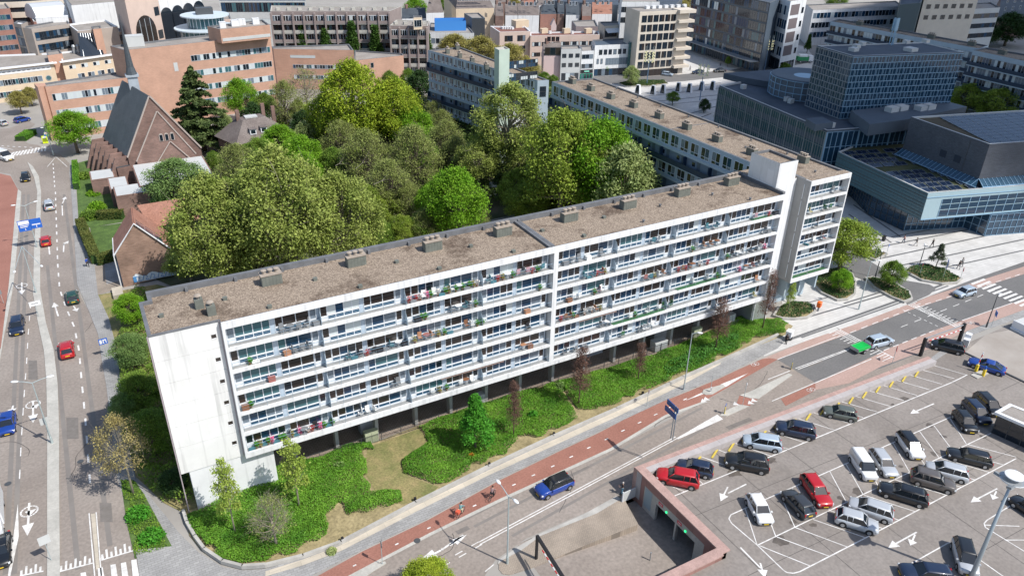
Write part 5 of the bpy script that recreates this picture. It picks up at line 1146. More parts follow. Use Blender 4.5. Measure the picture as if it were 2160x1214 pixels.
flats('brown roofed apartment wing at the right edge above the hedge of trees',[(2052,106),(2330,165),(2345,145),(2080,100)],19,5,40,420)
# glass kiosk on the square
t,p,_=building('kiosk','small flat roofed glass kiosk on the square',[(1556,119),(1611,118),(1604,110),(1552,111)],3.6,DGREY,ROOFD,'kiosk')
ribbon(t,p[0],p[1],[.3],2.6,5,CREAM,(0,1,0,0,0,4),.8,.8,140,bar=.5)
# ================================================================= THEATRE GROUP
TGL=mat('theatre_glass',(.012,.042,.08),.08,spec=.9);TGT=mat('theatre_glass_green',(.035,.09,.105),.15,spec=.8);TBR=brickmat('theatre_slate_brick',(.075,.085,.105),(.10,.115,.14),(.06,.06,.065),1,.6,.15,msize=.02,wvar=.1)
TMF=mat('theatre_mullion',(.24,.39,.53),.4,metal=.2)
def curtain(par,P,Q,z0,z1,nx,nz,fr,gl_,big=0,bar=.09,off_=0):
    M,L=frame(P,Q);b=MB();b.box(.02,L-.02,-.03-off_,.0,z0,z1,0,M);g_=b.build('glazing',gl_,par,True)
    b=MB()
    for i in range(nx+1):
        x=bar/2+(L-bar)*i/nx;w_=bar*(2.6 if big and i%big==0 else 1);d_=.22 if big and i%big==0 else .12
        b.box(x-w_/2,x+w_/2,-d_-off_,-.03-off_,z0,z1,0,M)
    for k in range(nz+1):
        z=z0+(z1-z0-bar)*k/nz;b.box(0,L,-.1-off_,-.031-off_,z,z+bar,0,M)
    b.build('mullion_grid',fr,g_,True)
th=thing('theatre','dark glazed theatre with a gridded stage tower, glass foyers and roof plant','building',(150,110,0))
pa=[G(1518,180,14),G(1745,275,14),G(1925,262,14),G(1800,175,14),G(1600,165,14)]
tr=shell(th,[V2(v) for v in pa],0,14,DGREY,ROOFD,.4,.4,LGREY)
fz=[Vector((v.x,v.y,0)) for v in pa]
curtain(th,fz[0],fz[1],.3,13.6,52,4,mat('fin_dark_bronze',(.22,.24,.25),.5),TGT,big=4)
curtain(th,fz[1],fz[2],.3,13.6,16,4,TMF,TGL,big=3,bar=.12);curtain(th,fz[4],fz[0],.3,13.6,14,4,TMF,TGT)
M,L=frame(fz[0],fz[1]);b=MB();b.box(0,L,-.05,-.031,6.4,8.0,0,M);b.box(0,L,-.05,-.031,10.6,12.0,0,M);b.build('spandrel_band',DGREY,th,True)
pb_=[G(1526,160,14.5),G(1560,168,14.5),G(1690,190,14.5),G(1660,150,14.5)];b=MB();b.prism([V2(v) for v in pb_],13.7,15.2);b.build('rear_roof_block',[ROOFD],th,True)
v=G(1700,158,18.5);b=MB();b.lathe([(8.2,0),(8.2,18.5),(7.8,18.6),(.1,18.2)],40,0,(v.x,v.y,0));b.build('drum',DGREY,th,True)
b=MB()
for i in range(28):
    a=2*math.pi*i/28;wd=.22 if i%4==0 else .08;b.box(-wd/2,wd/2,-.15,0,13.9,18.2,0,Matrix.Translation((v.x,v.y,0)) @ Matrix.Rotation(a,4,'Z') @ Matrix.Translation((0,-8.25,0)))
for z in (13.9,15.4,16.9,18.2):b.lathe([(8.3,z),(8.36,z+.02),(8.36,z+.12),(8.2,z+.14)],40,0,(v.x,v.y,0))
b.build('drum_mullions',TMF,th,True)
pt=[G(1723,96,27.5),G(1800,118,27.5),G(2034,110,27.5)];pt.append(pt[0]+pt[2]-pt[1])
b2_=thing('stage_tower','tall dark blue gridded stage tower rising from the theatre roof','tower',(pt[1].x,pt[1].y,13.6));tz=[Vector((v.x,v.y,0)) for v in pt]
rs=shell(b2_,[V2(v) for v in pt],13.6,27.5,DGREY,ROOFD,.3,.2,LGREY)
def shear_grid(par,P,Q,z0,z1,nx,nz,fr,gl_):
    M,L=frame(P,Q);b=MB();b.box(.02,L-.02,-.04,0,z0,z1,0,M);g_=b.build('glazing',gl_,par,True);b=MB();r=random.Random(4)
    for k in range(nz+1):z=z0+(z1-z0-.16)*k/nz;b.box(0,L,-.16,-.041,z,z+.12,0,M)
    for k in range(nz):
        za,zb=z0+(z1-z0-.16)*k/nz+.16,z0+(z1-z0-.16)*(k+1)/nz
        for i in range(nx):
            x=L*i/nx+(L/nx)*(.18 if k%2 else .0);b.box(x,x+.07,-.13,-.042,za,zb,0,M)
            if i%2==k%2:b.box(x+L/nx*.3,x+L/nx*.3+.07,-.12,-.042,za,zb,0,M)
    b.build('mullion_grid',fr,g_,True)
shear_grid(b2_,tz[1]-Vector((0,0,13.6))*0,tz[2],0+13.8,27.3,44,10,TMF,TGL) if False else None
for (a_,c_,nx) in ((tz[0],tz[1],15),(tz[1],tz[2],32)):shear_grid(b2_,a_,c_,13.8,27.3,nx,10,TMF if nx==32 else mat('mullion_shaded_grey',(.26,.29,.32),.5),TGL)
for x,y,s in ((1800,108,1.6),(1806,101,1.4),(1818,96,1.2),(1911,92,1.2),(1952,90,1.3),(1920,108,2.2)):
    roofbox(rs,(pt[1].x,pt[1].y,13.6),G(x,y,27.3),s,s,.7,LGREY,z=27.3)
v=G(1880,96,27.3);b=MB()
for dx,dy in ((0,0),(.9,.3),(.4,.9)):b.tube([(v.x+dx,v.y+dy,27.3),(v.x+dx,v.y+dy,33)],.12,6);b.box(v.x+dx-.25,v.x+dx+.25,v.y+dy-.15,v.y+dy+.15,30.5,33.2)
b.build('antenna_mast',TMF,b2_,True)
for (px,z0,z1,nm_) in (([(1835,262),(1912,252),(2040,225),(1990,212),(1795,233)],13.7,16.2,'plant_block'),([(1700,250),(1720,262),(1758,258),(1735,246)],13.7,15.2,'plant_block')):
    q=[G(x,y,z1) for x,y in px];b=MB();b.prism([V2(v) for v in q],z0,z1);b.build(nm_,DGREY,th,True)
for x,y in ((1900,232),(1880,235),(1958,230),(1942,232),(1660,210),(1668,214),(1754,265),(1568,184),(1728,266)):
    roofbox(tr,(150,110,0),G(x,y,14 if x<1800 else 16.2),2.6 if x>1800 else 1.2,1.8 if x>1800 else 1.0,1.0,LGREY,z=13.6 if x<1800 else 16.2)
# foyer block with solar panels
fy=thing('foyer_block','cantilevered teal glass foyer block with a green roof of solar panels','building',(150,85,0))
pf=[G(1768,320,10),G(1958,407,10),G(2420,370,10),G(2200,285,10),G(1905,262,10)]
MOSS=mat('moss_roof',(.035,.05,.02),.95,col2=(.10,.10,.04),scale=.25,coord='World',detail=7)
fr_=shell(fy,[V2(v) for v in pf],4.6,10,TGT,MOSS,.35,.3,LGREY);ff=[Vector((v.x,v.y,0)) for v in pf]
b=MB();b.face([(v.x,v.y,4.6) for v in pf][::-1]);b.build('soffit',DGREY,fy,True)
TEAL=mat('teal_panel',(.07,.145,.175),.35);M,L=frame(ff[0],ff[1])
b=MB();b.box(0,L,-.04,0,4.6,9.95,0,M)
for k in range(9):b.box(0,L,-.12,-.04,4.7+.6*k,4.78+.6*k,1 if k%3 else 0,M)
b.build('west_cladding',[TEAL,DARKG],fy,True)
b=MB()
for i in range(1,26):b.box(L*i/26,L*i/26+.04,-.05,-.041,4.6,9.9,0,M)
b.build('west_joints',DARKG,fy,True)
M,L=frame(ff[1],ff[2]);b=MB();b.box(0,L,-.04,0,4.6,9.95,0,M)
b.build('south_cladding',mat('pale_teal_panel',(.34,.46,.50),.35),fy,True)
for k,(z0,z1) in enumerate(((5.0,6.3),(6.45,7.4),(7.55,8.5))):
    b=MB();b.box(3.5 if k else 3.5,L,-.06,-.041,z0,z1,0,M);g_=b.build('window',TGL,fy,True)
    b=MB()
    for i in range(int(L/2.1)):b.box(3.5+2.1*i,3.62+2.1*i,-.12,-.061,z0,z1,0,M)
    b.build('mullion_grid',TMF,g_,True)
b=MB();b.box(0,L,-.14,-.04,9.0,9.1,0,M);b.box(0,L,-.14,-.04,4.6,4.75,0,M);b.build('trim',TMF,fy,True)
lb_=[G(1775,395,0),G(1830,452,0),G(1905,487,0),G(2030,480,0),G(2075,498,0),G(2300,480,0),G(2300,380,0),G(1900,340,0)]
b=MB();b.prism([V2(v) for v in lb_],.0,4.6,top=False);b.build('lobby_core',TGL,fy,True)
for i in range(5):
    P_,Q_=lb_[i],lb_[i+1];curtain(fy,P_,Q_,.1,4.55,max(3,int((Q_-P_).length/1.3)),3,TMF if i>1 else DARKG,TGL,bar=.08,off_=.02)
for (px,py) in ((1915,483),(1975,478),(2048,473)):
    v=G(px,py,0);b=MB();b.lathe([(.5,0),(.42,.3),(.5,1.2),(.42,1.2)],12);o=b.build('planter_pot',CONC);o.location=(v.x,v.y,.05);tag(o,'round concrete planter pot at the foyer glass, %s of three'%{1915:'left',1975:'middle',2048:'right'}[px],'planter','round planters at the foyer')
def pv(roof,org,px0,dxv,dyv,nx,ny,z,skip,sc=1.0,rz=0):
    n=0
    for j in range(ny):
        for i in range(nx):
            if (i,j) in skip:continue
            v=G(px0[0]+dxv[0]*i+dyv[0]*j,px0[1]+dxv[1]*i+dyv[1]*j,z);o=put('solar_panel',PVM,roof,(v.x-org[0],v.y-org[1],z+.25),(R_(12),0,rz),(sc*1.5,sc*1.5,1));n+=1
ang=math.atan2((ff[2]-ff[1]).y,(ff[2]-ff[1]).x)
for j in range(10):
    for i in range(5):
        if j==4 or (i==4 and j in (3,8)):continue
        v=G(1792+18.5*j,323+8.6*j,9.9)+Vector((math.cos(ang),math.sin(ang),0))*(2.9*i+(1.0 if i>2 else 0));
        put('solar_panel',PVM,fr_,(v.x-150,v.y-85,9.95),(R_(10),0,ang),(1.55,1.5,1))
bb=thing('brick_hall','blank slate grey brick hall with a roof full of blue solar panels','building',(150,85,9.7))
pc=[G(1922,246,18),G(2088,304,18),G(2420,280,18),G(2260,226,18)]
hr2=shell(bb,[V2(v) for v in pc],9.7,18,TBR,mat('brown_moss_roof',(.07,.055,.035),.95,col2=(.10,.08,.045),scale=.3,coord='World'),.4,.35,LGREY)
cz=[Vector((v.x,v.y,0)) for v in pc];M,L=frame(cz[0],cz[1])
for x in (L*.48,L*.66):b=MB();b.box(x,x+1.5,-.05,0,12.6,14.0,0,M);b.build('louvre',mat('louvre_navy',(.02,.03,.05),.5),bb,True)
b=MB();b.box(L*.8-.3,L*.8-.2,-.05,0,9.8,17.6,0,M);b.build('joint',DARKG,bb,True)
ang2=math.atan2((cz[2]-cz[1]).y,(cz[2]-cz[1]).x);u=Vector((math.cos(ang2),math.sin(ang2),0));vdir=(cz[0]-cz[1]).normalized()
n=0
for j in range(10):
    for i in range(10):
        if n>=98:break
        v=cz[1]+u*(2.6+2.7*i+.5*j)+vdir*(1.5+1.75*j);put('solar_panel',PVM,hr2,(v.x-150,v.y-85,17.8-9.7),(R_(8),0,ang2),(1.55,1.5,1));n+=1
for (a_,c_) in ((cz[0],cz[1]),(cz[1],cz[2])):
    M,L=frame(a_,c_);b=MB();b.face([M @ Vector(q) for q in ((0,0,11.2),(L,0,11.2),(L+1.2,-1.6,10.1),(-.2,-1.6,10.1))])
    b2=MB();n_=int(L/1.0)
    for i in range(n_+1):x=L*i/n_;b2.tube([M @ Vector((x,0,11.25)),M @ Vector((x,-1.6,10.15))],.05,4)
    b2.tube([M @ Vector((-.2,-1.6,10.1)),M @ Vector((L+1.2,-1.6,10.1))],.1,5)
    g_=b.build('skylight',mat('skylight_glass',(.03,.08,.13),.15),bb,True);b2.build('glazing_bar',TMF,g_,True)
# ================================================================= TREES AND PLANTS
BARK=mat('bark_grey_brown',(.15,.12,.09),.9,var=.25,scale=3);BARKL=mat('bark_pale',(.27,.24,.18),.9,var=.2,scale=3);BARKR=mat('bark_red_brown',(.13,.075,.06),.9,var=.2,scale=3)
def leafm(name,c1,c2,isl=.35,tr=.3):return mat(name,c1,.65,col2=c2,scale=.55,spec=.25,island=isl,trans=tr,coord='World',detail=3)
L_PLANE=leafm('leaf_olive',(.21,.28,.05),(.37,.42,.11),.35);L_LIME=leafm('leaf_lime',(.22,.33,.02),(.38,.44,.04),.4);L_BRI=leafm('leaf_bright',(.12,.29,.012),(.24,.42,.03),.4)
L_DARK=leafm('leaf_dark',(.025,.06,.015),(.05,.10,.025),.4,.15);L_BUD=leafm('leaf_bud',(.20,.25,.06),(.32,.36,.11),.4);L_CED=leafm('leaf_cedar',(.06,.10,.03),(.13,.17,.055),.4,.15)
L_YEL=leafm('leaf_yellow_green',(.30,.27,.07),(.40,.36,.11),.4);L_SOFT=leafm('leaf_soft_green',(.13,.23,.06),(.22,.32,.10),.4);L_MID=leafm('leaf_mid',(.11,.21,.025),(.21,.31,.045),.4)
L_PUR=leafm('leaf_purple_brown',(.12,.065,.05),(.21,.12,.085),.4);L_PALE=leafm('leaf_pale_willow',(.28,.36,.12),(.38,.44,.17),.4);L_PINE=leafm('leaf_blue_pine',(.06,.085,.05),(.12,.14,.085),.4,.1)
L_VIV=leafm('leaf_vivid',(.055,.24,.02),(.10,.33,.03),.35);L_HEDGE=mat('leaf_hedge',(.06,.19,.015),.6,col2=(.20,.40,.04),scale=.28,spec=.25,island=.4,trans=.25,coord='World',detail=6)
def quads(centers,size,r,up=.8,asp=1.5):
    """many small leaf-sized quads with random directions -> vertex array"""
    n=len(centers);a=r.normal(size=(n,3));a[:,2]*=.6;a/=np.linalg.norm(a,axis=1)[:,None]
    nn=r.normal(size=(n,3));nn[:,2]+=up*3;b=np.cross(nn,a);b/=np.linalg.norm(b,axis=1)[:,None]+1e-9
    s=size*(r.random(n)*.7+.6);a*=(s*asp/2)[:,None];b*=(s/2)[:,None]
    return np.stack([centers-a,centers-b*.9,centers+a,centers+b*.9],1).reshape(-1,3)
def mesh_np(name,V,nq,m):
    me=bpy.data.meshes.new(name);me.vertices.add(len(V));me.vertices.foreach_set('co',V.astype(np.float32).ravel())
    me.loops.add(nq*4);me.loops.foreach_set('vertex_index',np.arange(nq*4,dtype=np.int32));me.polygons.add(nq)
    me.polygons.foreach_set('loop_start',np.arange(nq,dtype=np.int32)*4);me.materials.append(m);me.update(calc_edges=True);return me
def crown_pts(r,lobes,per,flat=1.0,shell_=.55):
    out=[]
    for (c,rad) in lobes:
        d=r.normal(size=(per,3));d/=np.linalg.norm(d,axis=1)[:,None];d[:,2]=np.where(d[:,2]<-.35,-d[:,2],d[:,2])
        rr_=rad*(shell_+(1-shell_)*r.random(per)**.6)*(1+.18*r.normal(size=per))
        out.append(np.array(c)+d*rr_[:,None]*np.array([1,1,flat]))
    return np.concatenate(out)
def branches(b,r,lobes,z0,tr,trunk_top,n=6,lean=(0,0),twigs=0,tl=.25):
    b.tube([(0,0,0),(lean[0]*.3,lean[1]*.3,trunk_top*.5),(lean[0],lean[1],trunk_top)],[tr*1.35,tr,tr*.75],8,0)
    for (c,rad) in lobes:
        c=np.array(c);base=np.array([lean[0],lean[1],trunk_top])*(.65+.35*r.random());base[2]=max(z0*.5,min(base[2],c[2]-.05))
        mid=base*.45+c*.55+np.array([0,0,-.06])
        b.tube([base,mid,c],[tr*.45,tr*.28,tr*.12],n,0,False)
        for k in range(twigs):
            d=r.normal(size=3);d[2]=abs(d[2])*.8+.1;d/=np.linalg.norm(d);s0=mid*(1-.5*r.random())+c*.5*r.random() if r.random()<.3 else c*.8+mid*.2
            e=s0+d*rad*(.8+.5*r.random());m2=(s0+e)/2+r.normal(size=3)*.03
            b.tube([s0,m2,e],[tr*.12,tr*.075,tr*.03],3,0,False)
            for q in range(2):
                e2=m2+(d+r.normal(size=3)*.6)*rad*.6;b.tube([m2,e2],[tr*.06,tr*.02],3,0,False)
TREES={}
def make_tree(kind,v):
    """crown radius 1 (unit), total height = H; returns list of (name, mesh)"""
    r=np.random.default_rng(abs(hash_(kind))*7+v)
    P=KINDS[kind];H=P['H'];zt=P['clear'];n=P['lobes'];lobes=[]
    for i in range(n):
        t=(i+.5)/n;a=i*2.4+r.random()*.9
        z=zt+(H-zt)*(.12+.8*t)
        prof=math.sin(math.pi*min(1,(t*.82+.18)))**.6 if P['shape']=='round' else (1.05-t) if P['shape']=='cone' else .9*(1-.5*t)
        rad=P['lr']*(.8+.4*r.random())*(.65+.35*prof);ro=max(0,prof-rad*.8)*(.55+.45*r.random()**.5)
        lobes.append(((ro*math.cos(a),ro*math.sin(a),min(z,H-rad*.7)),rad))
    lean=(r.normal()*.04,r.normal()*.04)
    b=MB();branches(b,r,lobes,zt,P['tr'],zt+(H-zt)*.45,6,lean,P['twigs'])
    parts=[('trunk',b.mesh('trunk',P['bark'],smooth=True))]
    if P['leaves']:
        pts=crown_pts(r,lobes,P['leaves']//n,P.get('flat',1),P.get('shell',.5));V=quads(pts,P['ls'],r)
        parts.append(('crown',mesh_np('crown',V,len(pts),P['leaf'])))
    return parts
def hash_(s):return sum(ord(c)*(i+3) for i,c in enumerate(s))
def K(H,clear,lobes,lr,leaves,ls,leaf,bark=BARK,tr=.05,twigs=0,shape='round',**k):return dict(H=H,clear=clear,lobes=lobes,lr=lr,leaves=leaves,ls=ls,leaf=leaf,bark=bark,tr=tr,twigs=twigs,shape=shape,**k)
KINDS={
 'plane':K(2.0,.55,52,.25,36000,.030,L_PLANE,BARKL,.045,3,shell=.3),
 'ash':K(2.5,.8,36,.27,18000,.034,L_PLANE,BARKL,.055,4,shell=.3),
 'lime':K(1.9,.3,44,.27,26000,.033,L_LIME,shell=.5),
 'bright':K(1.9,.4,34,.30,22000,.036,L_BRI,shell=.55),
 'mid':K(1.9,.4,34,.30,21000,.037,L_MID,shell=.5),
 'olive':K(1.9,.4,38,.28,22000,.034,leafm('leaf_olive_budding',(.18,.27,.03),(.32,.40,.06),.45),twigs=3,shell=.35),
 'dark':K(1.9,.2,24,.34,12000,.055,L_DARK,shell=.5),
 'bud':K(2.0,.3,30,.31,13000,.03,L_BUD,BARK,.045,14,shell=.3),
 'bare':K(2.2,.5,22,.34,1500,.035,L_BUD,BARKL,.04,20,shell=.3),
 'yellow':K(1.8,.4,30,.31,14000,.042,L_YEL,twigs=3,shell=.4),
 'yellowbare':K(2.2,.6,22,.32,3800,.038,leafm('leaf_yellow_bud',(.33,.27,.10),(.42,.36,.15),.4),BARKL,.035,14,shell=.3),
 'soft':K(2.0,.35,34,.30,20000,.034,L_SOFT,shell=.45),
 'pale':K(2.0,.3,26,.32,12000,.045,L_PALE,shell=.45),
 'young':K(2.6,.7,16,.34,2400,.07,leafm('leaf_young',(.24,.34,.05),(.36,.44,.09),.4),BARKL,.035,7,shape='cyl',shell=.3),
 'vivid':K(2.5,.35,22,.36,9000,.065,L_VIV,tr=.04,shape='cone',shell=.4),
 'poplar':K(4.4,.4,26,.45,9000,.11,leafm('leaf_poplar',(.05,.11,.02),(.09,.18,.03),.4),tr=.07,shape='cone',shell=.5),
 'purple':K(4.6,.8,24,.42,2300,.06,L_PUR,BARKR,.04,20,shape='cyl',shell=.3),
 'pine':K(2.6,.3,20,.3,5000,.07,L_PINE,tr=.04,twigs=3,shape='cone',shell=.3)}
def tree_obj(kind,px,rx,ry,label,hscale=1,v=None,zc=None,group=None,base=None,name='tree'):
    """px = centre of the crown in the photograph, rx = half width in photo pixels"""
    P=KINDS[kind];zc_=6.0;R0=5
    for _ in range(6):
        c=G(px[0],px[1],zc_);R0=rx*dist(c)/FPX;ht=P['H']*R0*hscale;zc_=P['clear']*R0*hscale*.5+ht*.5
    if 420<px[0]<1420 and px[1]>190 and name=='tree':      # stay inside the courtyard, clear of both buildings
        q=min(1.0,(86.8-R0*.85)/c.x);c=c*q if q<1 else c
        if c.y<79.5+R0*.8:c.y=79.5+R0*.8
    if base:c=G(base[0],base[1],0);R0=rx*dist(c)/FPX
    key=(kind,(v if v is not None else int(px[0]+px[1]))%2)
    if key not in TREES:TREES[key]=make_tree(*key)
    t=thing(name,label,'tree',(c.x,c.y,0),(0,0,(px[0]*1.7+px[1])%6.28),group)
    for nm,me in TREES[key]:put(nm,me,t,scale=(R0,R0,R0*hscale))
    return t
T=[
 ('plane',(450,478),98,1,'big olive green plane tree nearest the brick house with solar panels'),
 ('plane',(590,440),118,1,'widest olive green plane tree in the middle of the group behind the slab roof'),
 ('plane',(715,462),92,1,'olive plane tree at the right end of the plane group'),
 ('plane',(545,540),80,.7,'low olive plane tree crown pressed against the slab roof edge'),
 ('plane',(395,548),52,.8,'sparse olive tree hanging in front of the painted house wall'),
 ('ash',(1078,255),84,1,'tall sparse olive tree with forked pale limbs in the courtyard centre'),
 ('ash',(1010,335),55,.8,'leaning sparse tree left of the tall forked tree'),
 ('ash',(1120,330),60,.8,'sparse olive tree right of the tall forked trunk'),
 ('lime',(745,218),78,.9,'yellow green round tree before the orange office wing'),
 ('lime',(832,235),62,.9,'yellow green tree right of the biggest round one, near the pink windows'),
 ('lime',(690,250),48,.9,'yellow green tree on the left of the round pair'),
 ('bright',(868,268),46,.8,'bright green low tree beside the copper bush'),
 ('bud',(915,235),22,.8,'small copper brown bush tree by the pink windowed wing'),
 ('bright',(960,425),66,.95,'bright green round tree just behind the middle of the slab roof'),
 ('mid',(905,470),40,.8,'mid green tree tucked below the bright round tree at the roof edge'),
 ('bright',(1275,285),72,1.1,'fresh green tree in front of the blue grey wing'),
 ('olive',(1215,255),72,1.0,'olive budding tree beside the low white link block'),
 ('olive',(1185,340),96,1.0,'wide olive tree in the right half of the courtyard'),
 ('pale',(1322,362),72,1.0,'pale willow green tree at the foot of the blue grey wing'),
 ('olive',(1110,425),50,.7,'low olive tree right of the white van in the courtyard'),
 ('mid',(1265,395),52,.7,'mid green low tree left of the pale willow'),
 ('bud',(770,335),62,.8,'brown budding tree in the courtyard left of centre'),
 ('bud',(720,300),45,.8,'brown budding tree behind the yellow green pair'),
 ('bud',(875,330),62,.85,'brown grey budding tree in the middle of the courtyard'),
 ('bud',(822,395),60,.8,'brown budding tree behind the slab between plane and bright trees'),
 ('olive',(775,430),45,.8,'olive bush tree right beside the plane tree group'),
 ('bud',(940,300),46,.8,'brown budding tree left of the tall sparse tree'),
 ('bright',(636,330),48,.75,'bright green shrub tree behind the plane group'),
 ('bright',(590,300),38,.8,'bright green tree near the villa wall'),
 ('mid',(545,330),40,.8,'mid green tree between the villa and the plane group'),
 ('bud',(500,350),45,.8,'brown budding bushy tree in front of the villa'),
 ('soft',(372,385),72,.75,'soft green birch like tree in front of the church annex'),
 ('soft',(415,420),45,.6,'low soft green tree right of the birch like one'),
 ('bright',(505,205),34,.9,'bright green tree behind the villa chimney'),
 ('bright',(152,272),46,.85,'bright green street tree at the left end of the orange offices'),
 ('mid',(560,225),26,.9,'mid green tree before the orange office corner'),
 ('bud',(600,218),36,1,'brown budding tree against the orange office wall'),
 ('bare',(645,185),48,1,'bare brown tree in front of the slit window of the orange wing'),
 ('dark',(535,250),30,.8,'dark evergreen tree behind the villa'),
 ('dark',(640,265),26,.9,'dark holly tree at the left foot of the yellow green trees'),
 ('mid',(822,168),20,1.1,'mid green tree against the blank orange end block'),
 ('dark',(885,180),34,1.0,'dark tree in the gap left of the pink windowed wing'),
 ('yellow',(38,212),22,1,'yellow green street tree at the cream offices, left one'),
 ('yellow',(62,200),18,1,'yellow green street tree at the cream offices, right one'),
 ('bright',(352,38),34,.9,'bright green tree by the pink arched gate'),
 ('bright',(385,62),26,.9,'bright green tree left of the round tower'),
 ('bud',(362,66),28,.8,'brown budding tree in front of the bright tree by the gate'),
 ('yellow',(395,12),26,.8,'yellow green tree at the top edge above the round tower'),
 ('mid',(862,165),20,1.2,'mid green tree right of the blank orange end block'),
 ('yellow',(960,95),36,.8,'yellow green plane crown behind the pink windowed wing, left end'),
 ('yellow',(1015,108),44,.9,'yellow green plane crown behind the wing, second from left'),
 ('yellow',(1075,125),46,.9,'yellow green plane crown behind the green tower'),
 ('yellow',(1110,145),34,.8,'yellow green plane crown at the right end of the row behind the wing'),
 ('mid',(1148,165),16,1,'small green tree at the feet of the pink gabled house'),
 ('mid',(1166,172),14,1.2,'small light green street tree in front of the grey shop'),
 ('bright',(1258,140),10,1.2,'small bright street tree by the green shopfront'),
 ('bright',(1278,142),11,1.2,'small bright street tree before the white shop'),
 ('pale',(1332,158),20,1,'round pale green tree on the planted island of the square'),
 ('mid',(1373,120),16,1.5,'green tree in front of the beige tower, left one'),
 ('bright',(1428,122),13,1.7,'bright slender tree in front of the beige tower, right one'),
 ('mid',(1420,205),16,.9,'green bushy tree on the square beside the wing roof'),
 ('mid',(1400,200),10,1.4,'narrow dark green tree left of the bushy one on the square'),
 ('dark',(1486,222),14,1,'dark conical tree on the square at the theatre corner'),
 ('yellow',(1527,240),22,1,'yellow green tree at the left foot of the theatre glass wall'),
 ('yellow',(1662,308),22,.8,'yellow green tree between the wing roof and the theatre'),
 ('olive',(1525,98),12,1.2,'small tree on the lawn beyond the square'),
 ('mid',(1478,92),14,1,'green tree at the corner balconies of the beige tower'),
 ('mid',(1536,128),7,1.5,'thin young tree on the square near the kiosk'),
 ('mid',(1655,140),14,.6,'low green bush tree behind the drum roof'),
 ('poplar',(1706,90),8,1,'slim green tree beside the white tower block'),
 ('yellow',(1885,42),20,.9,'yellow tree behind the brown roofed flats'),
 ('yellow',(1830,40),22,.7,'pale yellow low tree in front of the white office slab'),
 ('olive',(2045,208),42,.8,'olive tree behind the theatre under the right hand flats, left one'),
 ('olive',(2110,222),46,.8,'olive tree behind the theatre under the right hand flats, right one'),
 ('olive',(2165,232),40,.8,'olive tree cut by the right edge under the flats'),
 ('dark',(2130,60),40,.7,'dark tree in the upper right corner'),
 ('dark',(2080,75),26,.7,'dark low tree right of the striped offices'),
 ('olive',(2040,60),22,.7,'olive low tree in front of the striped offices'),
 ('mid',(930,12),20,.8,'green tree at the top edge left of the steep grey house'),
 ('mid',(985,4),22,.8,'green tree at the top edge behind the big hall'),
 ('bright',(875,15),26,.8,'light green tree at the top edge beyond the terraced flats'),
 ('yellow',(1085,8),16,.8,'yellow green tree between the old roofs'),
 ('yellow',(1430,4),36,.7,'yellow green tree at the top edge above the beige tower'),
 ('mid',(1195,12),12,1,'green tree at the top edge beside the long dark roof'),
 ('mid',(1765,4),24,.7,'green tree at the top edge above the white office slab'),
]
for k,c,rx,hs_,lab in T:
    court=420<c[0]<1400 and c[1]>190
    tree_obj(k,c,rx*(1.08 if court else 1),0,lab,hs_*(1.35 if court and k not in ('ash',) else 1))
# the dense under-planting and lesser trees that fill the courtyard
ks=['mid','olive','bud','bright','olive','bright','mid','pale','bud','olive']
ORD=['first','second','third','fourth','fifth','sixth','seventh','eighth','ninth','tenth','eleventh','twelfth','thirteenth','last']
names=dict(mid='mid green',olive='olive',bud='brown budding',bright='bright green',pale='pale green')
rr=random.Random(77)
def fill_row(pts,rx0,rx1,what):
    for i,(x,y) in enumerate(pts):
        k=ks[(i*3+len(what))%10]
        tree_obj(k,(x+rr.uniform(-8,8),y+rr.uniform(-6,6)),rr.uniform(rx0,rx1),0,'%s tree, %s from the left in the %s'%(names[k],ORD[i],what),rr.uniform(1.0,1.35),group='trees filling the courtyard')
fill_row([(x,615-.191*(x-307)-26) for x in range(800,1500,52) if not 1015<x<1065],30,40,'row touching the slab roof')
fill_row([(x,445-.12*(x-740)) for x in range(745,1330,58) if not 1010<x<1075],34,44,'second row behind the slab')
fill_row([(x,360-.1*(x-600)) for x in range(520,1240,62)],34,44,'middle row of the courtyard')
fill_row([(x,290-.06*(x-600)) for x in range(580,1000,60)],26,34,'far row of the courtyard')
fill_row([(475,395),(520,380),(345,470),(350,520),(610,345)],26,34,'group between church and plane trees')
fill_row([(590,262),(625,240),(470,262),(450,335),(860,215),(905,262)],18,24,'fringe along the orange offices')
# trees whose foot shows: base pixel, half width, height in metres
def tree_at(kind,base,rx,Hm,label,v=0,group=None):
    P=KINDS[kind];c=G(*base,0);R0=rx*dist(c)/FPX
    key=(kind,v%2)
    if key not in TREES:TREES[key]=make_tree(*key)
    t=thing('tree',label,'tree',(c.x,c.y,.1),(0,0,(base[0]*.7)%6.28),group)
    for nm,me in TREES[key]:put(nm,me,t,scale=(R0,R0,Hm/P['H']))
    return t
tree_at('yellowbare',(282,1042),52,10.5,'yellow budding tree at the tip of the narrow bed by the left road')
for (bx,by),h,lab in (((646,146),15,'slim poplar, first from the left before the terraced flats'),((692,147),14,'slim poplar, second from the left and smallest of the row'),((748,148),16.5,'slim poplar, third from the left before the terraced flats'),((796,150),15.5,'slim poplar, fourth from the left near the flagpole'),((856,150),15,'slim poplar, fifth from the left at the lower terrace'),((902,150),13,'slim poplar, last of the row beside the hoarding building')):
    tree_at('poplar',(bx,by),21,h,lab,bx)
tree_at('young',(497,1128),38,9.5,'young light green tree in front of the white gable base')
tree_at('bare',(585,1158),52,7.0,'bare grey twiggy tree in the front left of the planting bed')
tree_at('young',(632,1074),42,9.0,'young green tree half hiding the left end of the undercroft')
tree_at('vivid',(1003,952),46,8.2,'vivid green conical tree standing in front of the undercroft columns')
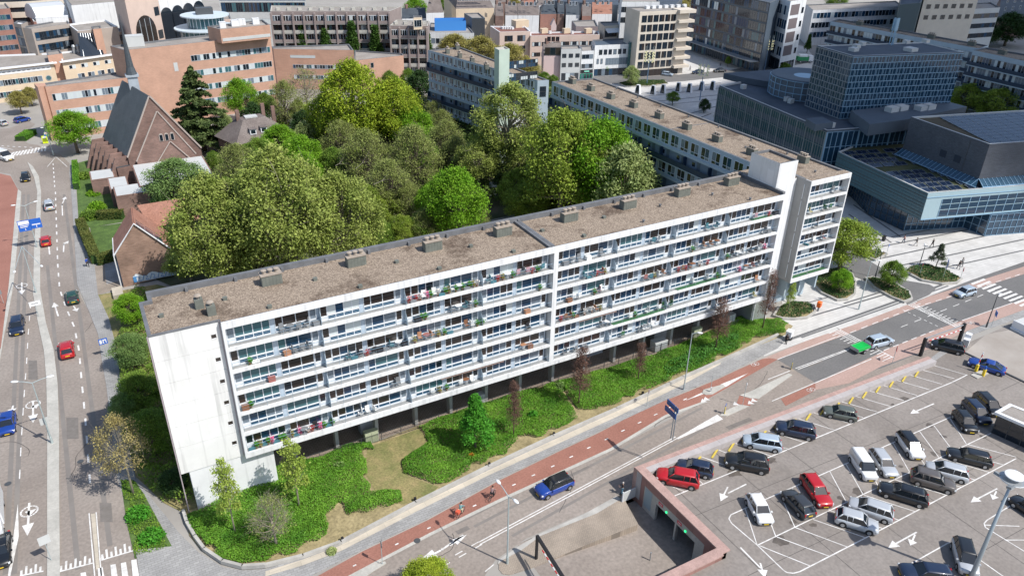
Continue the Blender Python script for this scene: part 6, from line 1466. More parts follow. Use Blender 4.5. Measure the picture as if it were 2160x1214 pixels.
for (bx,by),rx,h,lab in (((1083,924),24,8.6,'first purple brown columnar tree right of the vivid green one'),((1220,858),30,9.4,'tall purple brown columnar tree below the middle pier'),((1345,806),20,6.5,'small brown columnar tree in the middle of the bed'),((1508,742),30,9.0,'dark purple columnar tree left of the street lamp'),((1607,698),25,10.5,'tall dark purple columnar tree at the right end of the slab')):
    tree_at('purple',(bx,by),rx,h,lab,bx)
tree_at('olive',(1768,574),68,9.6,'large olive tree leaning over the plaza beside the end balconies')
tree_at('mid',(1873,612),27,5.2,'small round tree on the middle plaza bed',1)
tree_at('pine',(1972,568),20,5.0,'thin grey pine on the far plaza bed')
tree_at('bright',(1768,618),24,4.2,'loose green shrub tree on the plaza bed under the olive tree')
tree_at('young',(1661,660),15,5.2,'thin young tree on the round bed at the slab corner',1)
tree_at('lime',(905,1262),55,4.5,'yellow green tree top cut by the bottom edge of the photo')
tree_at('bright',(283,690),34,5.2,'bright green bush in the verge behind the roof corner')
tree_at('soft',(285,780),40,5.4,'yellow green bush in the verge left of the gable')
tree_at('mid',(305,880),46,6.2,'bush in the gable shade, upper one')
tree_at('mid',(330,960),50,6.0,'bush in the gable shade, middle one')
tree_at('dark',(372,1040),30,3.0,'dark low bush at the foot of the gable')
tree_at('soft',(275,905),34,5.2,'soft green bush at the pavement edge in the gable shade',1)
# ---- cedar: tiers of flat drooping boughs
ce=G(432,318,0);cd=thing('cedar','tall dark cedar with layered boughs between the church and the villa','tree',(ce.x,ce.y,0))
b=MB();b.tube([(0,0,0),(.3,0,9),(0,.2,19.5)],[.55,.35,.06],8);r=np.random.default_rng(5);C_=[]
for k in range(34):
    t=k/33;z=2.2+17.0*t;rad=(8.2*(1-t)**.8+.6)*(.8+.35*r.random());a=k*2.4+r.random()
    for q in range(2):
        a2=a+q*math.pi*(.8+.3*r.random());e=np.array([rad*math.cos(a2),rad*math.sin(a2),z-.08*rad]);s=np.array([0,0,z+.2])
        b.tube([s,(s+e)/2+np.array([0,0,.5]),e],[.12,.09,.03],4,0,False)
        n_=int(60+70*rad);u_=r.random(n_)**.7;w_=(u_*(1.15-u_))[:,None]*rad*.75
        side=np.array([-math.sin(a2),math.cos(a2),0]);C_.append(s+(e-s)*u_[:,None]+side*(r.random((n_,1))-.5)*2*w_+np.array([0,0,.45])*np.sin(u_*3.1)[:,None]+r.normal(size=(n_,3))*np.array([.12,.12,.16]))
C_=np.concatenate(C_);b.build('trunk',BARK,cd,smooth=True);put('crown',mesh_np('crown',quads(C_,.5,r,.8,1.6),len(C_),L_CED),cd)
# ---- low planting made of small leaves over a mounded bed
def inpoly(P,poly):
    x,y=P[:,0],P[:,1];ins=np.zeros(len(P),bool);n=len(poly);j=n-1
    for i in range(n):
        xi,yi,xj,yj=poly[i][0],poly[i][1],poly[j][0],poly[j][1]
        c_=((yi>y) !=(yj>y)) & (x<(xj-xi)*(y-yi)/(yj-yi+1e-12)+xi);ins ^=c_;j=i
    return ins
def edged(P,poly):
    d=np.full(len(P),1e9)
    for i in range(len(poly)):
        a=np.array(poly[i][:2]);b_=np.array(poly[(i+1)%len(poly)][:2]);ab_=b_-a;t=np.clip(((P-a)@ab_)/(ab_@ab_+1e-9),0,1);d=np.minimum(d,np.linalg.norm(P-(a+t[:,None]*ab_),axis=1))
    return d
def planting(name,label,cat,px,dens,h,ls,m,seed=1,base=.1,kind=None,wob=.5):
    poly=[G(*p) for p in px];r=np.random.default_rng(seed)
    xs=[p.x for p in poly];ys=[p.y for p in poly];A_=(max(xs)-min(xs))*(max(ys)-min(ys));n=int(A_*dens)
    P=np.stack([r.uniform(min(xs),max(xs),n),r.uniform(min(ys),max(ys),n)],1);P=P[inpoly(P,[(p.x,p.y) for p in poly])]
    ed=edged(P,[(p.x,p.y) for p in poly]);keep=ed>.35*(np.sin(P[:,0]*1.9+1)*np.sin(P[:,1]*2.3)+np.sin(P[:,0]*.7+P[:,1]*1.1)*.8)+.05;P=P[keep];ed=ed[keep];hh=h*np.clip(ed/.45,.25,1)**.5*(1+wob*.35*np.sin(P[:,0]*1.1+np.sin(P[:,1]*1.7)*1.3)+wob*.3*np.sin(P[:,1]*2.1+P[:,0]*.4))
    Z=base+hh*(1-.55*r.random(len(P))**2.2);V=quads(np.column_stack([P,Z]),ls,r,.5,1.35)
    c=sum(poly,Vector())/len(poly);V-=np.array([c.x,c.y,0])
    o=put(name,mesh_np(name,V,len(P),m),None,(c.x,c.y,0))
    bb_=MB();pin=inset([(p.x,p.y) for p in poly],.25);
    if kind:struct(o,kind);return o
    return tag(o,label,cat)
PLANTS=[
 ('hedge_bed',[(672,968),(735,940),(782,934),(790,950),(772,965),(775,1000),(785,1040),(845,1035),(850,1060),(790,1082),(735,1092),(715,1060),(695,1100),(690,1130),(640,1165),(560,1185),(512,1190),(470,1182),(430,1158),(400,1120),(395,1090),(420,1080),(500,1035),(580,990),(640,975)]),
 ('hedge_bed',[(880,905),(960,872),(1060,842),(1165,812),(1180,818),(1222,885),(1130,930),(1100,925),(1072,950),(1068,960),(1028,975),(930,1028),(852,1000),(847,972),(905,935)]),
 ('hedge_bed',[(1165,812),(1370,754),(1500,702),(1560,672),(1640,678),(1668,690),(1655,704),(1600,715),(1545,745),(1500,768),(1440,792),(1400,810),(1340,835),(1300,855),(1250,866),(1222,868),(1195,835)]),
]
for i,(nm,px) in enumerate(PLANTS):
    planting(nm,'','',px,300,.7,.12,L_HEDGE,20+i,.1,'stuff')
planting('lighter_shrubs','','',[(1440,790),(1500,765),(1560,735),(1560,700),(1500,730),(1440,750),(1395,780),(1400,808)],70,.95,.2,leafm('leaf_shrub_light',(.06,.19,.025),(.11,.28,.05),.4),31,.1,'stuff')
planting('grass','','',[(400,1095),(500,1040),(580,995),(690,970),(690,1120),(560,1185),(470,1180),(430,1150)],120,.5,.14,leafm('leaf_grass',(.10,.23,.02),(.22,.34,.04),.4),32,.1,'stuff')
planting('grass','','',[(255,1012),(283,1013),(303,1040),(363,1152),(285,1176),(267,1100)],90,.22,.12,leafm('leaf_grass',(0,0,0),(0,0,0)),33,.05,'stuff')
sheet('bed_soil',[(255,1012),(283,1013),(303,1040),(363,1152),(285,1178),(267,1100)],.06,GRASSG)
planting('verge_grass','','',[(262,650),(290,615),(340,640),(420,1080),(345,1060),(290,1010),(262,900),(256,820),(250,738)],45,1.5,.22,L_MID,34,.05,'stuff',.9)
planting('undergrowth','','',[(560,300),(900,225),(1160,200),(1560,350),(1050,440),(700,520),(470,600),(380,560),(330,500),(330,420),(440,360)],9,2.2,.5,leafm('leaf_under',(.06,.12,.02),(.15,.20,.05),.5),35,.05,'stuff',.9)
def shrub(px,rp,h,m,label,seed=0,grp=None,lsz=.2):
    c=G(*px);R0=rp*dist(c)/FPX;r=np.random.default_rng(seed+int(px[0]));n=int(500+260*R0*R0)
    d=r.normal(size=(n,3));d/=np.linalg.norm(d,axis=1)[:,None];d[:,2]=abs(d[:,2]);q=d*np.array([R0,R0,h])*(.45+.6*r.random((n,1)))
    o=put('shrub',mesh_np('shrub',quads(q,lsz,r,.3),n,m),None,(c.x,c.y,.1));return tag(o,label,'shrub',grp)
shrub((292,1088),22,.9,L_VIV,'bright green shrub in the upper part of the narrow bed');shrub((320,1135),24,.9,L_VIV,'bright green shrub in the lower part of the narrow bed')
shrub((205,440),16,1.4,L_BRI,'bright green shrub in the church garden by the pavement',lsz=.25);shrub((190,460),18,1.6,L_MID,'round green shrub at the corner of the church garden',lsz=.25)
shrub((178,375),14,1.2,L_MID,'green shrub beside the church buttresses',lsz=.25);shrub((200,410),14,1.0,L_BRI,'green shrub below the white annex roof',lsz=.25)
shrub((1125,885),12,1.3,L_VIV,'loose green shrub right of the first purple tree');shrub((995,968),8,.8,leafm('leaf_orange',(.45,.16,.02),(.5,.3,.03),.4),'small orange flowering shrub under the vivid green tree')
shrub((700,1165),9,.5,L_PALE,'small grey green shrub at the kerb wall');shrub((1180,820),16,1.0,L_SOFT,'soft green shrub by the undercroft fence');shrub((262,632),10,.8,L_LIME,'lime green shrub in the planter at the brick house')
shrub((718,990),16,.8,L_SOFT,'pale green shrub between the dry lawn and the hedge')
def hedge(px0,px1,wd,h,label,m=L_HEDGE,dens=170):
    P,Q=G(*px0),G(*px1);M,L=frame(P,Q);r=np.random.default_rng(int(px0[0]));n=int((L*wd+2*L*h+2*wd*h)*dens*.5)
    t=r.random(n);s=r.integers(0,4,n);x=r.random(n)*L;y=(r.random(n)-.5)*wd;z=r.random(n)*h
    z=np.where(s<2,h,z);y=np.where(s==2,-wd/2,y);y=np.where(s==3,wd/2,y)
    pts=np.column_stack([x,y,z])+r.normal(size=(n,3))*.05;Mx=np.array(M.to_3x3());pts=pts@Mx.T
    o=put('hedge',mesh_np('hedge',quads(pts,.16,r,.2),n,m),None,(P.x,P.y,.05));
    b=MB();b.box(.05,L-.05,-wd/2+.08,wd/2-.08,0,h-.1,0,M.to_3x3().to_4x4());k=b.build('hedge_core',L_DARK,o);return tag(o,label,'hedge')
LH=leafm('leaf_clipped',(.10,.13,.03),(.17,.18,.045),.4)
hedge((172,478),(205,556),1.5,1.7,'long clipped hedge between the pavement and the lawn',LH);hedge((205,558),(244,548),1.4,1.7,'short clipped hedge at the corner by the brick house',LH);hedge((208,462),(262,460),1.5,1.6,'clipped hedge between the lawn and the church garden',LH)
hedge((44,298),(68,283),2.5,1.2,'clipped dark hedge on the small island by the crossing');hedge((160,350),(163,400),1.0,1.4,'clipped hedge along the church pavement')
# plaza beds with curved concrete kerbs
def kbed(px,label,seed):
    poly=[G(*p) for p in px];c=sum(poly,Vector())/len(poly);t=thing('planting_bed',label,'planting bed',(c.x,c.y,.05));b=MB();out=inset([(p.x,p.y) for p in poly],-.3);inn=[(p.x,p.y) for p in poly]
    n=len(inn)
    for i in range(n):
        j=(i+1)%n
        for A_,B_ in (((out[i].x,out[i].y),(out[j].x,out[j].y)),):b.face([(*A_,.0),(*B_,.0),(*B_,.42),(*A_,.42)])
        b.face([(out[i].x,out[i].y,.42),(out[j].x,out[j].y,.42),(*inn[j],.42),(*inn[i],.42)]);b.face([(*inn[i],.42),(*inn[j],.42),(*inn[j],.2),(*inn[i],.2)])
    b.build('kerb',KERB,t,True);b=MB();b.face([(*p,.3) for p in inn]);b.build('soil',EARTH,t,True)
    o=planting('shrubs','','',px,60,.5,.2,leafm('leaf_bed',(.035,.09,.02),(.08,.15,.045),.5),seed,.3,'stuff');o.parent=t;o.location=(0,0,-.05);return o
kbed([(1634,668),(1645,650),(1668,640),(1698,641),(1715,650),(1716,660),(1700,671),(1675,674),(1650,673)],'round plaza bed with a thin young tree, nearest the slab',41)
kbed([(1715,600),(1722,585),(1735,575),(1770,568),(1795,580),(1802,600),(1800,622),(1785,633),(1765,634),(1735,620)],'plaza bed beneath the large olive tree',42)
kbed([(1828,590),(1840,588),(1880,598),(1915,618),(1920,632),(1905,638),(1880,628),(1845,608)],'pointed plaza bed between the slip road and the path',43)
kbed([(1910,575),(1920,566),(1950,560),(1990,572),(2025,590),(2015,598),(1985,600),(1945,593)],'far plaza bed with the grey pine',44)
kbed([(1305,178),(1330,172),(1400,172),(1408,178),(1370,184),(1320,184)],'planted island on the square behind the wing',45)
kbed([(1820,540),(1850,528),(1868,538),(1845,550)],'narrow green bed beside the slip road',46)
sheet('lawn',[(1465,98),(1500,96),(1530,108),(1500,116),(1470,110)],.08,GRASSG,kind='stuff')
# ================================================================= VEHICLES
def paint(nm,c,metal=.0):return mat('paint_'+nm,c,.38,spec=.5,coat=.8,metal=metal)
PAINTS=dict(red=paint('red',(.42,.008,.012)),white=paint('white',(.72,.72,.71)),silver=paint('silver',(.50,.52,.54),.25),ltblue=paint('light_blue_silver',(.42,.50,.58),.2),black=paint('black',(.008,.009,.011)),navy=paint('navy',(.010,.02,.05)),blue=paint('blue',(.008,.045,.26)),brown=paint('brown_grey',(.12,.105,.095),.2),olive=paint('olive_grey',(.115,.13,.11),.2),green=paint('dark_green',(.01,.05,.03)),grey=paint('dark_grey',(.035,.038,.042)),rustbrown=paint('rust_brown',(.14,.05,.03)))
TYRE=mat('tyre',(.012,.012,.012),.8);RIM=mat('rim_alloy',(.45,.46,.47),.35,metal=.6);HL=mat('headlight_glass',(.75,.78,.8),.1);TL=mat('tail_light_red',(.45,.01,.01),.2)
PLY=mat('plate_yellow',(.75,.52,.02),.5);TRIMB=mat('car_trim_black',(.02,.02,.022),.6)
STY={ # length, width, height, windscreen base, roof front, roof rear, rear glass base (fractions from the nose), bonnet height fraction
 'hatch':(4.0,1.75,1.47,.24,.40,.86,.97,.60),'suv':(4.6,1.88,1.68,.25,.40,.88,.975,.62),'estate':(4.7,1.82,1.5,.26,.41,.88,.975,.60),
 'sedan':(4.6,1.8,1.43,.27,.43,.72,.88,.62),'mpv':(4.4,1.8,1.62,.19,.37,.88,.975,.58),'coupe':(4.7,1.85,1.42,.27,.45,.68,.93,.61),'van':(4.6,1.85,1.9,.20,.34,.95,.985,.50)}
CARC={}
def car_meshes(st,roof_rails=False):
    if (st,roof_rails) in CARC:return CARC[(st,roof_rails)]
    L,W,H,xw,r0,r1,r2,bh=STY[st];X=lambda t:L/2-t*L;w=W/2;zb=.17;belt=H*(.60 if st !='van' else .56)
    out={}
    sts=[(0.0,.46*H,.70),(.012,.50*H,.84),(.05,bh*H*.93,.93),(.12,bh*H*.98,.98),(xw-.02,bh*H*1.02,1.0),(xw+.04,belt,1.0),(.55,belt*1.01,1.0),(.80,belt*1.03,1.0),(.93,belt*1.03,.98),(.975,belt*1.0,.93),(.995,belt*.9,.86),(1.0,belt*.7,.80)]
    b=MB();rings=[]
    for t,zt,k in sts:
        y=w*k;x=X(t);lo=zb+(.10 if t<.03 or t>.97 else 0);z1=zb+(zt-zb)*.22;z2=zb+(zt-zb)*.62
        rings.append([(x,-y*.9,lo),(x,-y,z1),(x,-y*1.0,z2),(x,-y*.965,zt-.05),(x,-y*.86,zt),(x,0,zt+.025),(x,y*.86,zt),(x,y*.965,zt-.05),(x,y*1.0,z2),(x,y,z1),(x,y*.9,lo)])
    b.loft(rings);out['body']=(b.mesh('body',TRIMB,smooth=True))
    # glasshouse
    g_=MB();zr=H-.05;bw,tw_=w*.90,w*.72
    def rr_(x0,x1,y,z,ch):return [(x0,-y+ch,z),(x0-ch*.6,-y,z),(x1+ch*.6,-y,z),(x1,-y+ch,z),(x1,y-ch,z),(x1+ch*.6,y,z),(x0-ch*.6,y,z),(x0,y-ch,z)]
    if st=='van':g_.loft([rr_(X(xw),X(.46),bw,belt-.02,.1),rr_(X(r0),X(.44),tw_*1.08,zr-.06,.1)])
    else:g_.loft([rr_(X(xw),X(r2),bw,belt-.03,.12),rr_(X(r0),X(r1),tw_,zr,.12)])
    out['windows']=g_.mesh('windows',GLASSCAR,smooth=False)
    rb=MB()
    if st=='van':rb.loft([rr_(X(.42),X(.995),w*.97,belt-.05,.08),rr_(X(.42),X(.985),w*.9,H*.9,.08),rr_(X(r0)+.0,X(.97),w*.78,H-.03,.1),rr_(X(r0)-.15,X(.94),w*.6,H,.1)])
    else:
        rb.loft([rr_(X(r0)+.05,X(r1)-.05,tw_+.03,zr-.05,.12),rr_(X(r0)-.02,X(r1)+.02,tw_-.01,H-.015,.12),rr_(X(r0)-.25,X(r1)+.25,tw_*.7,H+.01,.1)])
        for s in (-1,1):
            rb.tube([(X(xw),s*(bw-.05),belt-.02),(X(r0),s*(tw_-.03),zr)],.045,5);rb.tube([(X(r2),s*(bw-.05),belt-.02),(X(r1),s*(tw_-.03),zr)],.065,5)
            xm=X((xw+r1)/2+.06);rb.tube([(xm,s*(bw+.0),belt-.02),(xm-.05,s*(tw_+.005),zr)],.03,4)
            if st in ('estate','suv','mpv','hatch'):xm=X(r1-.12);rb.tube([(xm,s*(bw+.0),belt-.02),(xm-.05,s*(tw_+.005),zr)],.04,4)
            if roof_rails:rb.tube([(X(r0)-.15,s*(tw_-.05),H+.05),(X(r1)+.1,s*(tw_-.05),H+.05)],.02,5)
    out['roof']=rb.mesh('roof',TRIMB,smooth=True)
    hb=MB();hb.box(-.16,.05,-.24,.24,-.09,.09);out['headlight']=hb.mesh('headlight',HL)
    tb=MB();tb.box(-.03,.14,-.10,.10,-.15,.15);out['tail_light']=tb.mesh('tail_light',TL)
    ty=MB();n=18;R0,w2=(.33 if st in ('suv','van') else .31),.11
    ty.tube([(0,-w2,0),(0,-w2*.8,0),(0,w2*.8,0),(0,w2,0)],[R0*.9,R0,R0,R0*.9],n);out['tyre']=ty.mesh('tyre',TYRE,smooth=False)
    rm_=MB();rm_.tube([(0,-w2-.012,0),(0,w2+.012,0)],R0*.62,14)
    for k in range(5):
        pass
    out['rim']=rm_.mesh('rim',RIM)
    mb=MB();mb.box(-.1,.08,-.09,.09,-.06,.07);out['mirror']=mb.mesh('mirror',TRIMB)
    pl=MB();pl.box(-.012,.012,-.26,.26,-.055,.055);out['plate']=pl.mesh('number_plate',PLY)
    gr=MB();gr.box(-.02,.03,-.5,.5,-.09,.09);out['grille']=gr.mesh('grille',TRIMB)
    ar=MB();ar.tube([(0,-w2*.2,0),(0,w2,0)],R0*1.2,18);out['arch']=ar.mesh('wheel_arch',TRIMB)
    CARC[(st,roof_rails)]=out;return out
def painted(me,m):
    key=(me.name,m.name)
    if key not in CARC:c=me.copy();c.materials.clear();c.materials.append(m);CARC[key]=c
    return CARC[key]
def car(st,col,front,rear,label,fn=G,grp=None,roofcol=None,rails=False,cat='car',name='parked_car',z=None,flip=0,sc=1):
    ms=car_meshes(st,rails);L,W,H=STY[st][:3];a,c=fn(*front),fn(*rear);mid=(a+c)/2;yaw=math.atan2(a.y-c.y,a.x-c.x)
    zz=(deckz(mid.x)+.02) if fn is D else (.02 if z is None else z)
    t=thing(name,label,cat,(mid.x,mid.y,zz),(0,0,yaw),grp);t.scale=(sc,sc,sc)
    if fn is D and 44<mid.x<98:
        s=-2.6/54;f=Vector((math.cos(yaw),math.sin(yaw),s*math.cos(yaw))).normalized();u=Vector((-s,0,1)).normalized();l=u.cross(f)
        t.rotation_euler=Matrix((f,l,u)).transposed().to_euler()
    P_=PAINTS[col];X=lambda q:L/2-q*L
    bo=put('body',painted(ms['body'],P_),t);put('windows',ms['windows'],t);put('roof',painted(ms['roof'],PAINTS[roofcol] if roofcol else P_),t)
    put('grille',ms['grille'],bo,(L/2-.01,0,.42));put('number_plate',ms['plate'],t,(L/2+.02,0,.38));put('number_plate',ms['plate'],t,(-L/2-.01,0,.62))
    for s in (-1,1):
        put('headlight',ms['headlight'],t,(L/2-.14,s*W*.33,H*.44),(0,-.25,-s*.3));put('tail_light',ms['tail_light'],t,(-L/2+.04,s*W*.37,H*.50),(0,0,s*.2))
        put('mirror',painted(ms['mirror'],P_),t,(X(STY[st][3]+.06),s*(W*.5+.08),H*.60))
        for x in (L*.5-.8,-L*.5+.78):
            put('wheel_arch',ms['arch'],bo,(x,s*(W*.5-.105),.34),(0,0,0 if s>0 else math.pi))
            w_=put('wheel',ms['tyre'],t,(x,s*(W*.5-.09),.32));put('rim',ms['rim'],w_)
    return t
g1='cars parked along the parapet';g2='cars parked in the double row'
def c9(x,y):return C9(x,y)
car('suv','red',(1391,1010),(1464,1024),'red hatchback parked in the bay nearest the garage wall',D,g1)
car('hatch','navy',(1431,988),(1497,1003),'small dark blue hatchback right beside the red car at the garage wall',D,g1)
car('suv','black',(1530,977),(1616,993),'long black estate with silver roof rails parked along the parapet',D,g1,rails=True,sc=1.04)
car('mpv','ltblue',(1570,936),(1641,948),'pale blue silver hatchback parked along the parapet',D,g1)
car('suv','navy',(1637,907),(1714,923),'navy blue crossover parked along the parapet, fifth from the garage wall',D,g1)
car('hatch','olive',(1741,873),(1799,885),'olive grey hatchback parked along the parapet, farthest of the row',D,g1)
car('hatch','white',(1611,1104),(1587,1060),'white small hatchback alone at the left end of the double row',D,g2)
car('hatch','grey',(1662,1050),(1700,1090),'dark grey hatchback showing its tail beside the red estate',D,g2)
car('estate','red',(1738,1071),(1700,1015),'red estate car parked nose down in the double row',D,g2,sc=1.0)
car('van','white',(1836,1019),(1800,965),'small white panel van parked in the double row',D,g2,cat='van',name='parked_van',sc=.93)
car('estate','silver',(1879,1011),(1842,958),'silver estate parked right next to the white panel van',D,g2,sc=.95)
car('mpv','white',(1936,975),(1897,922),'white people carrier with a dark roof in the double row',D,g2,roofcol='black')
car('hatch','black',(2048,917),(2017,877),'black hatchback, leftmost of the three dark cars by the ticket pavilion',D,'dark cars by the pavilion')
car('mpv','navy',(2075,897),(2038,858),'dark blue hatchback, middle of the three dark cars by the pavilion',D,'dark cars by the pavilion')
car('mpv','black',(2100,880),(2062,843),'black people carrier, rightmost of the three dark cars by the pavilion',D,'dark cars by the pavilion')
car('estate','black',(2005,963),(2078,981),'black coupe like car in the lower bays nearest the pavilion',D,g2)
car('mpv','silver',(1960,994),(2028,1012),'silver compact car half hidden behind the brown off roader',D,g2)
car('suv','brown',(2003,1034),(1926,1012),'brown grey off roader in the lower bays',D,g2,rails=True)
car('estate','black',(1856,1036),(1948,1064),'long black estate car in the lower bays of the double row',D,g2,rails=True,sc=1.05)
car('mpv','silver',(1797,1071),(1871,1096),'silver compact car behind the other silver hatchback at the row end',D,g2)
car('hatch','silver',(1842,1120),(1766,1097),'silver hatchback at the front left of the lower bays',D,g2,sc=1.05)
car('mpv','silver',(2040,1216),(2022,1152),'silver car with a black glass roof beside the tall mast',D,None,roofcol='black',sc=1.02)
car('estate','navy',(1902,1214),(2000,1226),'dark blue car cut by the bottom edge below the silver one',D,None,sc=1.05)
car('hatch','black',(2152,1070),(2185,1092),'dark car cut by the right edge of the car park',D)
car('mpv','black',(1963,730),(2030,746),'dark people carrier driving out below the raised barrier bar',D,name='moving_car',z=.02)
car('coupe','blue',(2046,768),(2113,789),'bright blue saloon waiting at the ticket post',D,name='moving_car')
car('suv','blue',(1136,1047),(1201,1019),'blue crossover with black roof driving on the front street',G,None,roofcol='black',name='moving_car',sc=.97)
car('mpv','ltblue',(1876,721),(1828,733),'silver estate towing the green trailer',G,name='moving_car')
car('hatch','ltblue',(2013,628),(2053,617),'light blue silver hatchback approaching the zebra crossing',G,name='moving_car')
gl_='cars on the left road'
car('estate','navy',(37,712),(40,676),'dark navy estate coming down the left road',G,gl_,name='moving_car');car('hatch','red',(141,730),(145,758),'bright red car driving up the right lane of the left road',G,gl_,name='moving_car',sc=1.05)
car('hatch','green',(152,622),(157,644),'dark green car beside the pavement bend',G,gl_,name='moving_car');car('hatch','red',(97,505),(99,522),'small deep red car farther up the left road',G,gl_,name='moving_car',sc=.95)
car('mpv','silver',(104,430),(107,447),'silver car near the road arrows below the church',G,gl_,name='moving_car');car('hatch','black',(55,387),(56,371),'black car at the curve of the left road',G,gl_,name='moving_car')
car('hatch','blue',(17,920),(21,882),'royal blue car at the left edge of the road',G,gl_,name='moving_car');car('sedan','black',(4,1196),(7,1142),'black car cut by the left edge below the truck',G,gl_,name='moving_car')
car('van','white',(28,342),(-6,330),'white delivery van turning at the upper left crossing',G,None,cat='van',name='moving_van',sc=1.15)
car('hatch','blue',(56,255),(40,259),'blue car parked by the cream offices',G);car('hatch','silver',(-6,262),(12,266),'pale car at the left edge beside the small garden',G)
gs='cars on the street beyond the square'
car('hatch','ltblue',(1416,161),(1399,159),'white and blue car on the street beyond the square',G,gs,name='moving_car');car('hatch','navy',(1462,156),(1481,156),'dark blue car left of the pole on the street beyond the square',G,gs,name='moving_car');car('sedan','black',(1508,153),(1527,152),'black car on the street beyond the square',G,gs,name='moving_car')
car('hatch','rustbrown',(1586,144),(1604,142),'brown red car parked near the kiosk',G,gs);car('sedan','silver',(1612,141),(1631,139),'silver car parked right of the brown one near the kiosk',G,gs);car('van','white',(1638,140),(1660,134),'white van parked before the white tower block',G,gs,cat='van',name='parked_van')
car('van','white',(1040,418),(1040,400),'white van parked in the courtyard behind the slab',G,None,cat='van',name='parked_van')
# truck at the left edge
a=G(4,1090);t=thing('box_truck','white box truck cut by the left edge of the road','truck',(a.x-.75,a.y-.2,.02),(0,0,-1.53));b=MB();b.box(-3.2,2.0,-1.15,1.15,.8,3.0);b.build('cargo_box',WHITEP,t)
b=MB();b.loft([[(2.1,-1.05,.5),(2.1,1.05,.5),(2.1,1.05,2.4),(2.1,-1.05,2.4)],[(3.6,-1.05,.5),(3.6,1.05,.5),(3.6,1.05,1.5),(3.6,-1.05,1.5)]]);b.build('cab',WHITEP,t)
for x in (2.8,-2):
    for s in (-1,1):w_=put('wheel',car_meshes('suv')['tyre'],t,(x,s*.95,.42),scale=(1.3,1.3,1.3));put('rim',car_meshes('suv')['rim'],w_)
# green sweeper truck
a=G(1695,132);t=thing('sweeper_truck','green and white street sweeper truck before the white tower block','truck',(a.x,a.y,.05),(0,0,-.45));b=MB();b.box(-2.8,1.3,-1.1,1.1,.8,2.2);b.build('hopper',mat('truck_green',(.02,.25,.09),.5),t);b=MB();b.box(-2.2,.9,-1,1,2.2,2.9);b.build('lid',WHITEP,t);b=MB();b.box(1.4,3.0,-1.1,1.1,.6,2.6);b.build('cab',WHITEP,t);b=MB();b.box(2.9,3.03,-.95,.95,1.5,2.4);b.build('windscreen',GLASSCAR,t)
for x in (2.1,-1.8):
    for s in (-1,1):w_=put('wheel',car_meshes('suv')['tyre'],t,(x,s*1.0,.42),scale=(1.3,1.3,1.3));put('rim',car_meshes('suv')['rim'],w_)
# green trailer
a,c=G(1826,735),G(1799,745);t=thing('trailer','small open trailer with a bright green tarpaulin bed','trailer',((a.x+c.x)/2,(a.y+c.y)/2,.02),(0,0,math.atan2(a.y-c.y,a.x-c.x)))
b=MB();b.box(-1.25,1.25,-.7,.7,.45,.55);
for q in ((-1.25,1.25,-.74,-.7),(-1.25,1.25,.7,.74),(-1.29,-1.25,-.74,.74),(1.25,1.29,-.74,.74)):b.box(q[0],q[1],q[2],q[3],.45,.95)
b.build('bed',STEEL,t);b=MB();b.face([(-1.25,-.7,.9),(1.25,-.7,.9),(1.25,.7,.9),(-1.25,.7,.9)]);b.box(-1.27,1.27,-.77,-.74,.6,.97);b.box(-1.27,1.27,.74,.77,.6,.97);b.build('tarpaulin',mat('tarp_green',(.0,.42,.06),.5),t)
b=MB();b.tube([(1.3,0,.5),(2.3,0,.45)],.05,6);b.build('drawbar',STEEL,t);b=MB()
for x in (1.25,1.0):b.tube([(x,-.7,.95),(x,-.7,1.5),(x,.7,1.5),(x,.7,.95)],.025,5,0,False)
b.build('rack',STEEL,t)
for s in (-1,1):w_=put('wheel',car_meshes('hatch')['tyre'],t,(-.1,s*.85,.3));put('rim',car_meshes('hatch')['rim'],w_)

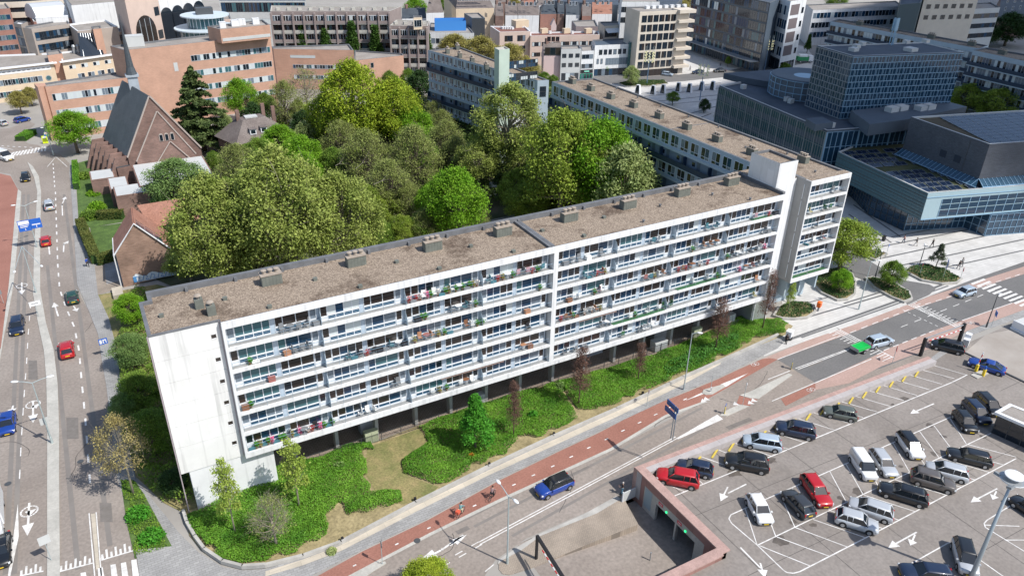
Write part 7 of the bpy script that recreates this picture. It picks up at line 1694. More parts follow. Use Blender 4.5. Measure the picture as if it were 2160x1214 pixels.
# ================================================================= PEOPLE
import bmesh
SKIN=mat('skin',(.48,.29,.21),.6)
def skinned(name,J,E,R0,root,m,parent,sub=1):
    ids=list(dict.fromkeys([k for e in E for k in e]));me=bpy.data.meshes.new(name);bm=bmesh.new();ly=bm.verts.layers.skin.verify();V={}
    for k in ids:v=bm.verts.new(J[k]);r_=R0[k] if k in R0 else .04;v[ly].radius=(r_,r_);v[ly].use_root=(k==root);V[k]=v
    for a,c in E:bm.edges.new((V[a],V[c]))
    bm.to_mesh(me);bm.free();me.materials.append(m);o=put(name,me,parent);s=o.modifiers.new('skin','SKIN');s.use_smooth_shade=True;o.modifiers.new('sub','SUBSURF').levels=sub;o.modifiers[-1].render_levels=sub
    return o
def person(px,yaw,label,top,legs,hair=(.04,.025,.015),pose='walk',fn=G,z=None,carry=None,grp=None,loc=None):
    p=loc or fn(*px);zz=z if z is not None else (deckz(p.x)+.02 if fn is D else .06)
    t=thing('person',label,'person',(p.x,p.y,zz),(0,0,yaw),grp);J={};sw=.26 if pose=='walk' else .04
    hz=.93;J['pel']=(0,0,hz);J['sp']=(0,0,hz+.2);J['ch']=(.0,0,hz+.42);J['nk']=(.01,0,hz+.56);J['hd']=(.03,0,hz+.68);J['ht']=(.02,0,hz+.79);J['ns']=(.12,0,hz+.67)
    if pose=='cycle':hz=.95;lean=.18;J.update(pel=(-.12,0,hz),sp=(-.05,0,hz+.2),ch=(.05,0,hz+.42),nk=(.10,0,hz+.55),hd=(.14,0,hz+.67),ht=(.14,0,hz+.78),ns=(.23,0,hz+.66))
    for s,n in ((1,'l'),(-1,'r')):
        f=s*sw if pose !='cycle' else 0
        if pose=='cycle':
            k=s;J['hp'+n]=(-.12,s*.09,hz-.04);J['kn'+n]=(.26,s*.11,hz-.10+.10*k);J['an'+n]=(.12,s*.10,.42+.13*k);J['to'+n]=(.27,s*.10,.38+.13*k);J['sh'+n]=(.05,s*.18,hz+.44);J['el'+n]=(.22,s*.22,hz+.24);J['wr'+n]=(.42,s*.22,hz+.12)
        else:
            J['hp'+n]=(0,s*.09,hz-.05);J['kn'+n]=(f*.6+.03,s*.10,.50);J['an'+n]=(f*1.05,s*.10,.09+(.06 if f<-.1 else 0));J['to'+n]=(f*1.05+.17,s*.11,.035);J['sh'+n]=(0,s*.18,hz+.45);J['el'+n]=(-f*.5-.02,s*.24,hz+.18)
            J['wr'+n]=(-f*1.0+.08,s*.25,hz-.05)
            if pose=='phone' or pose=='push':J['el'+n]=(.08,s*.24,hz+.2);J['wr'+n]=(.32,s*.16,hz+.24)
        w_=Vector(J['wr'+n]);d=(w_-Vector(J['el'+n])).normalized();sd_=Vector((0,1,0));cu=Vector((d.z,0,-d.x))
        J['pm'+n]=tuple(w_+d*.07)
        for q in range(4):o_=w_+d*.085+sd_*(q-1.5)*.018+Vector((.0,0,0));J['f%d%s'%(q,n)]=tuple(o_+d*(.04 if q not in (1,2) else .048));J['g%d%s'%(q,n)]=tuple(o_+d*(.065 if q not in (1,2) else .078)+cu*.02)
        J['t0'+n]=tuple(w_+d*.03+cu*.03-sd_*s*.02);J['t1'+n]=tuple(w_+d*.065+cu*.05-sd_*s*.025)
    E=[('pel','sp'),('sp','ch'),('ch','nk'),('nk','hd'),('hd','ht'),('hd','ns')];R0=dict(pel=.13,sp=.115,ch=.13,nk=.055,hd=.095,ht=.07,ns=.012)
    for n in 'lr':
        E+=[('pel','hp'+n),('hp'+n,'kn'+n),('kn'+n,'an'+n),('an'+n,'to'+n),('ch','sh'+n),('sh'+n,'el'+n),('el'+n,'wr'+n),('wr'+n,'pm'+n),('wr'+n,'t0'+n),('t0'+n,'t1'+n)]
        for q in range(4):E+=[('pm'+n,'f%d%s'%(q,n)),('f%d%s'%(q,n),'g%d%s'%(q,n))];R0['f%d%s'%(q,n)]=.009;R0['g%d%s'%(q,n)]=.007
        R0.update({'hp'+n:.085,'kn'+n:.058,'an'+n:.04,'to'+n:.032,'sh'+n:.055,'el'+n:.042,'wr'+n:.028,'pm'+n:.03,'t0'+n:.011,'t1'+n:.009})
    bd=skinned('body',J,E,R0,'pel',SKIN,t)
    big={k:v*1.17+.008 for k,v in R0.items()}
    EJ=[('pel','sp'),('sp','ch'),('ch','nk')]+[e for n in 'lr' for e in (('ch','sh'+n),('sh'+n,'el'+n),('el'+n,'wr'+n))];skinned('jacket',J,EJ,dict(big,nk=.06),'pel',mat('cloth_%d%d%d'%tuple(int(c*99) for c in top),top,.9),t)
    ET=[('pel','hp'+n) for n in 'lr']+[e for n in 'lr' for e in (('hp'+n,'kn'+n),('kn'+n,'an'+n))];skinned('trousers',J,ET,dict(big,pel=.125),'pel',mat('cloth_%d%d%d'%tuple(int(c*99) for c in legs),legs,.9),t)
    for n in 'lr':q=Vector(J['an'+n]);e=Vector(J['to'+n]);b=MB();b.tube([q-Vector((.06,0,.03)),q+Vector((.03,0,-.03)),e+Vector((.06,0,0))],[.045,.055,.035],8);b.build('shoe',BLACK,t,smooth=True)
    b=MB();h=Vector(J['hd']);b.lathe([(.10,-.03),(.112,.03),(.10,.09),(.06,.135),(.01,.15)],12,0,(h.x-.025,h.y,h.z));b.build('hair',mat('hair_%d'%int(hair[0]*900),hair,.8),t,smooth=True)
    if carry=='bag':b=MB();b.box(-.24,-.12,-.15,.15,1.05,1.45);b.build('backpack_strap',BLACK,t)
    return t
BLK,DNM,GRY=(.015,.015,.018),(.04,.07,.13),(.2,.2,.2)
person((1312,1042),2.6,'person in a black top and blue trousers standing beside the garage corner looking down',(.03,.02,.02),(.12,.28,.38),(.5,.45,.4),'phone')
person((1905,513),2.2,'person in a pink top walking on the plaza, leftmost of the three',(.45,.25,.22),DNM);person((1931,519),2.0,'person in black with pale trousers walking on the plaza, middle of the three',BLK,(.5,.48,.45));person((1965,522),1.2,'person dressed all in black walking on the plaza, rightmost of the three',BLK,BLK)
person((2021,568),1.0,'person in dark clothes beside the parking sign, the left one of the pair',BLK,GRY);person((2027,562),1.1,'person in dark clothes beside the parking sign, the right one of the pair',GRY,BLK)
person((186,563),1.9,'person in a blue top walking on the pavement by the clipped hedge',(.02,.08,.35),BLK)
person((1657,726),.4,'person in black pushing a white cargo box along the pavement',BLK,BLK,pose='push')
person((1562,143),1.5,'person in red standing near the kiosk, left one',(.5,.03,.04),BLK);person((1590,139),1.5,'person in red standing near the kiosk, right one',(.5,.03,.04),DNM);person((1519,140),.5,'person in dark clothes on the square left of the kiosk',GRY,BLK)
person((1455,150),1.2,'person walking on the square near the beige tower',(.3,.3,.32),BLK)
def bike(px,yaw,label,frame_c,crate=None,loc=None):
    p=G(*px);t=thing('bicycle',label,'bicycle',(p.x,p.y,.04),(0,0,yaw))
    for x in (-.52,.55):
        b=MB();R0=.34;pts=[(x+R0*math.cos(a*math.pi/9),0,.35+R0*math.sin(a*math.pi/9)) for a in range(19)];b.tube(pts,.025,6,0,False);wq=b.build('wheel',TYRE,t)
        b=MB()
        for a in range(6):b.tube([(x,0,.35),(x+R0*math.cos(a*1.05),0,.35+R0*math.sin(a*1.05))],.006,3,0,False)
        b.build('spokes',STEEL,wq)
    b=MB();
    for q in ([(-.52,0,.35),(-.05,0,.32),(.35,0,.78),(-.22,0,.80),(-.05,0,.32)],[(-.52,0,.35),(-.22,0,.80)],[(.55,0,.35),(.38,0,.98)]):b.tube(q,.02,6)
    b.build('frame',mat('bike_%d'%int(frame_c[0]*99),frame_c,.4),t);b=MB();b.tube([(.36,-.24,1.02),(.42,-.1,1.04),(.42,.1,1.04),(.36,.24,1.02)],.016,6);b.build('handlebar',STEEL,t);b=MB();b.box(-.36,-.08,-.08,.08,.88,.95);b.build('saddle',BLACK,t);b=MB();b.tube([(-.22,0,.78),(-.22,0,.9)],.015,5);b.build('seat_post',STEEL,t)
    if crate:
        o=MB();o.box(-.85,-.4,-.2,.2,.8,1.15);k=o.build('delivery_box',mat('box_orange_red',(.6,.10,.05),.6),t) if crate==1 else None
    return p
p=bike((972,1086),.62,'bicycle with an orange red box ridden on the cycle path',(.1,.1,.1),1);person(None,.62,'cyclist in a teal jacket and pale trousers riding ahead of the other cyclist',(.16,.32,.33),(.5,.44,.3),pose='cycle',loc=p,z=.04)
p=bike((1038,1051),.62,'dark bicycle ridden on the cycle path near the lamp',(.02,.02,.02));person(None,.62,'cyclist in a mauve grey jacket and dark trousers near the double street lamp',(.28,.18,.18),BLK,pose='cycle',loc=p,z=.04)
# cargo box pushed by the person
p=G(1663,716);t=thing('cargo_cart','white boxed cargo cart on black wheels on the front pavement','cart',(p.x,p.y,.08),(0,0,.4));b=MB();b.box(-.5,.5,-.4,.4,.55,1.45);b.box(-.55,.55,-.45,.45,1.45,1.5);b.build('box',WHITEP,t);b=MB();b.box(-.95,-.5,-.3,.3,.4,.5);b.tube([(-.9,-.3,.5),(-.95,-.3,1.0),(-.95,.3,1.0),(-.9,.3,.5)],.02,5);b.build('frame',BLACK,t)
for s in (-1,1):b=MB();b.tube([(0,s*.38,.3),(0,s*.44,.3)],.3,14);b.build('wheel',TYRE,t)
for (cx,cy,lab) in ((1470,172,'parked bicycle'),):pass
# ================================================================= STREET FURNITURE
POLEM=mat('pole_paint',(.45,.52,.52),.5,metal=.3);BLUE=mat('sign_blue',(.02,.12,.5),.4);YEL=mat('yellow_paint',(.75,.55,.03),.5);REDP_=mat('sign_red',(.55,.02,.03),.5)
def lamp(base,h,heads,label,grp=None,r0=.09,m=POLEM,z=.05,name='street_lamp',hs=1.0,headpx=None):
    p=G(*base);t=thing(name,label,'street lamp',(p.x,p.y,z),group=grp);b=MB();b.tube([(0,0,0),(0,0,.9),(0,0,1.0),(0,0,h)],[r0*1.5,r0*1.5,r0,r0*.6],10);b.build('pole',m,t,smooth=False)
    if headpx:heads=[tuple((G(x,y,h+.2)-p).to_2d()) for x,y in headpx]
    for (dx,dy) in heads:
        d=Vector((dx,dy,0));L=d.length
        b=MB();b.tube([(0,0,h-.05),(dx*.5,dy*.5,h+.18),(dx*.9,dy*.9,h+.25)],[r0*.6,r0*.45,r0*.4],7);b.build('arm',m,t)
        b=MB();b.lathe([(.02,-.09),(.16,-.06),(.2,0),(.15,.07),(.03,.1)],12);o=b.build('lamp_head',WHITEP,t,smooth=True);o.location=(dx,dy,h+.26);o.scale=(2.0*hs,.95*hs,.9);o.rotation_euler=(0,0,math.atan2(dy,dx))
    return t
lamp((1070,1188),8.8,None,'double headed white street lamp standing by the garage ramp',headpx=((1051,1017),(1088,1058)))
lamp((1442,822),8.8,None,'tall street lamp on the pavement before the right half of the slab',headpx=((1476,703),))
lamp((1811,653),8.5,None,'street lamp on the plaza between the two round beds',headpx=((1855,550),))
lamp((111,935),8.7,None,'double headed lamp of the left road median, nearest the camera','median lamps',headpx=((31,806),(106,795)),hs=1.1)
lamp((77,618),8.2,None,'double headed lamp of the left road median, middle one','median lamps',headpx=((31,574),(88,562)))
lamp((79,522),8.0,None,'double headed lamp of the left road median carrying the blue direction sign','median lamps',headpx=((28,434),(75,426)))
lamp((1846,585),4.6,((.3,.3),),'short dark lamp post on the middle plaza bed',m=DARKG);lamp((1936,570),4.6,((.3,.3),),'short dark lamp post on the far plaza bed',m=DARKG)
lamp((113,328),6.5,((-.8,0),),'thin lamp post at the upper left crossing');lamp((2080,690),5.6,((.3,-.2),),'dark slim post with a blue sign at the right pavement',m=DARKG)
# light trees on the square: a tall mast with many small lamps
def light_tree(base,h,label):
    p=G(*base);t=thing('light_mast',label,'lamp mast',(p.x,p.y,.05),group='lamp masts on the square');b=MB();b.tube([(0,0,0),(0,0,h)],[.16,.08],8);b.build('pole',mat('mast_blue',(.12,.2,.3),.5),t)
    for k in range(8):
        a=k*.785;x,y=1.5*math.cos(a),1.5*math.sin(a);b=MB();b.tube([(0,0,h*.72),(x,y,h*.72+.4),(x,y,h+2.0)],.035,5);o=b.build('arm',POLEM,t);b=MB()
        for q in range(4):b.box(x-.13,x+.13,y-.13,y+.13,h*.72+.9*q,h*.72+.9*q+.45)
        b.build('lamp_head',mat('lamp_cream',(.85,.78,.45),.4),o)
light_tree((1364,180),10.5,'tall mast with cream lamps on the planted island');light_tree((1476,212),10.5,'tall mast with cream lamps beside the row of white blocks');light_tree((1612,150),10.5,'tall mast with cream lamps left of the white tower block')
for i,(x,y) in enumerate(((1345,198),(1377,199),(1398,197),(1430,193),(1453,195),(1479,191),(1502,190))):
    p=G(x,y);t=thing('light_block','white tapering block with a dark glass side on the square, number %s from the left'%['one','two','three','four','five','six','seven'][i],'light block',(p.x,p.y,.05),(0,0,.5),'white tapering blocks');b=MB();b.loft([[(-.7,-.9,0),(.7,-.9,0),(.7,.9,0),(-.7,.9,0)],[(-.4,-.5,2.8),(.5,-.5,2.8),(.5,.5,2.8),(-.4,.5,2.8)]]);b.build('block',WHITEP,t)
    b=MB();b.face([(-.72,-.7,.1),(-.72,.7,.1),(-.44,.4,2.7),(-.44,-.4,2.7)]);b.build('glass_side',GLASS,t)
def pole_sign(base,h,label,plates,r_=.035,m=POLEM,z=.06,cat='road sign',yaw=0.0,fn=G):
    p=fn(*base);t=thing('road_sign',label,cat,(p.x,p.y,z if fn is G else p.z),(0,0,yaw));b=MB();b.tube([(0,0,0),(0,0,h)],r_,7);b.build('pole',m,t)
    for (kind,zc,w_,h_,mm,marks) in plates:
        b=MB()
        if kind=='rect':b.box(-w_/2,w_/2,-.09,-.05,zc-h_/2,zc+h_/2)
        elif kind=='disc':b.lathe([(.01,0),(w_/2,0),(w_/2,.03),(.01,.03)],16);b.v=[(v[0],-.05-v[2],zc+v[1]) for v in b.v]
        elif kind=='tri':b.prism([(-w_/2,-w_*.4),(w_/2,-w_*.4),(0,w_*.45)],0,.03,bot=True);b.v=[(v[0],-.05-v[2],zc+v[1]) for v in b.v]
        o=b.build('plate',mm,t)
        if marks:
            b=MB()
            for (x0,x1,z0,z1,mi) in marks:b.box(x0,x1,-.10,-.092,zc+z0,zc+z1,mi)
            b.build('lettering',[WHITEP,REDP_,BLACK,BLUE],o)
    return t
HS=-.30
# the blue direction sign hangs from the third median lamp but is read on its own
q=G(79,522);t=thing('direction_sign','wide blue direction sign with two white panels on the left median lamp','road sign',(q.x,q.y,3.4),(0,0,.06));b=MB();b.box(-1.9,-.02,-.2,-.12,.1,2.1);b.box(.02,1.7,-.2,-.12,.3,2.1);o=b.build('plate',BLUE,t);b=MB()
b.box(-1.8,-.15,-.22,-.201,1.35,2.0);b.box(-1.6,-.3,-.22,-.201,1.05,1.2);b.box(-1.6,-.5,-.22,-.201,.8,.92);b.box(-.95,-.85,-.22,-.201,.25,.6);b.box(.2,1.5,-.22,-.201,.95,1.15);b.box(.8,.9,-.22,-.201,.45,.9);b.build('lettering',WHITEP,o)
pole_sign((82,668),2.6,'white panel sign with a faint grey line on the left median',[('rect',2.3,1.5,.75,WHITEP,[(-.45,.45,-.03,.03,2)])],yaw=.1)
pole_sign((226,752),2.9,'small blue and white lane sign on the left pavement',[('rect',2.5,1.1,.9,BLUE,[(-.45,-.15,-.3,.3,0),(-.05,.1,-.3,.3,0),(.1,.4,.1,.3,0),(.3,.42,-.3,.1,0)])],yaw=.1)
pole_sign((108,932),2.2,'grey backed square sign at the nearest median lamp',[('rect',3.1,.9,.9,LGREY,None)],yaw=.15);pole_sign((109,1182),3.2,'grey backed square sign alone on the left median',[('rect',2.8,1.0,1.0,LGREY,None)],yaw=.2)
pole_sign((807,1190),3.2,'slim pole with a narrow dark sign on the cycle path island',[('rect',2.8,.35,.9,DARKG,[(-.12,.12,-.3,.3,0)])],yaw=1.2)
pole_sign((1364,857),2.6,'small reddish sign on a thin pole at the front pavement',[('rect',2.4,.5,.5,mat('sign_back',(.25,.2,.2),.6),None)],yaw=.5)
pole_sign((1498,826),2.6,'thin pole with black and white base on the small traffic island',[('rect',.4,.22,.7,WHITEP,[(-.11,.11,-.25,-.1,2),(-.11,.11,.05,.2,2)])]);pole_sign((1566,855),3.6,'thin white topped pole on the larger traffic island',[('rect',3.4,.1,.3,WHITEP,None)])
pole_sign((1527,872),1.2,'yellow bollard with a blue arrow disc at the tip of the traffic island',[('rect',.5,.32,1.0,YEL,None),('disc',1.35,.5,None,BLUE,None)],yaw=.6);pole_sign((1668,778),1.2,'yellow bollard with a grey disc at the end of the long traffic island',[('rect',.5,.32,1.0,YEL,None),('disc',1.4,.6,None,MIDG,None)],yaw=.6)
pole_sign((1882,765),2.6,'red bordered triangular sign by the car park exit',[('tri',2.4,.9,0,REDP_,[(-.14,.14,-.22,0,0)])],yaw=.7)
pole_sign((2024,592),2.4,'small triangular sign at the tip of the far plaza bed',[('tri',2.2,.8,0,REDP_,[(-.12,.12,-.2,0,0)])],yaw=.7);pole_sign((1938,585),2.6,'small white and red disc sign on the far plaza bed',[('disc',2.4,.6,None,REDP_,None)],yaw=.5)
t=pole_sign((1987,591),3.8,'blue parking sign with a white letter P on the far plaza bed',[('rect',3.1,1.25,1.5,BLUE,[(-.05,.09,-.1,.6,0),(.09,.35,.48,.6,0),(.09,.35,.15,.27,0),(.3,.42,.2,.55,0)])],yaw=.6)
pole_sign((1844,548),2.8,'white square sign on the slip road',[('rect',2.5,.7,.7,WHITEP,None)],yaw=.5);pole_sign((1868,542),2.6,'small blue sign beside the white one on the slip road',[('rect',2.3,.5,.4,BLUE,None)],yaw=.4);pole_sign((2090,690),2.8,'small blue sign low on the dark post at the right pavement',[('rect',2.4,.9,.8,BLUE,[(-.25,-.15,-.25,.25,0),(.1,.2,-.25,.25,0)])],yaw=.8)
pole_sign((104,305),3.0,'sign post with red, white and blue plates at the upper left crossing',[('rect',2.8,.9,.5,WHITEP,[(-.3,.3,-.05,.1,1)]),('rect',2.3,1.2,.35,BLUE,None)]);pole_sign((97,303),.6,'bright yellow advertising board at the upper left crossing',[('rect',1.0,1.2,1.9,mat('board_yellow',(.72,.85,.02),.5),[(-.35,.35,.3,.75,0)])],cat='board')
pole_sign((8,640),2.4,'small dark sign on the left cycle path',[('rect',2.0,.4,.7,MIDG,None)])
# blue two panel sign near the parapet
p0,p1=G(1399,908,4.0),G(1421,930,4.0);M,L=frame(p0,p1);t=thing('direction_sign','blue two panel direction sign seen from above by the parapet','road sign',(p1.x,p1.y,0));b=MB();b.box(0,L,-.05,.05,3.9,4.55,0,M);b.box(0,L,-.25,-.15,3.1,3.75,0,M);b.build('plate',mat('sign_deep_blue',(.01,.07,.25),.4),t,True)
b=MB();
for k in (.72,.9):b.tube([M @ Vector((L*k,0,0)),M @ Vector((L*k,0,4.6))],.06,7)
b.build('pole',MIDG,t,True)
# height barrier at the ramp
t=thing('height_barrier','black height barrier portal with a hanging red and white bar over the ramp','barrier',tuple(G(1131,1178)[:2])+(0,));a=G(1131,1178);e=G(1205,1290);d=(G(1190,1225,3.1)-G(1133,1134,3.1)).normalized()
b=MB();b.tube([a,a+Vector((0,0,3.2))],.16,4);e=a+d*8.5;b.tube([e-Vector((0,0,0)),e+Vector((0,0,3.2))],.16,4);b.build('post',BLACK,t,True);b=MB();b.tube([a+Vector((0,0,3.15)),e+Vector((0,0,3.15))],.2,4);b.build('beam',BLACK,t,True);b=MB();side=Vector((-d.y,d.x,0))*(-.0)
for i in range(12):b.tube([a+d*(1.2+.45*i)+Vector((0,0,2.4)),a+d*(1.2+.45*(i+1))+Vector((0,0,2.4))],.06,6,i%2)
b.build('warning_bar',[REDP_,WHITEP],t,True)
# entry portal with raised bar, ticket posts
a,e=G(1941,750),G(2021,723);t=thing('height_barrier','black portal with a red and white bar at the car park exit','barrier',(a.x,a.y,0));b=MB();b.box(a.x-.2,a.x+.2,a.y-.2,a.y+.2,0,3.0);b.build('post',BLACK,t,True);b=MB();b.box(e.x-.2,e.x+.2,e.y-.2,e.y+.2,0,3.4);b.build('post',BLACK,t,True);b=MB();b.tube([(a.x,a.y,2.95),(e.x,e.y,3.2)],.09,6);b.build('beam',MIDG,t,True)
b=MB();
for i in range(14):u0,u1=Vector((a.x,a.y,2.3)).lerp(Vector((e.x,e.y,2.4)),.12+.06*i),Vector((a.x,a.y,2.3)).lerp(Vector((e.x,e.y,2.4)),.12+.06*(i+1));b.tube([u0,u1],.06,6,i%2)
b.build('warning_bar',[REDP_,WHITEP],t,True)
p=G(2036,727);t=thing('control_cabinet','white stepped control cabinet beside the exit portal','cabinet',(p.x,p.y,.05),(0,0,.4));b=MB();b.box(-.8,.8,-.4,.4,0,1.2);b.box(0,.8,-.4,.4,1.2,1.7);b.build('housing',WHITEP,t);b=MB();b.box(-.82,-.8,-.38,.38,.1,1.1);b.build('door',LGREY,t)
for i,(x,y) in enumerate(((2058,783),(2073,793))):
    p=G(x,y);t=thing('ticket_post',['yellow ticket post with a red and white striped arm by the blue saloon','short yellow post with a blue top by the blue saloon'][i],'ticket post',(p.x,p.y,.05));b=MB();b.box(-.16,.16,-.16,.16,0,1.1);b.build('post',YEL,t);b=MB()
    if i==0:
        for k in range(5):b.tube([(.05*k,0,1.1+.4*k),(.05*k+.05,0,1.5+.4*k)],.07,6,k%2)
    else:b.box(-.1,.1,-.1,.1,1.1,1.6,2)
    b.build('arm',[WHITEP,REDP_,BLUE],t)
p=G(2066,790);t=struct((lambda b_:(b_.box(p.x-1.3,p.x+1.3,p.y-.5,p.y+.5,0,.14),b_.build('kerb_island',CONC))[1])(MB()))
kb=MB()
for a_,c_ in (((2030,742),(2062,757)),((2110,782),(2240,845))):M,L=frame(G(*a_),G(*c_));kb.box(0,L,-.12,.12,0,.18,0,M)
M,L=frame(G(2062,757),G(2110,782));kb.box(0,L,-.12,.12,0,.179,0,M);struct(kb.build('kerb',DARKG))
sheet('forecourt',[(2036,742),(2112,780),(2300,868),(2400,700),(2160,690),(2080,705)],.028,mat('forecourt',(.30,.265,.23),.9,col2=(.38,.345,.31),scale=.2,coord='World'))
q=[G(2132,692),G(2300,775),G(2300,740),G(2140,670)];t=thing('stair_guard','white metal guard wall with a mesh top at the right edge','guard wall',(q[0].x,q[0].y,0));b=MB();M,L=frame(q[0],q[1]);b.box(0,L,-.08,.08,.3,1.5,0,M);b.box(0,L,-.3,.1,0,.3,0,M);b.build('panel',WHITEP,t,True);b=MB();b.box(0,L,.08,3.0,1.3,1.36,0,M);b.build('mesh_top',LGREY,t,True)
# ticket pavilion
zr=deckz(G(2098,868,4).x)+3.1;q=[G(2098,868,zr),G(2130,850,zr),G(2330,930,zr),G(2300,955,zr)];zf=deckz(q[0].x)
t=thing('ticket_pavilion','flat roofed dark glass stair pavilion of the car park at the right edge','pavilion',(q[0].x,q[0].y,0));pl_=[(v.x,v.y) for v in q]
A_=inset(pl_,.0);b=MB();b.prism([(v[0],v[1]) for v in pl_][::-1],zr-.35,zr,top=False,bot=True);b.build('roof_edge',WHITEP,t,True);ii=inset(pl_,.45);b=MB()
for i in range(4):j=(i+1)%4;b.face([(*pl_[i],zr),(*pl_[j],zr),(ii[j].x,ii[j].y,zr),(ii[i].x,ii[i].y,zr)])
b.build('roof_trim',WHITEP,t,True);b=MB();b.face([(v.x,v.y,zr-.05) for v in ii]);b.build('roof',ROOFF,t,True);wi=inset(pl_,.35);b=MB();b.prism([(v.x,v.y) for v in wi],0,zr-.3,top=False);g_=b.build('window',GLASS,t,True)
b=MB()
for i in range(4):
    a_,c_=wi[i],wi[(i+1)%4];n_=max(2,int((c_-a_).length/1.4))
    for k in range(n_):v=a_.lerp(c_,k/n_);b.box(v.x-.05,v.x+.05,v.y-.05,v.y+.05,0,zr-.3)
b.build('mullion',DARKG,g_,True)
# tall floodlight mast
base=D(2046,1222);t=thing('floodlight_mast','tall tapered steel mast with a round white lamp platform in the car park','light mast',(base.x,base.y,deckz(base.x)+.02));Hm=12.6;b=MB();b.tube([(0,0,0),(0,0,1.2),(0,0,Hm)],[.26,.22,.11],14);b.build('pole',mat('mast_steel',(.38,.43,.46),.4,metal=.5),t,smooth=True)
b=MB();b.lathe([(.7,0),(.78,.06),(.78,.14),(.5,.2),(.02,.22)],20);o=b.build('platform',WHITEP,t);o.location=(0,0,Hm+.3)
b=MB();
for a in range(4):b.tube([(0,0,Hm),(1.1*math.cos(a*1.57+.4),1.1*math.sin(a*1.57+.4),Hm)],.04,6)
b.lathe([(1.08,0),(1.12,.04),(1.08,.08)],18,0,(0,0,Hm-.05));b.build('arm_ring',STEEL,t)
for a in range(4):
    b=MB();b.box(-.3,.3,-.22,.22,-.1,.12);b.box(-.28,.28,-.2,.2,-.13,-.1,1);o=b.build('floodlight',[MIDG,HL],t);o.location=(1.15*math.cos(a*1.57+.4),1.15*math.sin(a*1.57+.4),Hm-.1);o.rotation_euler=(.3,0,a*1.57)
# post by the garage corner, railing panel
a,c=G(1313,1058),G(1339,1046);t=thing('guard_panel','white and grey guard panel at the top of the garage ramp','barrier',(a.x,a.y,.05));M,L=frame(a,c);b=MB();b.box(0,L,-.06,.06,0,1.3,0,M);b.build('panel',LGREY,t,True);b=MB();b.box(-.08,0,-.08,.08,0,1.45,0,M);b.build('post',WHITEP,t,True)
p=G(1404,1135);t=thing('ticket_post','slim dark post with a pale top in the garage mouth','post',(40.2,41.0,-.75));b=MB();b.tube([(0,0,0),(0,0,1.1)],.07,8);b.build('post',STEEL,t)
# orange post box and small bins on the plaza
p=G(1725,656);t=thing('letter_box','bright orange box on a grey post on the plaza','post box',(p.x,p.y,.06),(0,0,.4));b=MB();b.box(-.12,.12,-.12,.12,0,.8);b.build('post',MIDG,t);b=MB();b.box(-.42,.42,-.3,.3,.8,1.6);b.lathe([(.4,1.6),(.3,1.68),(.02,1.72)],10);b.build('box',mat('orange_box',(.75,.13,.01),.5),t)
p=G(1712,655);o=MB().box(-.25,.25,-.2,.2,0,.8).build('litter_bin',DARKG);o.location=(p.x,p.y,.3);tag(o,'small dark litter bin in the round plaza bed','litter bin')
p=G(1863,508);o=MB().box(-.25,.25,-.25,.25,0,1.1).build('litter_bin',BLACK);o.location=(p.x,p.y,.05);tag(o,'dark square bin at the slip road edge of the plaza','litter bin')
p=G(1978,92);
for i,(x,y) in enumerate(((1005,862),(1245,806),(1560,648))):pass
# small dark drain posts on the kerb
for i,(x,y) in enumerate(((723,1142),(1032,984),(1168,920),(876,1058),(1355,834))):
    p=G(x,y);o=MB().box(-.12,.12,-.12,.12,0,.55).build('bollard',BLACK);o.location=(p.x,p.y,.1);tag(o,'low black bollard on the planting bed kerb, number %s from the left'%{723:'one',876:'two',1032:'three',1168:'four',1355:'five'}[x],'bollard','black bollards along the bed')
# fence and cabinets below the slab
ft=thing('fence','thin dark metal fence in sections between the planting bed and the undercroft','fence',(45,70.2,0));FM=mat('fence_metal',(.05,.055,.06),.5)
for i in range(27):
    x0=12.6+2.5*i;y=70.35;b=MB();b.box(x0-.035,x0+.035,y-.035,y+.035,0,1.35);b.build('post',FM,ft,True);b=MB();b.box(x0+.035,x0+2.465,y-.015,y+.015,1.22,1.27);b.box(x0+.035,x0+2.465,y-.015,y+.015,.12,.17)
    for k in range(16):b.box(x0+.12+.148*k,x0+.14+.148*k,y-.01,y+.01,.17,1.22)
    b.build('fence_panel',FM,ft,True)
for i,(x,y,m_,s,lab) in enumerate(((21.5,70.9,mat('cabinet_green',(.42,.45,.30),.7),(1.6,.7,1.5),'pale green utility cabinet behind the fence'),(36.6,71.6,LGREY,(1.3,.8,1.4),'grey utility cabinet behind the fence near the vivid tree'),(65.2,71.0,LGREY,(2.2,1.2,1.5),'pale concrete box behind the fence right of the middle pier'),(72.2,70.9,mat('cabinet_green',(0,0,0)),(1.5,.6,1.7),'pale green cabinet behind the fence in the right half'),(79.4,71.5,LGREY,(1.2,.9,1.9),'grey blue cabinet at the right end of the fence'))):
    t=thing('utility_cabinet',lab,'cabinet',(x,y,.03));b=MB();b.box(-s[0]/2,s[0]/2,-s[1]/2,s[1]/2,0,s[2]);b.box(-s[0]/2-.04,s[0]/2+.04,-s[1]/2-.04,s[1]/2+.04,s[2],s[2]+.05);b.build('housing',m_,t)
    b=MB();b.box(-.015,.015,-s[1]/2-.01,-s[1]/2,.1,s[2]-.1);b.build('door_gap',BLACK,t)
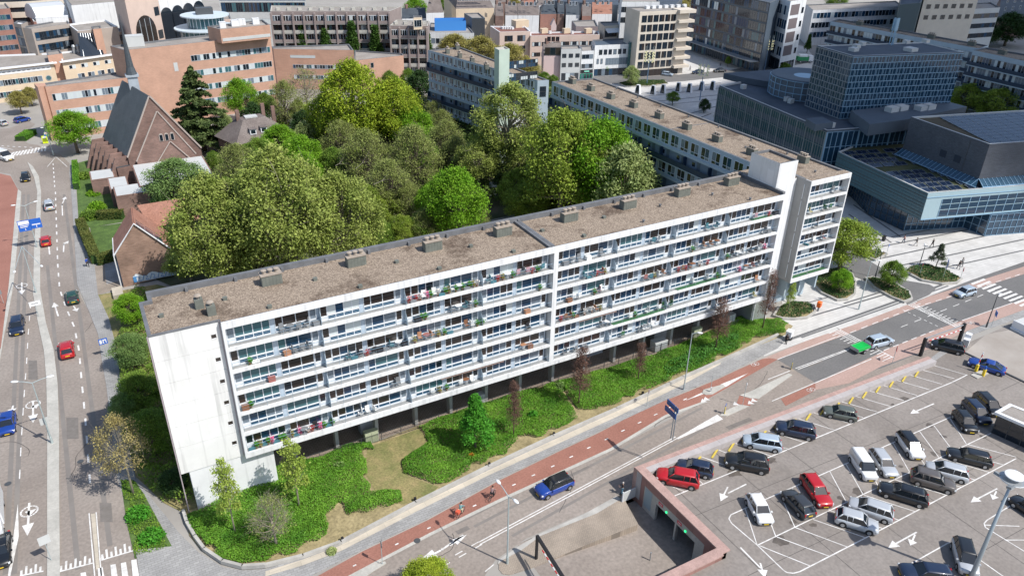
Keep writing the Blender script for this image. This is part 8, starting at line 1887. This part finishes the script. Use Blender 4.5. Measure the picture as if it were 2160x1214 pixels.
# ================================================================= THINGS ON THE BALCONIES
def chair_mesh(c,lounge=False):
    b=MB();z=.42
    b.box(-.24,.24,-.24,.24,z,z+.05);b.box(-.24,.24,.2,.26,z+.05,z+.62) if not lounge else b.box(-.26,.26,.22,.5,z+.02,z+.5)
    for sx in (-1,1):
        for sy in (-1,1):b.tube([(sx*.22,sy*.22,0),(sx*.22,sy*.22,z)],.02,4,1)
        b.tube([(sx*.26,-.22,z+.2),(sx*.26,.24,z+.24)],.02,4,1)
    return b.mesh('garden_chair',[c,STEEL])
BC={n:mat('balcony_'+n,c,.7) for n,c in dict(white=(.78,.78,.76),grey=(.2,.21,.22),black=(.02,.02,.025),brown=(.22,.1,.05),orange=(.40,.2,.11),teal=(.05,.17,.21),pink=(.45,.27,.30),red=(.33,.12,.10),yellow=(.5,.44,.18),green=(.04,.13,.05)).items()}
BMESH={}
def bitem(kind,c):
    if (kind,c) in BMESH:return BMESH[(kind,c)]
    r=np.random.default_rng(len(BMESH)+3)
    if kind=='chair':me=chair_mesh(BC[c])
    elif kind=='table':
        b=MB();b.lathe([(.38,.68),(.4,.7),(.4,.72),(.02,.73)],12);b.tube([(0,0,0),(0,0,.69)],.03,5,1);b.box(-.2,.2,-.2,.2,0,.03,1);me=b.mesh('garden_table',[BC[c],STEEL])
    elif kind=='planter':b=MB();b.box(-.38,.38,-.13,.13,0,.26);me=b.mesh('planter',BC[c])
    elif kind=='box':b=MB();b.box(-.35,.35,-.25,.25,0,.45);b.box(-.37,.37,-.27,.27,.45,.5);me=b.mesh('storage_box',BC[c])
    elif kind=='parasol':b=MB();b.tube([(0,0,0),(0,0,1.0),(0,0,1.1),(0,0,1.95)],[.03,.03,.13,.03],8);me=b.mesh('folded_parasol',BC[c])
    elif kind=='mat':b=MB();b.box(-1.9,1.9,-.3,.3,.0,.03);me=b.mesh('turf_mat',BC[c])
    elif kind=='pot':
        b=MB();b.lathe([(.1,0),(.16,.28),(.17,.3),(.02,.27)],9);me=b.mesh('flower_pot',BC['brown'])
        n=90;d=r.normal(size=(n,3))*np.array([.13,.12,.17])+np.array([0,0,.48]);pm=mesh_np('plant',quads(d,.13,r,.3),n,dict(green=L_VIV,yellow=L_YEL,pink=mat('petal_pink',(.6,.12,.25),.7,island=.3),red=mat('petal_red',(.5,.05,.05),.7,island=.3),white=mat('petal_white',(.75,.7,.65),.7,island=.2))[c])
        me=(me,pm)
    BMESH[(kind,c)]=me;return me
FL=['lowest','second','third','fourth','fifth','top']
NM=dict(chair=('garden_chair','garden chair','chair'),table=('garden_table','round garden table','table'),planter=('planter','flower trough','planter'),box=('storage_box','storage box','box'),parasol=('folded_parasol','folded parasol','parasol'),mat=('turf_mat','turf mat','mat'),pot=('plant_pot','potted plant','potted plant'))
items=[]
def BX(px,py):d=ray(px,py);t=68.35/d.y;return d.x*t,CAMZ+d.z*t
def put_item(kind,c,px,py,yaw=None,bl='slab'):
    x,z=BX(px,py)
    k=min(range(6),key=lambda i:abs(F[i]+.35-z));items.append([kind,c,x,k,yaw])
def cluster(px0,py0,px1,py1,spec):
    n=len(spec)
    for i,sp in enumerate(spec):
        k,c=sp.split('.');t_=(i+.5)/n;put_item(k,c,px0+(px1-px0)*t_,py0+(py1-py0)*t_)
cluster(588,700,655,680,'chair.grey table.grey chair.grey chair.grey'.split());cluster(598,748,662,730,'box.orange chair.grey chair.grey chair.grey'.split());cluster(520,760,545,755,'pot.green planter.white'.split());cluster(568,798,578,796,['box.red'])
cluster(512,858,535,850,'box.brown pot.green'.split())
cluster(528,944,705,890,'planter.teal pot.green pot.yellow planter.teal pot.green pot.pink planter.teal pot.green pot.green chair.grey pot.yellow planter.teal pot.pink table.grey pot.white pot.red chair.black pot.pink pot.green planter.teal pot.green'.split())
cluster(665,692,672,690,['box.grey']);cluster(860,636,1010,596,'pot.red planter.grey pot.red pot.white chair.white pot.pink pot.green chair.white pot.white planter.teal pot.green pot.yellow chair.white pot.green table.white pot.green planter.grey pot.green pot.yellow pot.white'.split())
cluster(1025,600,1148,570,'chair.teal planter.teal pot.red pot.yellow table.white pot.green chair.pink chair.grey chair.pink pot.red pot.green chair.teal'.split());cluster(878,675,902,665,'box.black pot.green pot.green'.split())
cluster(950,655,1010,640,'chair.grey table.white chair.teal chair.grey pot.green'.split());cluster(728,755,860,712,'chair.teal planter.teal chair.black pot.red chair.black box.black planter.grey chair.teal table.white box.black'.split())
cluster(868,715,955,690,'pot.yellow chair.orange table.red chair.orange pot.yellow pot.green planter.teal'.split());cluster(980,690,1022,670,'chair.brown chair.white pot.green pot.green'.split());cluster(1105,655,1118,650,['box.orange']);cluster(1135,618,1142,615,['pot.green'])
cluster(826,808,846,802,'chair.grey chair.grey'.split());cluster(752,870,800,855,'chair.white chair.white chair.white'.split());cluster(905,830,950,815,'chair.white pot.yellow pot.green'.split());cluster(966,810,1002,800,'chair.white table.brown chair.white'.split())
cluster(1098,735,1125,726,'table.orange box.brown'.split());cluster(1108,698,1122,690,['chair.black']);cluster(1186,553,1230,540,'box.grey table.grey chair.grey'.split());cluster(1238,546,1245,542,['box.white']);cluster(1265,536,1275,532,['chair.grey'])
cluster(1230,588,1280,570,'chair.teal planter.teal chair.teal pot.red chair.red pot.yellow'.split());cluster(1195,630,1225,622,'box.brown chair.white chair.white'.split());cluster(1250,620,1275,605,'pot.green chair.pink chair.white'.split())
cluster(1180,672,1270,645,'pot.red chair.brown chair.brown pot.green planter.brown chair.black pot.white table.grey pot.white chair.orange pot.yellow'.split());cluster(1262,695,1285,688,'chair.grey table.white'.split());cluster(1310,672,1420,640,'mat.green chair.white pot.green mat.green chair.white mat.green chair.white chair.green chair.green'.split())
cluster(1308,710,1318,705,['chair.green']);cluster(1345,700,1382,688,'chair.grey chair.white chair.white parasol.white chair.white'.split());cluster(1180,742,1245,725,'chair.grey chair.grey box.grey'.split());cluster(1355,598,1405,585,'chair.red chair.teal pot.yellow chair.white chair.orange'.split())
cluster(1430,570,1462,560,'chair.brown chair.brown'.split());cluster(1370,512,1400,505,'chair.teal chair.white'.split());cluster(1480,525,1520,512,'chair.orange chair.orange table.brown'.split());cluster(1425,570,1500,548,'pot.red pot.red table.brown pot.white pot.red'.split())
cluster(1530,540,1620,515,'pot.green chair.black table.white chair.white chair.black chair.black chair.white pot.pink'.split());cluster(1485,490,1515,480,'chair.teal chair.teal'.split());cluster(1585,460,1645,440,'chair.pink mat.green pot.red box.black'.split());cluster(1440,612,1530,585,'mat.green chair.white mat.green chair.white mat.green chair.white'.split())
cluster(1550,585,1620,565,'pot.pink table.brown chair.red chair.grey chair.grey'.split());cluster(1590,600,1600,596,['chair.orange']);cluster(1585,630,1595,625,['chair.yellow']);cluster(1455,530,1475,525,'pot.green chair.grey'.split());cluster(1605,492,1625,486,'chair.grey box.grey'.split());cluster(1505,600,1515,597,'pot.green'.split())
cnt={};seen={}
items.sort(key=lambda q:(q[3],q[2]))
for kind,c,x,k,yaw in items:
    if not (7.6<x<81.4) or abs(x-44.7)<.7:continue
    key=(kind,c,k);cnt[key]=cnt.get(key,0)+1
tot=dict(cnt);cnt={};r=random.Random(8)
for kind,c,x,k,yaw in items:
    if not (7.6<x<81.4) or abs(x-44.7)<.7:continue
    key=(kind,c,k);cnt[key]=cnt.get(key,0)+1
    nm,txt,cat=NM[kind];flat=min(7,max(0,int((x-7.3)/9.28) if x<44.5 else 4+int((x-44.6)/9.28)))
    adj={'pot':{'green':'leafy','yellow':'yellow leaved','pink':'pink flowering','red':'red flowering','white':'white flowering'}}.get(kind,{}).get(c,c)
    o_='' if tot[key]==1 else ', %s such from left'%(ORD[cnt[key]-1] if cnt[key]<=14 else 'last')
    lab='%s %s, %s level, flat %d from gable%s'%(adj,txt,FL[k] if k in (0,5) else FL[k]+' balcony',flat+1,o_)
    me=bitem(kind,c);y=68.35+r.uniform(-.08,.1);rz=r.choice((0,math.pi,1.57,-1.57))+r.uniform(-.3,.3) if kind=='chair' else r.uniform(-.1,.1)
    if isinstance(me,tuple):
        t=thing(nm,lab,cat,(x,y,F[k]),(0,0,rz),'things on the balconies');put('pot',me[0],t);put('plant',me[1],t)
    else:o=put(nm,me,None,(x,y,F[k]+(.002*(int(x)%3) if kind=='mat' else 0)),(0,0,rz if kind !='mat' else 0));tag(o,lab,cat,'things on the balconies')
# items on the end balconies of the wing
for i,(x,k,kind,c,w_) in enumerate(((95.5,5,'chair','grey','grey garden chair on the top end balcony of the wing'),(91.2,4,'chair','yellow','yellow garden chair on the fifth end balcony of the wing'),(94.2,4,'chair','green','green garden chair on the fifth end balcony of the wing, left of its partner'),(95.2,4,'chair','green','green garden chair on the fifth end balcony of the wing, right of its partner'),(93.0,3,'chair','black','black garden chair on the fourth end balcony of the wing'),(91.8,2,'planter','teal','teal flower trough on the third end balcony of the wing'),(93.6,2,'chair','white','white garden chair on the third end balcony of the wing'),(95.6,2,'chair','red','red garden chair on the third end balcony of the wing'))):
    o=put(NM[kind][0],bitem(kind,c),None,(x,70.4,F[k]),(0,0,i));tag(o,w_,NM[kind][2],'things on the end balconies')
for k in (0,):
    for x in (91.6,95.6):o=put('turf_mat',bitem('mat','green'),None,(x,70.45,F[k]),(0,0,0));tag(o,'long green turf mat on the lowest end balcony of the wing, %s half'%('left' if x<93 else 'right'),'mat','things on the end balconies')
# awnings
for (x0,x1,k,lab) in ((29.6,38.0,0,'partly opened striped awning over the lowest balcony near the vivid tree'),(48.8,54.6,1,'partly opened striped awning over the second balcony level in the right half')):
    b=MB();n=14
    for i in range(n):a_,c_=x0+(x1-x0)*i/n,x0+(x1-x0)*(i+1)/n;b.face([(a_,68.75,F[k]+2.2),(c_,68.75,F[k]+2.2),(c_,68.1,F[k]+2.0),(a_,68.1,F[k]+2.0)],i%2)
    b.box(x0,x1,68.07,68.12,F[k]+1.93,F[k]+2.03,1);o=b.build('awning',[mat('awning_cream',(.70,.64,.58),.8),mat('awning_red',(.50,.33,.27),.8)]);tag(o,lab,'awning')
